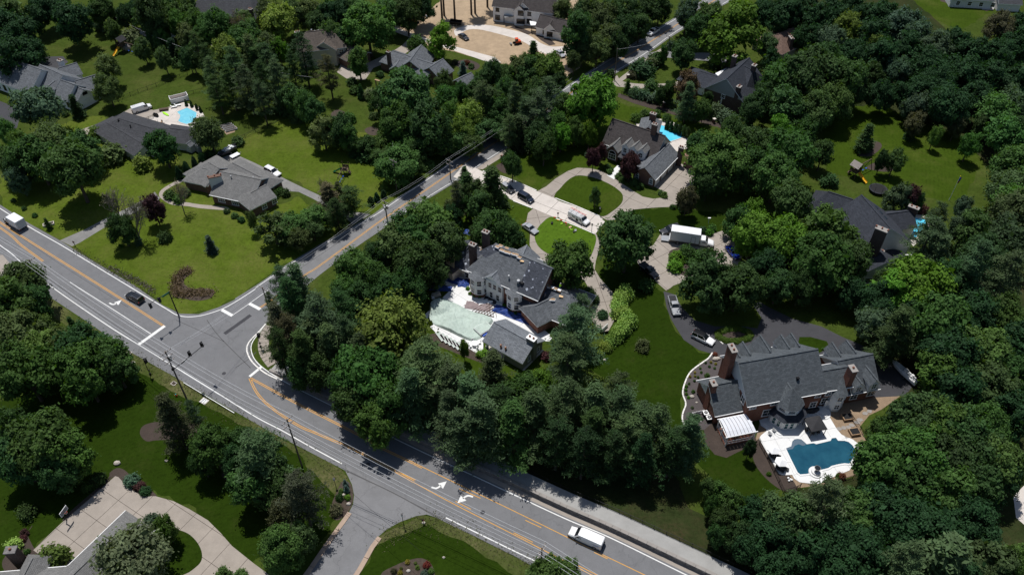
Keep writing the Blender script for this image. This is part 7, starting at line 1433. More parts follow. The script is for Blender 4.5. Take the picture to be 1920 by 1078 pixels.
fence('thin black wire fence crossing lawn behind the white house', [(215, 192), (260, 175), (310, 157), (352, 141)], 1.3, 3.0, picket=.5); fence('thin black wire fence from white container towards the tree screen', [(347, 181), (380, 172), (411, 162)], 1.3, 3.0, picket=.5)
fence('thin black wire fence between the two left lawns', [(440, 268), (460, 259), (480, 249), (523, 234)], 1.3, 3.0, picket=.5); fence('white rail fence along bed beside the upper left fountain', [(238, 60), (268, 72), (285, 80)], .5, 2.0, 'white_trim', 0, rails=(.8,))
fence('black iron fence behind the raised path', None, 1.2, 2.4, picket=.16, z=.8, pl=[tuple(q) for q in offs(WALL, 3.62)[18::2]]); fence('black iron fence on the left side of the mansion pool', [(1423, 833), (1442, 868), (1460, 906), (1469, 925), (1493, 917), (1500, 913)], 1.3, 2.2, picket=.15)
fence('black iron fence on the right side of the mansion pool', [(1596, 787), (1612, 808), (1626, 828), (1638, 846)], 1.3, 2.2, picket=.15); fence('black iron fence along the lower edge of the mansion pool', [(1553, 908), (1575, 904), (1598, 897)], 1.3, 2.2, picket=.15)
fence('dark fence along planted bed behind the bright cyan pool lawn', [(1165, 178), (1210, 192), (1262, 206), (1300, 216)], 1.2, 2.6, picket=.3); fence('black metal pool fence beside the charcoal ranch roof', [(272, 229), (288, 222)], 1.2, 1.6, picket=.2)
# ------------------------------------------------------------------ garden and site objects
def playset(label, px, py, rz, roofm, wood, slide, swing=True, sc=1.0, sdir=1):
    t = thing('playset', label, 'playset', P(px, py), rz)
    for x in (-.8, .8):
        for y in (-.8, .8): MB().box((x, y, 1.6), (.13, .13, 3.2)).build('post', wood, t, uv=False)
    MB().box((0, 0, 1.5), (1.7, 1.7, .1)).build('platform', wood, t, uv=False)
    if roofm:
        for s in (-1, 1): m = MB(); m.add([(-1.1, s * 1.15, 2.9), (1.1, s * 1.15, 2.9), (1.1, 0, 3.8), (-1.1, 0, 3.8), (-1.1, s * 1.15, 2.82), (1.1, s * 1.15, 2.82), (1.1, 0, 3.7), (-1.1, 0, 3.7)], [(0, 1, 2, 3), (7, 6, 5, 4), (0, 4, 5, 1), (1, 5, 6, 2), (3, 7, 4, 0)]); m.build('roof_panel', roofm, t, uv=False)
    for y in (-.8, .8): MB().box((0, y, 2.0), (1.6, .05, .7)).build('side_board', wood, t, uv=False)
    m = MB(); pts = [(.85, 0, 1.5), (1.6, 0, 1.15), (2.6, 0, .45), (3.3, 0, .22)]
    for a, b in zip(pts, pts[1:]):
        for s in (-1, 1): m.face([(a[0], s * .3, a[2]), (b[0], s * .3, b[2]), (b[0], s * .3, b[2] + .22), (a[0], s * .3, a[2] + .22)])
        m.face([(a[0], -.3, a[2]), (b[0], -.3, b[2]), (b[0], .3, b[2]), (a[0], .3, a[2])])
    m.build('slide', slide, t, uv=False)
    MB().box((-1.1, 0, .75), (.5, .9, .06), 0).box((-1.0, 0, 1.1), (.3, .9, .06)).box((-1.25, 0, .4), (.4, .9, .06)).build('ladder', wood, t, uv=False)
    if swing:
        MB().box((0, 2.9, 2.5), (.13, 4.3, .15)).build('swing_beam', wood, t, uv=False)
        for s in (-1, 1): MB().cyl((s * .9, 5.0, 0), (0, 5.0, 2.5), .07, None, 5).build('swing_leg', wood, t, uv=False)
        for y in (1.8, 3.0, 4.1):
            o = MB().box((0, y, .5), (.25, .5, .05)).build('swing_seat', 'blue_paint', t, uv=False); MB().cyl((0, y - .22, .5), (0, y - .22, 2.45), .015, None, 4).cyl((0, y + .22, .5), (0, y + .22, 2.45), .015, None, 4).build('chain', 'galvanised', o, uv=False)
    t.scale = (sc,) * 3; return t
playset('wooden playset with grey roof and yellow slide on the upper right lawn', 1600, 331, R(-55), 'wood_grey', 'wood_dark', 'yellow_plastic', True, 1.25)
playset('low playset with black canopy and orange yellow slide on upper left lawn', 232, 96, R(-115), 'black_cloth', 'wood_dark', 'yellow_plastic', True, 1.35)
playset('red brown playset tower with long yellow slide beneath the hedge', 258, 53, R(-20), 'wood_grey', 'terracotta', 'yellow_plastic', False, 1.3)
playset('swing set with green slide on the lawn left of the side road', 648, 326, R(170), None, 'wood_dark', 'green_plastic', True, 1.05)
t = thing('climbing_dome', 'round grey climbing dome beside the black canopy playset', 'climbing frame', P(240, 95)); m = MB()
for k in range(6):
    a_ = k * math.pi / 6
    for j in range(8): b0, b1 = math.pi * j / 8, math.pi * (j + 1) / 8; m.cyl((1.6 * math.cos(b0) * math.cos(a_), 1.6 * math.cos(b0) * math.sin(a_), 2.2 * math.sin(b0)), (1.6 * math.cos(b1) * math.cos(a_), 1.6 * math.cos(b1) * math.sin(a_), 2.2 * math.sin(b1)), .05, None, 4, False)
m.build('frame', 'grey_metal', t, uv=False); MB().ball((0, 0, .9), (1.2, 1.2, .9), n=10, m=6).build('net', 'wood_grey', t, uv=False)
t = thing('trampoline', 'round black trampoline with net poles on the upper right lawn', 'trampoline', P(1645, 359)); MB().cyl((0, 0, .85), (0, 0, .9), 2.0, None, 24).build('mat', 'rubber', t, uv=False); m = MB()
for k in range(24): a0, a1 = 6.2832 * k / 24, 6.2832 * (k + 1) / 24; m.add([(2.0 * math.cos(a0), 2.0 * math.sin(a0), .93), (2.35 * math.cos(a0), 2.35 * math.sin(a0), .93), (2.35 * math.cos(a1), 2.35 * math.sin(a1), .93), (2.0 * math.cos(a1), 2.0 * math.sin(a1), .93), (2.35 * math.cos(a0), 2.35 * math.sin(a0), .8), (2.35 * math.cos(a1), 2.35 * math.sin(a1), .8)], [(0, 1, 2, 3), (1, 4, 5, 2)])
m.build('padding', 'cloth_dark', t, uv=False)
for k in range(8): a0 = 6.2832 * k / 8; MB().cyl((2.3 * math.cos(a0), 2.3 * math.sin(a0), 0), (2.3 * math.cos(a0), 2.3 * math.sin(a0), 2.6), .04, None, 5).build('pole', 'black_metal', t, uv=False)
b = P(1779, 376); Hf = solve_h((1779, 376), (1801, 331)); t = thing('flagpole', 'white flagpole with furled red and blue flag on the upper right lawn', 'flagpole', b); MB().cyl((0, 0, 0), (0, 0, Hf), .07, .04, 8).build('pole', 'white_trim', t, uv=False); MB().ball((0, 0, Hf + .08), .1).build('finial', 'yellow_plastic', t, uv=False)
m = MB(); 
for k in range(6): m.face([(.05 + k * .1, .06 * (-1) ** k, Hf - .3), (.05 + (k + 1) * .1, -.06 * (-1) ** k, Hf - .3), (.03 + (k + 1) * .06, -.06 * (-1) ** k, Hf - 2.2), (.03 + k * .06, .06 * (-1) ** k, Hf - 2.2)])
m.build('flag', 'red_paint', t, uv=False); m = MB(); m.box((.2, 0, Hf - .9), (.36, .2, .9)); m.build('flag_canton', 'blue_paint', t, uv=False)
# basketball hoop
t = thing('basketball_hoop', 'basketball hoop with clear white framed backboard over the court drive', 'basketball hoop', P(131, 976), math.atan2((P(180, 985) - P(131, 976)).y, (P(180, 985) - P(131, 976)).x) - R(2)); Hb = 3.4
MB().cyl((-.6, 0, 0), (-.6, 0, 2.6), .1, .09, 8).build('pole', 'black_metal', t, uv=False); MB().cyl((-.6, 0, 2.5), (.1, 0, 3.2), .06, None, 6).cyl((-.6, 0, 2.1), (.1, 0, 2.8), .05, None, 6).build('arm', 'black_metal', t, uv=False)
MB().box((.2, 0, 3.3), (.03, 1.7, 1.0)).build('backboard', 'pane_blue', t, uv=False); m = MB(); m.box((.22, 0, 3.82), (.07, 1.86, .09)).box((.22, 0, 2.79), (.07, 1.86, .09)).box((.22, .89, 3.3), (.066, .09, .95)).box((.22, -.89, 3.3), (.066, .09, .95)); m.build('board_frame', 'white_trim', t, uv=False); m = MB()
for k in range(12): a0, a1 = 6.2832 * k / 12, 6.2832 * (k + 1) / 12; m.cyl((.5 + .23 * math.cos(a0), .23 * math.sin(a0), 3.05), (.5 + .23 * math.cos(a1), .23 * math.sin(a1), 3.05), .022, None, 4, False)
m.build('rim', 'orange_paint', t, uv=False); m = MB()
for k in range(10): a0 = 6.2832 * k / 10; m.cyl((.5 + .22 * math.cos(a0), .22 * math.sin(a0), 3.03), (.5 + .12 * math.cos(a0 + .3), .12 * math.sin(a0 + .3), 2.6), .01, None, 3, False)
m.build('net', 'white_trim', t, uv=False)
# --- mansion pool furniture
def parasol(label, px, py, r, mat, group): 
    t = thing('parasol', label, 'parasol', P(px, py, 2.2).xy.to_3d(), 0, group); MB().cyl((0, 0, .1), (0, 0, 2.5), .035, None, 6).build('pole', 'grey_metal', t, uv=False); MB().cyl((0, 0, .08), (0, 0, .2), .3, .25, 10).build('base', 'grey_metal', t, uv=False)
    for k in range(6):
        a0, a1 = 1.047 * k, 1.047 * (k + 1); m = MB(); A_, B_ = (r * math.cos(a0), r * math.sin(a0), 2.0), (r * math.cos(a1), r * math.sin(a1), 2.0); m.face([A_, B_, (0, 0, 2.6)]); m.face([B_, A_, (A_[0], A_[1], 1.85), (B_[0], B_[1], 1.85)]); m.build('canopy_panel', mat, t, uv=False)
parasol('upper of two white parasols on the mansion pool deck', 1451, 841, 1.2, 'white_cloth', 'white parasols'); parasol('lower of two white parasols on the mansion pool deck', 1465, 864, 1.2, 'white_cloth', 'white parasols')
def lounger(label, px, py, rz, group, mat='black_cloth'):
    t = thing('sun_lounger', label, 'sun lounger', P(px, py, .3).xy.to_3d() + Vector((0, 0, .1)), rz, group); MB().box((.25, 0, .35), (1.3, .65, .12)).build('seat', mat, t, uv=False); o = MB().box((0, 0, .3), (.1, .65, .75)).build('backrest', mat, t, uv=False); o.location = (-.45, 0, .35); o.rotation_euler = (0, R(-40), 0)
    for x in (-.3, .8):
        for y in (-.28, .28): MB().box((x, y, .15), (.05, .05, .3)).build('leg', 'black_metal', t, uv=False)
for px, py, lab in ((1455, 853, 'dark lounger below the upper white parasol'), (1450, 857, 'dark lounger left of the lower white parasol'), (1470, 877, 'dark lounger below the lower white parasol'), (1462, 880, 'dark lounger at the lower left deck corner')): lounger(lab, px, py, R(-35), 'dark loungers on the mansion pool deck')
for px, py, lab in ((1443, 815, 'metal chair near pergola on mansion deck'), (1451, 809, 'metal chair nearest the garden room steps')):
    t = thing('patio_chair', lab, 'chair', P(px, py) + Vector((0, 0, .1)), R(30), 'metal patio chairs'); MB().box((0, 0, .45), (.6, .6, .08)).build('seat', 'grey_metal', t, uv=False); MB().box((-.28, 0, .8), (.08, .6, .65)).build('backrest', 'grey_metal', t, uv=False)
    for x in (-.25, .25):
        for y in (-.25, .25): MB().box((x, y, .22), (.05, .05, .44)).build('leg', 'black_metal', t, uv=False)
g0 = P(1530, 792, 2.6).xy.to_3d() + Vector((0, 0, .1)); t = thing('gazebo', 'square dark canopy gazebo over dining set on mansion deck', 'gazebo', g0, R(12))
for x in (-1.5, 1.5):
    for y in (-1.5, 1.5): MB().box((x, y, 1.1), (.1, .1, 2.2)).build('post', 'black_metal', t, uv=False)
m = MB(); k4 = [(-1.65, -1.65, 2.2), (1.65, -1.65, 2.2), (1.65, 1.65, 2.2), (-1.65, 1.65, 2.2)]
for i in range(4): m = MB(); m.face([k4[i], k4[(i + 1) % 4], (0, 0, 3.0)]); m.face([k4[(i + 1) % 4], k4[i], k4[i][:2] + (2.0,), k4[(i + 1) % 4][:2] + (2.0,)]); m.build('canopy_panel', 'black_cloth', t, uv=False)
t = thing('dining_table', 'dark dining table under the mansion gazebo', 'table', g0, R(12)); MB().box((0, 0, .74), (2.0, 1.1, .06)).build('tabletop', 'wood_dark', t, uv=False)
for x in (-.9, .9):
    for y in (-.45, .45): MB().box((x, y, .37), (.07, .07, .72)).build('leg', 'black_metal', t, uv=False)
for i, (x, y) in enumerate(((-.6, -.9), (.6, -.9), (-1.4, 0), (1.4, 0))):
    q = g0 + Matrix.Rotation(R(12), 3, 'Z') @ Vector((x, y, 0)); t = thing('dining_chair', ('front left', 'front right', 'left end', 'right end')[i] + ' dark chair at the gazebo dining table', 'chair', q, R(12) + (0, 0, -1.57, 1.57)[i], 'chairs at the gazebo table'); MB().box((0, 0, .45), (.5, .5, .07)).build('seat', 'black_cloth', t, uv=False); MB().box((0, -.24, .75), (.5, .06, .55)).build('backrest', 'black_cloth', t, uv=False)
    for sx in (-.2, .2):
        for sy in (-.2, .2): MB().box((sx, sy, .22), (.05, .05, .43)).build('leg', 'black_metal', t, uv=False)
for px, py, lab in ((1601, 812, 'square wooden planter with dark top on gravel right of pool'), (1587, 784, 'square wooden planter on shaded gravel nearer the mansion wall')):
    t = thing('planter', lab, 'planter', P(px, py), R(10), 'square wooden planters'); MB().box((0, 0, .35), (1.9, 1.5, .7), 0, 1.05).build('box', 'wood_plain', t, uv=False); MB().box((0, 0, .71), (1.7, 1.3, .05)).build('soil', 'rubber', t, uv=False)
t = thing('fountain', 'round tiered stone fountain with dark bowl on pool edge', 'fountain', P(1529, 886)); MB().cyl((0, 0, .05), (0, 0, .3), 1.35, 1.25, 20).build('lower_basin', 'concrete_white', t, uv=False); MB().cyl((0, 0, .3), (0, 0, .6), .9, .85, 18).build('middle_basin', 'concrete_white', t, uv=False); MB().cyl((0, 0, .6), (0, 0, 1.1), .22, .18, 10).build('stem', 'stone_grey', t, uv=False); MB().cyl((0, 0, 1.1), (0, 0, 1.6), .3, .6, 14).build('urn', 'stone_dark', t, uv=False); MB().cyl((0, 0, 1.6), (0, 0, 1.64), .5, None, 12).build('water', 'pane_dark', t, uv=False)
for i, (x, y) in enumerate(((1573, 804), (1582, 802), (1591, 801), (1597, 797), (1607, 792), (1612, 787), (1622, 775), (1630, 771))):
    q = P(x, y); o = MB().prism([(math.cos(k * 1.05 + i) * (.62 + .14 * math.sin(k * 2.1 + i)), math.sin(k * 1.05 + i) * .45) for k in range(6)], 0, .06).build('stepping_stone', 'stone_cap'); o.location = (q.x, q.y, .02); tag(o, ordinal(i) + ' pale stepping stone from the deck on the gravel beside mansion', 'stepping stone', 'stepping stones right of the mansion pool')
for i, (x, y) in enumerate(((1477.5, 897), (1482, 899.5), (1479, 902), (1484, 900.5))): q = P(x, y); o = MB().ball((0, 0, .22), .22, n=10, m=6).build('white_float', 'white_trim', smooth=True, uv=False); o.location = q; tag(o, ('leftmost', 'second', 'lowest', 'rightmost')[i] + ' white ball on gravel below the mansion pool deck', 'ball', 'white balls on the gravel')
t = thing('grill', 'black covered grill against the mansion wall', 'grill', P(1514, 773) + Vector((0, 0, .1)), R(12)); MB().box((0, 0, .55), (1.7, .7, 1.0), 0, .9).build('cover', 'black_cloth', t, uv=False); MB().box((0, 0, .05), (1.5, .6, .1)).build('base', 'black_metal', t, uv=False)
t = thing('grill', 'low dark covered furniture beside the round door step', 'grill', P(1524, 771) + Vector((0, 0, .1)), R(12)); MB().ball((0, 0, .3), (1.4, .7, .7), n=10, m=5).build('cover', 'cloth_dark', t, uv=False); MB().box((0, 0, .1), (2.2, 1.0, .2)).build('base', 'black_metal', t, uv=False)
for i, r in enumerate((1.9, 1.4, .9)): q = P(1539, 773); o = MB().cyl((0, 0, .06), (0, 0, .2 + i * .15), r, None, 18).build('round_step', 'concrete_white', MANSION.t); o.location = (q.x - MANSION.b.x, q.y - MANSION.b.y, 0)
# pergola
pc = [P(1348, 785.5, 2.9), P(1398, 776, 2.9), P(1418, 809, 2.9), P(1364, 820, 2.9)]; pb_ = Vector((pc[3].x, pc[3].y, 0)); t = thing('pergola', 'white pergola with pale ribbed translucent roof attached to mansion', 'pergola', pb_)
lp = [q - pb_ for q in pc]
def bil(u, v, z=2.9): q = (lp[0] * (1 - u) + lp[1] * u) * (1 - v) + (lp[3] * (1 - u) + lp[2] * u) * v; return Vector((q.x, q.y, z))
for i in range(8):
    u0, u1 = i / 8 + .006, (i + 1) / 8 - .006; m = MB()
    for j in range(4):
        v0, v1 = j / 4, (j + 1) / 4; arch = lambda v: 2.95 + .45 * math.sin(math.pi * v) ** .8 * .8
        m.face([bil(u0, v1, arch(v1)), bil(u1, v1, arch(v1)), bil(u1, v0, arch(v0)), bil(u0, v0, arch(v0))])
    m.build('roof_panel', 'translucent_panel', t, uv=False)
for v in (0, .45, 1): a_, b_ = bil(-.06, v, 2.86), bil(1.06, v, 2.86); MB().box((a_ + b_) / 2, ((b_ - a_).length, .14, .2), math.atan2((b_ - a_).y, (b_ - a_).x)).build('beam', 'white_trim', t, uv=False)
for u in (0, 1): a_, b_ = bil(u, -.03, 2.7), bil(u, 1.03, 2.7); MB().box((a_ + b_) / 2, ((b_ - a_).length, .14, .18), math.atan2((b_ - a_).y, (b_ - a_).x)).build('beam', 'white_trim', t, uv=False)
for u, v in ((.02, .98), (.98, .98), (.02, .45), (.02, .02), (.98, .02)): q = bil(u, v); MB().box((q.x, q.y, 1.4), (.22, .22, 2.8)).build('post', 'white_trim', t, uv=False)
fl = [bil(0, 0), bil(1, 0), bil(1, 1), bil(0, 1)]; m = MB(); m.prism([tuple(q.xy) for q in fl], 0, .45); m.build('deck', 'terracotta', t)
for (u0, v0), (u1, v1) in (((.02, .02), (.02, .98)), ((.02, .98), (.98, .98))):
    a_, b_ = bil(u0, v0), bil(u1, v1); L = (b_ - a_).length; rz = math.atan2((b_ - a_).y, (b_ - a_).x)
    for z in (.6, 1.35): q = (a_ + b_) / 2; MB().box((q.x, q.y, z), (L, .07, .09), rz).build('rail', 'white_trim', t, uv=False)
    n = int(L / .2); bm_ = MB()
    for k in range(n): q = a_.lerp(b_, (k + .5) / n); bm_.box((q.x, q.y, .97), (.045, .045, .72), rz)
    bm_.build('balusters', 'white_trim', t, uv=False)['kind'] = 'stuff'
q = bil(.45, .75); tt = thing('patio_table', 'small table with food on deck under pergola', 'table', pb_ + Vector((q.x, q.y, .45)), .4); MB().cyl((0, 0, .68), (0, 0, .74), .6, None, 14).build('tabletop', 'wood_dark', tt, uv=False); MB().cyl((0, 0, 0), (0, 0, .68), .06, None, 6).build('leg', 'black_metal', tt, uv=False)
# equipment left of the mansion
for px, py, lab in ((1322, 779, 'upper of two air conditioning units beside the mansion chimney wing'), (1328, 788, 'lower of two air conditioning units beside the mansion chimney wing')):
    t = thing('air_conditioner', lab, 'air conditioner', P(px, py), R(10), 'air conditioning units'); MB().box((0, 0, .5), (1.0, 1.0, 1.0)).build('case', 'black_metal', t, uv=False); MB().box((0, 0, 1.03), (1.05, 1.05, .07)).build('top_frame', 'white_trim', t, uv=False); MB().cyl((0, 0, 1.07), (0, 0, 1.09), .36, None, 14).build('fan_grille', 'black_metal', t, uv=False); MB().cyl((0, 0, 1.09), (0, 0, 1.12), .14, None, 10).build('fan_motor', 'grey_metal', t, uv=False)
t = thing('generator', 'white topped generator box on the grey bed beside mansion', 'generator', P(1297, 790), R(100)); MB().box((0, 0, .45), (1.2, .7, .9)).build('case', 'black_metal', t, uv=False); MB().box((0, 0, .93), (1.3, .8, .1)).build('lid', 'white_trim', t, uv=False)
t = thing('pool_equipment', 'pumps and filter tank in a white fenced corner beside mansion', 'pool equipment', P(1309, 785), R(10)); MB().cyl((0, .6, 0), (0, .6, 1.1), .35, .3, 12).build('filter_tank', 'black_metal', t, uv=False); MB().box((.4, -.3, .35), (.8, .4, .5)).build('pump', 'black_metal', t, uv=False); MB().box((-.3, -.4, .3), (.5, .5, .6)).build('heater', 'grey_metal', t, uv=False); MB().cyl((0, .3, .3), (.5, -.3, .3), .06, None, 6).cyl((-.3, -.2, .5), (0, .5, .5), .06, None, 6).cyl((.2, -1.0, .3), (.3, -.3, .3), .06, None, 6).build('pipe', 'white_trim', t, uv=False)
fence('low white fence around pool equipment beside mansion', [(1297, 779), (1319, 774)], 1.0, 1.0, 'white_trim', .2, pr=.03); fence('short white fence on the left of the pool equipment', [(1298, 780), (1304, 796)], 1.0, 1.0, 'white_trim', .2, pr=.03)
def rock(label, px, py, r, group='pale garden boulders', mat='boulder'):
    q = P(px, py); mb = MB().ball((0, 0, r * .35), (r, r * .75, r * .6), n=7, m=5); rnd = random.Random(int(px * 7 + py)); mb.v = [(x * rnd.uniform(.85, 1.15), y * rnd.uniform(.85, 1.15), z) for x, y, z in mb.v]; o = mb.build('boulder', mat, uv=False); o.location = q; tag(o, label, 'boulder', group)
for px, py, r, lab in ((1341, 674, .7, 'larger pale boulder in grey bed near mansion corner'), (1346, 673, .55, 'smaller pale boulder in grey bed near mansion corner'), (1297, 744, .5, 'flat pale boulder low in the grey mansion bed'), (1306, 755, .3, 'small pinkish rock in the grey mansion bed'), (220, 869, .7, 'long pale rock lying on the lower left lawn'), (312, 864, .35, 'small white rock on the lower left lawn'), (645, 928, .4, 'upper pale rock in side street bed'), (654, 945, .45, 'lower pale rock in side street bed'), (794, 980, .35, 'rust brown rock on the lower verge'), (766, 1070, .4, 'white stone in the bottom centre bed'), (832, 1045, .3, 'tan stone on the lawn right of bottom bed'), (1134, 675, .4, 'pale rock below the lime hedge'), (968, 310, 1.0, 'large boulder beside upper lane lawn'), (1219, 140, .8, 'grey boulder beside loop drive of slate roofed house'), (1246, 111, .7, 'grey boulder near small tree on island lawn')): rock(lab, px, py, r)
# --- reroofing site
def bundle(label, p, rz, group, mats=('box_white', 'wood_plain')):
    t = thing('shingle_bundle', label, 'shingle bundle', p, rz, group); MB().box((0, 0, .14), (1.0, .75, .28)).build('stack', mats[0], t, uv=False); MB().box((0, .05, .31), (.9, .6, .06)).build('top_pack', mats[1], t, uv=False)
ar = math.atan2(RA['d'].y, RA['d'].x); i = 0
for f, s_, t_ in ((.03, 'E', .06), (.06, 'O', .05), (.12, 'E', .1), (.17, 'O', .06), (.19, 'E', .1), (.25, 'E', .09), (.33, 'E', .07), (.38, 'E', .06), (.44, 'E', .1)): bundle(ordinal(i) + ' pale shingle stack from left along the main ridge', onroof(RA, s_, RA['L'] * f, t_, .05), ar, 'shingle stacks on the main ridge'); i += 1
aw = math.atan2(RW['d'].y, RW['d'].x)
for i in range(8): bundle(ordinal(i) + ' shingle stack from left along the garage ridge', onroof(RW, 'E', RW['L'] * (.04 + .095 * i), .04, .05), aw, 'shingle stacks on the garage ridge', ('wood_plain', 'box_white') if i % 2 else ('box_white', 'wood_plain'))
for i, (u, t_) in enumerate(((.62, .42), (.66, .4))): bundle(('left', 'right')[i] + ' white shingle stack low on the garage roof', onroof(RW, 'E', RW['L'] * u, t_, .05), aw + .4, 'shingle stacks low on the garage roof')
for i, (u, t_, s_) in enumerate(((.5, .14, 'E'), (.82, .18, 'E'))):
    B_ = RA if i == 0 else RW; o = MB().box((0, 0, 0), (.9, .7, .1)).build('cardboard', 'plywood', uv=False); o.location = onroof(B_, s_, B_['L'] * u, t_, .09); o.rotation_euler = (0, 0, ar + .3); tag(o, ('flat cardboard pack on the main roof ridge', 'flat cardboard pack on the garage roof')[i], 'cardboard', 'cardboard packs')
for i in range(4): bundle(('first', 'second', 'third', 'fourth')[i] + ' shingle stack behind the brick chimneys on the left wing', onroof(RL, 'E' if i % 2 else 'O', RL['L'] * (.35 + .16 * i), .08, .05), math.atan2(RL['d'].y, RL['d'].x), 'shingle stacks on the left wing')
def tarp(label, px, py, sx, sy, rz, h, mat, seed=1, z=.08, name='tarp', amp=.6):
    rng = random.Random(seed); n = 12; vs = []; q = P(px, py)
    for j in range(n + 1):
        for k in range(n + 1):
            u, v = k / n * 2 - 1, j / n * 2 - 1; edge = max(abs(u), abs(v)); x, y = u * sx * (1 + .14 * noise.noise(Vector((v * 2, seed, 0)))), v * sy * (1 + .18 * noise.noise(Vector((u * 2, seed + 5, 0))))
            zz = max(0, (1 - edge ** 2)) * h * (.5 + amp * noise.noise(Vector((u * 2.2, v * 2.2, seed)))) + abs(noise.noise(Vector((u * 5, v * 5, seed)))) * h * .5 + .02; vs.append((x, y, zz))
    fs = [(j * (n + 1) + k, j * (n + 1) + k + 1, (j + 1) * (n + 1) + k + 1, (j + 1) * (n + 1) + k) for j in range(n) for k in range(n)]
    o = MB().add(vs, fs).build(name, mat, uv=False); o.location = (q.x, q.y, z); o.rotation_euler = (0, 0, rz); tag(o, label, 'tarp'); return o
tarp('crumpled blue tarp on lawn left of the white patio', 827, 541, 2.6, .9, R(-3), .5, 'blue_tarp', 2, .0); tarp('crumpled blue tarp on patio under the beige terrace wall', 856, 527, 3.0, 1.2, R(-25), .6, 'blue_tarp', 3); tarp('second bunched blue tarp beside the left brick corner', 868, 531, 1.4, 1.2, R(10), .7, 'blue_tarp', 4)
tarp('large blue tarp heap on the patio below right bay window', 946, 584, 2.6, 1.2, R(-25), .9, 'blue_tarp', 5); tarp('wide blue tarp draped along the garage wall', 972, 594, 3.2, 1.3, R(-28), .5, 'blue_tarp', 6); tarp('blue tarp thrown over the far eave of left wing', 881, 455, 1.3, .9, R(-20), .5, 'blue_tarp', 7, 3.2)
tarp('dull brown cloth spread on the patio beside pool cover', 897, 575, 3.0, 1.2, R(-12), .3, 'grey_cloth', 8); tarp('dark cloth folded by the patio door', 920, 562, 1.6, 1.1, R(-20), .3, 'cloth_dark', 9); tarp('crumpled grey white sheet near the patio lattice', 907, 567, 2.4, .8, R(20), .35, 'white_cloth', 10)
# green pool cover stretched over frame
cov = [(806, 572), (817, 563), (842, 565), (850, 568), (875, 580), (905, 592), (925, 602), (906, 625), (902, 634), (886, 640), (865, 633), (840, 621), (820, 612), (803, 600), (806, 585)]
pl = plan(cov, 0, True, True, 4); c = Vector((sum(p[0] for p in pl) / len(pl), sum(p[1] for p in pl) / len(pl), 0)); m = MB(); R_ = 18; rings = []
for r in range(R_ + 1):
    f = 1 - r / R_; rings.append([])
    for k, p in enumerate(pl): x, y = c.x + (p[0] - c.x) * f, c.y + (p[1] - c.y) * f; rings[-1].append((x - c.x, y - c.y, max(.1, .12 + (0 if r == 0 else .35 + .5 * noise.noise(Vector((x * .25, y * .25, 3))) + .22 * abs(noise.noise(Vector((x * .7 + y * .3, y * .5, 9)))) + .12 * noise.noise(Vector((x * 1.9, y * 1.9, 5))) + (.9 * max(0, 1 - ((x - P(822, 575).x) ** 2 + (y - P(822, 575).y) ** 2) / 9))))))
n = len(pl)
for r in range(R_):
    for k in range(n): m.face([rings[r][k], rings[r][(k + 1) % n], rings[r + 1][(k + 1) % n], rings[r + 1][k]][::-1] if True else 0)
o = m.build('pool_cover', 'tarp_green_mat', uv=False); o.location = c; tag(o, 'huge pale green sheet stretched over the pool beside pool house', 'pool cover')
t = thing('hot_tub', 'square hot tub under pale green cover at the pool end', 'hot tub', P(906, 619), math.atan2((P(916, 615) - P(896, 627)).y, (P(916, 615) - P(896, 627)).x)); MB().box((0, 0, .4), (3.4, 2.6, .8)).build('shell', 'concrete_white', t, uv=False); MB().box((0, 0, .83), (3.2, 2.4, .1)).build('cover', 'tarp_green_mat', t, uv=False); MB().box((.3, -1.5, .3), (3.2, .5, .3)).build('spill_edge', 'blue_paint', t, uv=False)
t = thing('lattice', 'square wooden lattice lying on the patio beside blue tarp', 'lattice', P(913, 581) + Vector((0, 0, .1)), R(-20)); m = MB()
for k in range(-3, 4): m.box((k * .7, 0, .05), (.1, 3.6, .06), R(28)).box((k * .7, 0, .12), (.1, 3.6, .06), R(-28))
m.build('slats', 'wood_dark', t, uv=False)['kind'] = 'stuff'; MB().box((0, 1.7, .1), (4.6, .1, .12)).box((0, -1.7, .1), (4.6, .1, .12)).build('frame', 'wood_dark', t, uv=False)
for i in range(6):
    q = P(826 + i * 7.4, 632 + i * 4.0); t = thing('glazed_frame', ordinal(i) + ' white glazed frame from left leaning in row below pool', 'glazed frame', q, R(-58), 'row of white glazed frames'); MB().box((0, 0, .32), (2.9, .9, .04)).build('pane', 'tarp_green_mat', t, uv=False); m = MB()
    for y in (-.47, .47): m.box((0, y, .33), (3.0, .1, .1))
    for x in (-1.45, 1.45): m.box((x, 0, .33), (.1, .86, .1))
    m.build('frame', 'siding_pale', t, uv=False)
    for x in (-1.3, 1.3): MB().box((x, 0, .14), (.1, .1, .28)).build('leg', 'white_trim', t, uv=False)
t = thing('garden_table', 'round white table with chairs on the patio corner', 'table', P(891, 648) + Vector((0, 0, .08))); MB().cyl((0, 0, .7), (0, 0, .75), .75, None, 18).build('tabletop', 'white_trim', t, uv=False); MB().cyl((0, 0, 0), (0, 0, .7), .06, None, 6).build('leg', 'white_trim', t, uv=False)
for i in range(4):
    a_ = i * 1.57 + .5; q = P(891, 648) + Vector((math.cos(a_) * 1.1, math.sin(a_) * 1.1, .08)); t = thing('garden_chair', ('right', 'far', 'left', 'near')[i] + ' white chair at the round patio table', 'chair', q, a_, 'white chairs at the round table'); MB().box((0, 0, .42), (.45, .45, .05)).build('seat', 'white_trim', t, uv=False); MB().box((.22, 0, .7), (.05, .45, .5)).build('backrest', 'white_trim', t, uv=False); MB().box((0, 0, .2), (.3, .3, .4)).build('leg_frame', 'white_trim', t, uv=False)
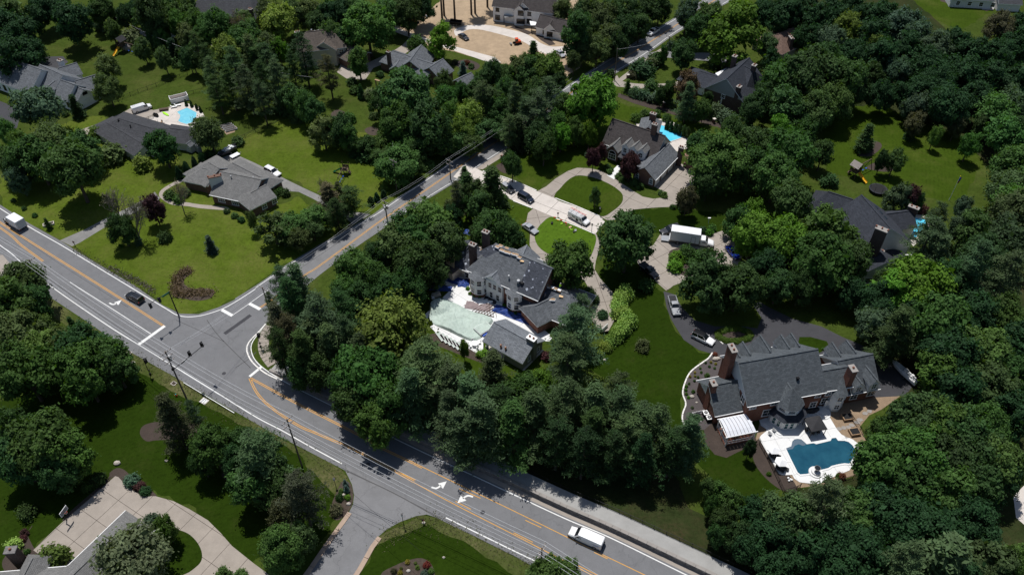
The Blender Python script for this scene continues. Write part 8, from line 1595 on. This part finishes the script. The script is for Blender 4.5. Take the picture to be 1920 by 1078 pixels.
t = thing('covered_grill', 'pale covered grill on lawn left of the patio', 'grill', P(818, 556), R(25)); MB().box((0, 0, .6), (2.2, .9, 1.0), 0, .85).build('cover', 'siding_beige', t, uv=False); MB().box((-.9, -.2, .4), (.7, .7, .7), 0, .8).build('side_cover', 'white_cloth', t, uv=False)
for px, py, lab in ((830.5, 522, 'left black planter beside the beige terrace wall'), (835, 521, 'right black planter beside the beige terrace wall')): t = thing('planter', lab, 'planter', P(px, py) + Vector((0, 0, .07)), 0, 'black planters'); MB().box((0, 0, .35), (.6, .6, .7), 0, 1.1).build('pot', 'black_metal', t, uv=False); MB().box((0, 0, .71), (.5, .5, .04)).build('soil', 'rubber', t, uv=False)
i = 0
for px, py in ((806, 564), (803, 604), (804, 598), (829, 561)): put_tree(px, py, 5, 'A', 'd', ('upper left', 'lower left', 'middle left', 'upper right')[i] + ' slim dark shrub at the corner of the pool cover', 'slim shrubs around pool cover'); i += 1
# things spread on the round lawn
TL = [(1035, 420, 'black_metal', .5, 'black bin standing on'), (1040, 409, 'orange_paint', .3, 'orange tool at the top of'), (1046, 414, 'yellow_plastic', .3, 'yellow tool left on'), (1052, 414, 'red_paint', .3, 'red tool box on'), (1053, 421, 'hivis', .35, 'lime green bag on'), (1061, 419, 'orange_paint', .35, 'orange and red bag on'), (1062, 423, 'terracotta', .3, 'rust coloured pack on'), (1069, 428, 'plywood', .5, 'tan cardboard box on'), (1071, 432, 'hivis', .35, 'lime yellow vest heap on'), (1079, 434, 'grey_metal', .5, 'grey compressor on'), (1076, 436, 'black_cloth', .4, 'black bag beside compressor on'), (1057, 418, 'wood_plain', .3, 'brown crate on')]
for px, py, mt, s_, lab in TL:
    t = thing('site_tool', lab + ' the round lawn', 'tool', P(px, py) + Vector((0, 0, .09)), px, 'roofing tools on the round lawn'); MB().box((0, 0, s_ * .35), (s_ * 1.8, s_ * 1.1, s_ * .7), 0, .85).build('case', mt, t, uv=False); MB().cyl((-.3 * s_, 0, s_ * .7), (.3 * s_, 0, s_ * .9), .04, None, 5).build('handle', 'rubber', t, uv=False)
# --- other garden things
t = thing('stone_trough', 'rectangular pale trough of soil on the lawn beside main road', 'planter', P(92, 422), R(24)); MB().box((0, .48, .25), (2.6, .16, .5)).box((0, -.48, .25), (2.6, .16, .5)).box((1.22, 0, .25), (.16, .8, .5)).box((-1.22, 0, .25), (.16, .8, .5)).build('wall', 'concrete_pale', t, uv=False); MB().box((0, 0, .2), (2.28, .8, .36)).build('soil', 'mulch', t, uv=False)
for i in range(4):
    q = P(424 + i * 3.4, 236 + i * 3.0); t = thing('raised_bed', ordinal(i) + ' raised vegetable bed from the top on the left lawn', 'planter', q, R(28), 'raised vegetable beds'); MB().box((0, 0, .2), (3.4, .8, .4)).build('frame', 'siding_grey', t, uv=False); MB().box((0, 0, .41), (3.1, .55, .04)).build('soil', 'mulch', t, uv=False)
SH('gravel_bed', [(412, 240), (428, 231), (444, 238), (440, 248), (425, 253)], .014, 'gravel_tan')
t = thing('garden_fountain', 'small stone fountain on square pale terrace in the upper left garden', 'fountain', P(266, 62)); MB().cyl((0, 0, 0), (0, 0, .3), .9, .8, 12).build('basin', 'concrete_white', t, uv=False); MB().cyl((0, 0, .3), (0, 0, 1.4), .15, .12, 8).build('stem', 'concrete_white', t, uv=False); MB().cyl((0, 0, 1.4), (0, 0, 1.6), .3, .5, 10).build('bowl', 'concrete_white', t, uv=False)
SH('terrace', [(260, 64), (272, 58), (284, 62), (274, 69)], .02, 'concrete_pale')
t = thing('canopy_tent', 'white canopy tent behind the trees beside upper left hedge', 'canopy', P(336, 74), R(20))
for x in (-1.6, 1.6):
    for y in (-1.6, 1.6): MB().box((x, y, 1.2), (.1, .1, 2.4)).build('post', 'white_trim', t, uv=False)
k4 = [(-2, -2, 2.3), (2, -2, 2.3), (2, 2, 2.3), (-2, 2, 2.3)]
for i in range(4): MB().face([k4[i], k4[(i + 1) % 4], (0, 0, 3.3)]).face([k4[(i + 1) % 4], k4[i], k4[i][:2] + (2.0,), k4[(i + 1) % 4][:2] + (2.0,)]).build('canopy_panel', 'white_cloth', t, uv=False)
for i, (px, py) in enumerate(((326, 201), (333, 198))): lounger(('left', 'right')[i] + ' white lounger beside the pale aqua pool', px, py, R(20), 'white loungers', 'white_trim')
t = thing('wood_stack', 'stack of brown timber beside the white van', 'timber stack', P(308, 207), R(15))
for k in range(5): MB().box((0, (k % 3 - 1) * .5, .2 + .35 * (k // 3)), (2.6, .45, .32)).build('timber', 'wood_dark', t, uv=False)
o = loft([(-1.6, .1, .1, .3, .03), (-.8, .38, 0, .35, .05), (.8, .38, 0, .35, .05), (1.6, .1, .1, .3, .03)]).build('kayak', 'hivis', uv=False); o.location = P(311, 215); o.rotation_euler = (0, 0, R(-40)); tag(o, 'lime yellow kayak lying on the pale pool deck', 'kayak')
t = thing('patio_table', 'round brown table with chairs on the pale pool deck', 'table', P(299, 236)); MB().cyl((0, 0, .7), (0, 0, .76), .8, None, 14).build('tabletop', 'terracotta', t, uv=False); MB().cyl((0, 0, 0), (0, 0, 2.0), .05, None, 6).build('pole', 'wood_dark', t, uv=False)
for i in range(5):
    a_ = i * 1.257; q = P(299, 236) + Vector((math.cos(a_) * 1.3, math.sin(a_) * 1.3, .1)); tt = thing('patio_chair', ordinal(i) + ' wooden chair around brown table on pale pool deck', 'chair', q, a_, 'chairs around the brown table'); MB().box((0, 0, .42), (.5, .5, .06)).build('seat', 'wood_plain', tt, uv=False); MB().box((.24, 0, .7), (.06, .5, .5)).build('backrest', 'wood_plain', tt, uv=False); MB().box((0, 0, .2), (.35, .35, .4)).build('leg_frame', 'wood_dark', tt, uv=False)
t = thing('grill', 'black grill and stand between white van and pool', 'grill', P(293, 219), R(-20)); MB().box((0, 0, .5), (1.5, .6, .8)).build('cart', 'black_metal', t, uv=False); MB().cyl((-.5, 0, .95), (.5, 0, .95), .3, None, 10).build('lid', 'black_metal', t, uv=False)
for i, (px, py) in enumerate(((358, 194), (368, 200), (375, 204), (348, 192))): q = P(px, py); put_tree(px, py, 6, 'A', 'd', ('second', 'third', 'rightmost', 'leftmost')[i] + ' small potted evergreen on the far edge of pale pool deck', 'potted evergreens')
t = thing('garden_arch', 'wooden garden arch beside the big dark tree', 'arch', P(709, 163), R(-30))
for x in (-.7, .7): MB().box((x, 0, 1.1), (.12, .5, 2.2)).build('post', 'wood_plain', t, uv=False)
MB().box((0, 0, 2.25), (1.8, .6, .12)).build('top', 'wood_plain', t, uv=False)
t = thing('firepit', 'round stone fire pit on pale terrace beside big dark tree', 'fire pit', P(709, 193)); MB().cyl((0, 0, 0), (0, 0, .5), .8, None, 12).build('ring', 'stone_dark', t, uv=False); MB().cyl((0, 0, .5), (0, 0, .52), .6, None, 12).build('ash', 'rubber', t, uv=False)
for px, py, lab in ((1018, 437, 'stone mailbox pillar'),): pass
for px, py, lab in ((1177, 148, 'brick drive pillar left of the slate roofed house drive'), (1243, 200, 'brick pillar in the planted bed behind cyan pool'), (1338, 231, 'brick pillar at the right end of planted bed')):
    t = thing('brick_pillar', lab, 'pillar', P(px, py), .4, 'brick pillars'); MB().box((0, 0, .7), (.7, .7, 1.4)).build('shaft', 'brick_brown', t); MB().box((0, 0, 1.45), (.85, .85, .12)).build('cap', 'concrete_pale', t, uv=False)
t = thing('utility_box', 'white utility box on post in the planted island beside box truck', 'utility box', P(1303, 479)); MB().box((0, 0, .5), (.9, .5, .6)).build('box', 'white_trim', t, uv=False); MB().box((0, 0, .1), (.3, .3, .2)).build('foot', 'rubber', t, uv=False)
for px, py, lab in ((1328, 419, 'white lamp on short post near the round shrubs'),): t = thing('lamp_post', lab, 'lamp post', P(px, py), 0, 'garden lamp posts'); MB().cyl((0, 0, 0), (0, 0, 1.6), .05, None, 6).build('post', 'white_trim', t, uv=False); MB().box((0, 0, 1.7), (.7, .3, .2)).build('lamp_head', 'white_trim', t, uv=False)
t = thing('driveway_gate', 'open white gate arm at the lower end of tan drive', 'gate', P(1133, 618), R(50)); MB().box((0, 0, .55), (2.4, .08, .9)).build('gate_panel', 'white_trim', t, uv=False); MB().box((-1.3, 0, .6), (.2, .2, 1.2)).build('post', 'black_metal', t, uv=False)
for i, (px, py, rz) in enumerate(((1136, 625, .3), (1128, 621, .9))): o = MB().box((0, 0, .35), (1.6, .07, .7)).build('gate_panel', 'black_metal', uv=False); o.location = P(px, py); o.rotation_euler = (0, 0, rz); tag(o, ('right', 'left')[i] + ' low black gate panel beside the lime shrubs', 'gate', 'low black gate panels')
# --- people on the site
def skin_person(pose):
    me = bpy.data.meshes.new('person'); V, E, Rd = pose; me.from_pydata(V, E, []); o = bpy.data.objects.new('person_tmp', me); COL.objects.link(o); md = o.modifiers.new('s', 'SKIN'); me.skin_vertices[0].data[0].use_root = True
    for k, r in enumerate(Rd): me.skin_vertices[0].data[k].radius = (r, r)
    o.modifiers.new('ss', 'SUBSURF').levels = 1; dg = bpy.context.evaluated_depsgraph_get(); m2 = bpy.data.meshes.new_from_object(o.evaluated_get(dg)); bpy.data.objects.remove(o); return m2
def person_pose(bend, stride, arm):
    h = Vector((0, 0, .95)); cb, sb = math.cos(bend), math.sin(bend); up = lambda d: h + Vector((sb * d, 0, cb * d))
    ch, nk, hd, ht = up(.38), up(.55), up(.68), up(.80); V = [h, up(.18), ch, nk, hd, ht]; E = [(0, 1), (1, 2), (2, 3), (3, 4), (4, 5)]; Rr = [.13, .12, .15, .055, .10, .075]
    for s in (-1, 1):
        i = len(V); kx = s * stride; V += [Vector((0, s * .1, .9)), Vector((kx * .5 + .06, s * .12, .5)), Vector((kx, s * .13, .09)), Vector((kx + .17, s * .14, .04))]; E += [(0, i), (i, i + 1), (i + 1, i + 2), (i + 2, i + 3)]; Rr += [.10, .07, .045, .035]
        i = len(V); sh = ch + Vector((0, s * .2, .06)); V += [sh, sh + Vector((arm * .16 + sb * .1, s * .07, -.27)), sh + Vector((arm * .42 + sb * .15, s * .03, -.45)), sh + Vector((arm * .5 + sb * .17, s * .03, -.53))]; E += [(2, i), (i, i + 1), (i + 1, i + 2), (i + 2, i + 3)]; Rr += [.062, .045, .035, .032]
    return [tuple(v) for v in V], E, Rr
for px_, B_, uu, tt_, pose, body, hat, rz, lab in ((0, RW, RW['L'] * .22, .34, person_pose(1.0, .25, .8), 'cloth_dark', 'cloth_dark', 2.2, 'person in dark clothes bending over the garage roof underlayment'), (1, RW2, 3.0, .2, person_pose(.9, .2, .6), 'cloth_dark', 'cloth_blue', 1.2, 'person in dark clothes crouching at the left garage roof edge'), (2, RW, RW['L'] * .70, .05, person_pose(.35, .2, .3), 'hivis', 'white_trim', 1.0, 'person in lime vest behind the garage ridge')):
    me = skin_person(pose); me.materials.clear(); [me.materials.append(MATS[x]) for x in (body, 'cloth_blue' if px_ == 2 else body, 'skin')]
    hz = pose[0][4]; 
    for p in me.polygons:
        c = p.center; p.material_index = 2 if (Vector(c) - Vector(hz)).length < .16 else (1 if c.z < .85 else 0)
    t = thing('person', lab, 'person', onroof(B_, 'E' if px_ < 2 else 'O', uu, tt_, .0), rz); link('body', me, t); hx, hy, hzz = pose[0][5]; MB().ball((hx - .01, hy, hzz + .0), (.125, .115, .1), n=10, m=5).build('hat', hat, t, smooth=True, uv=False)
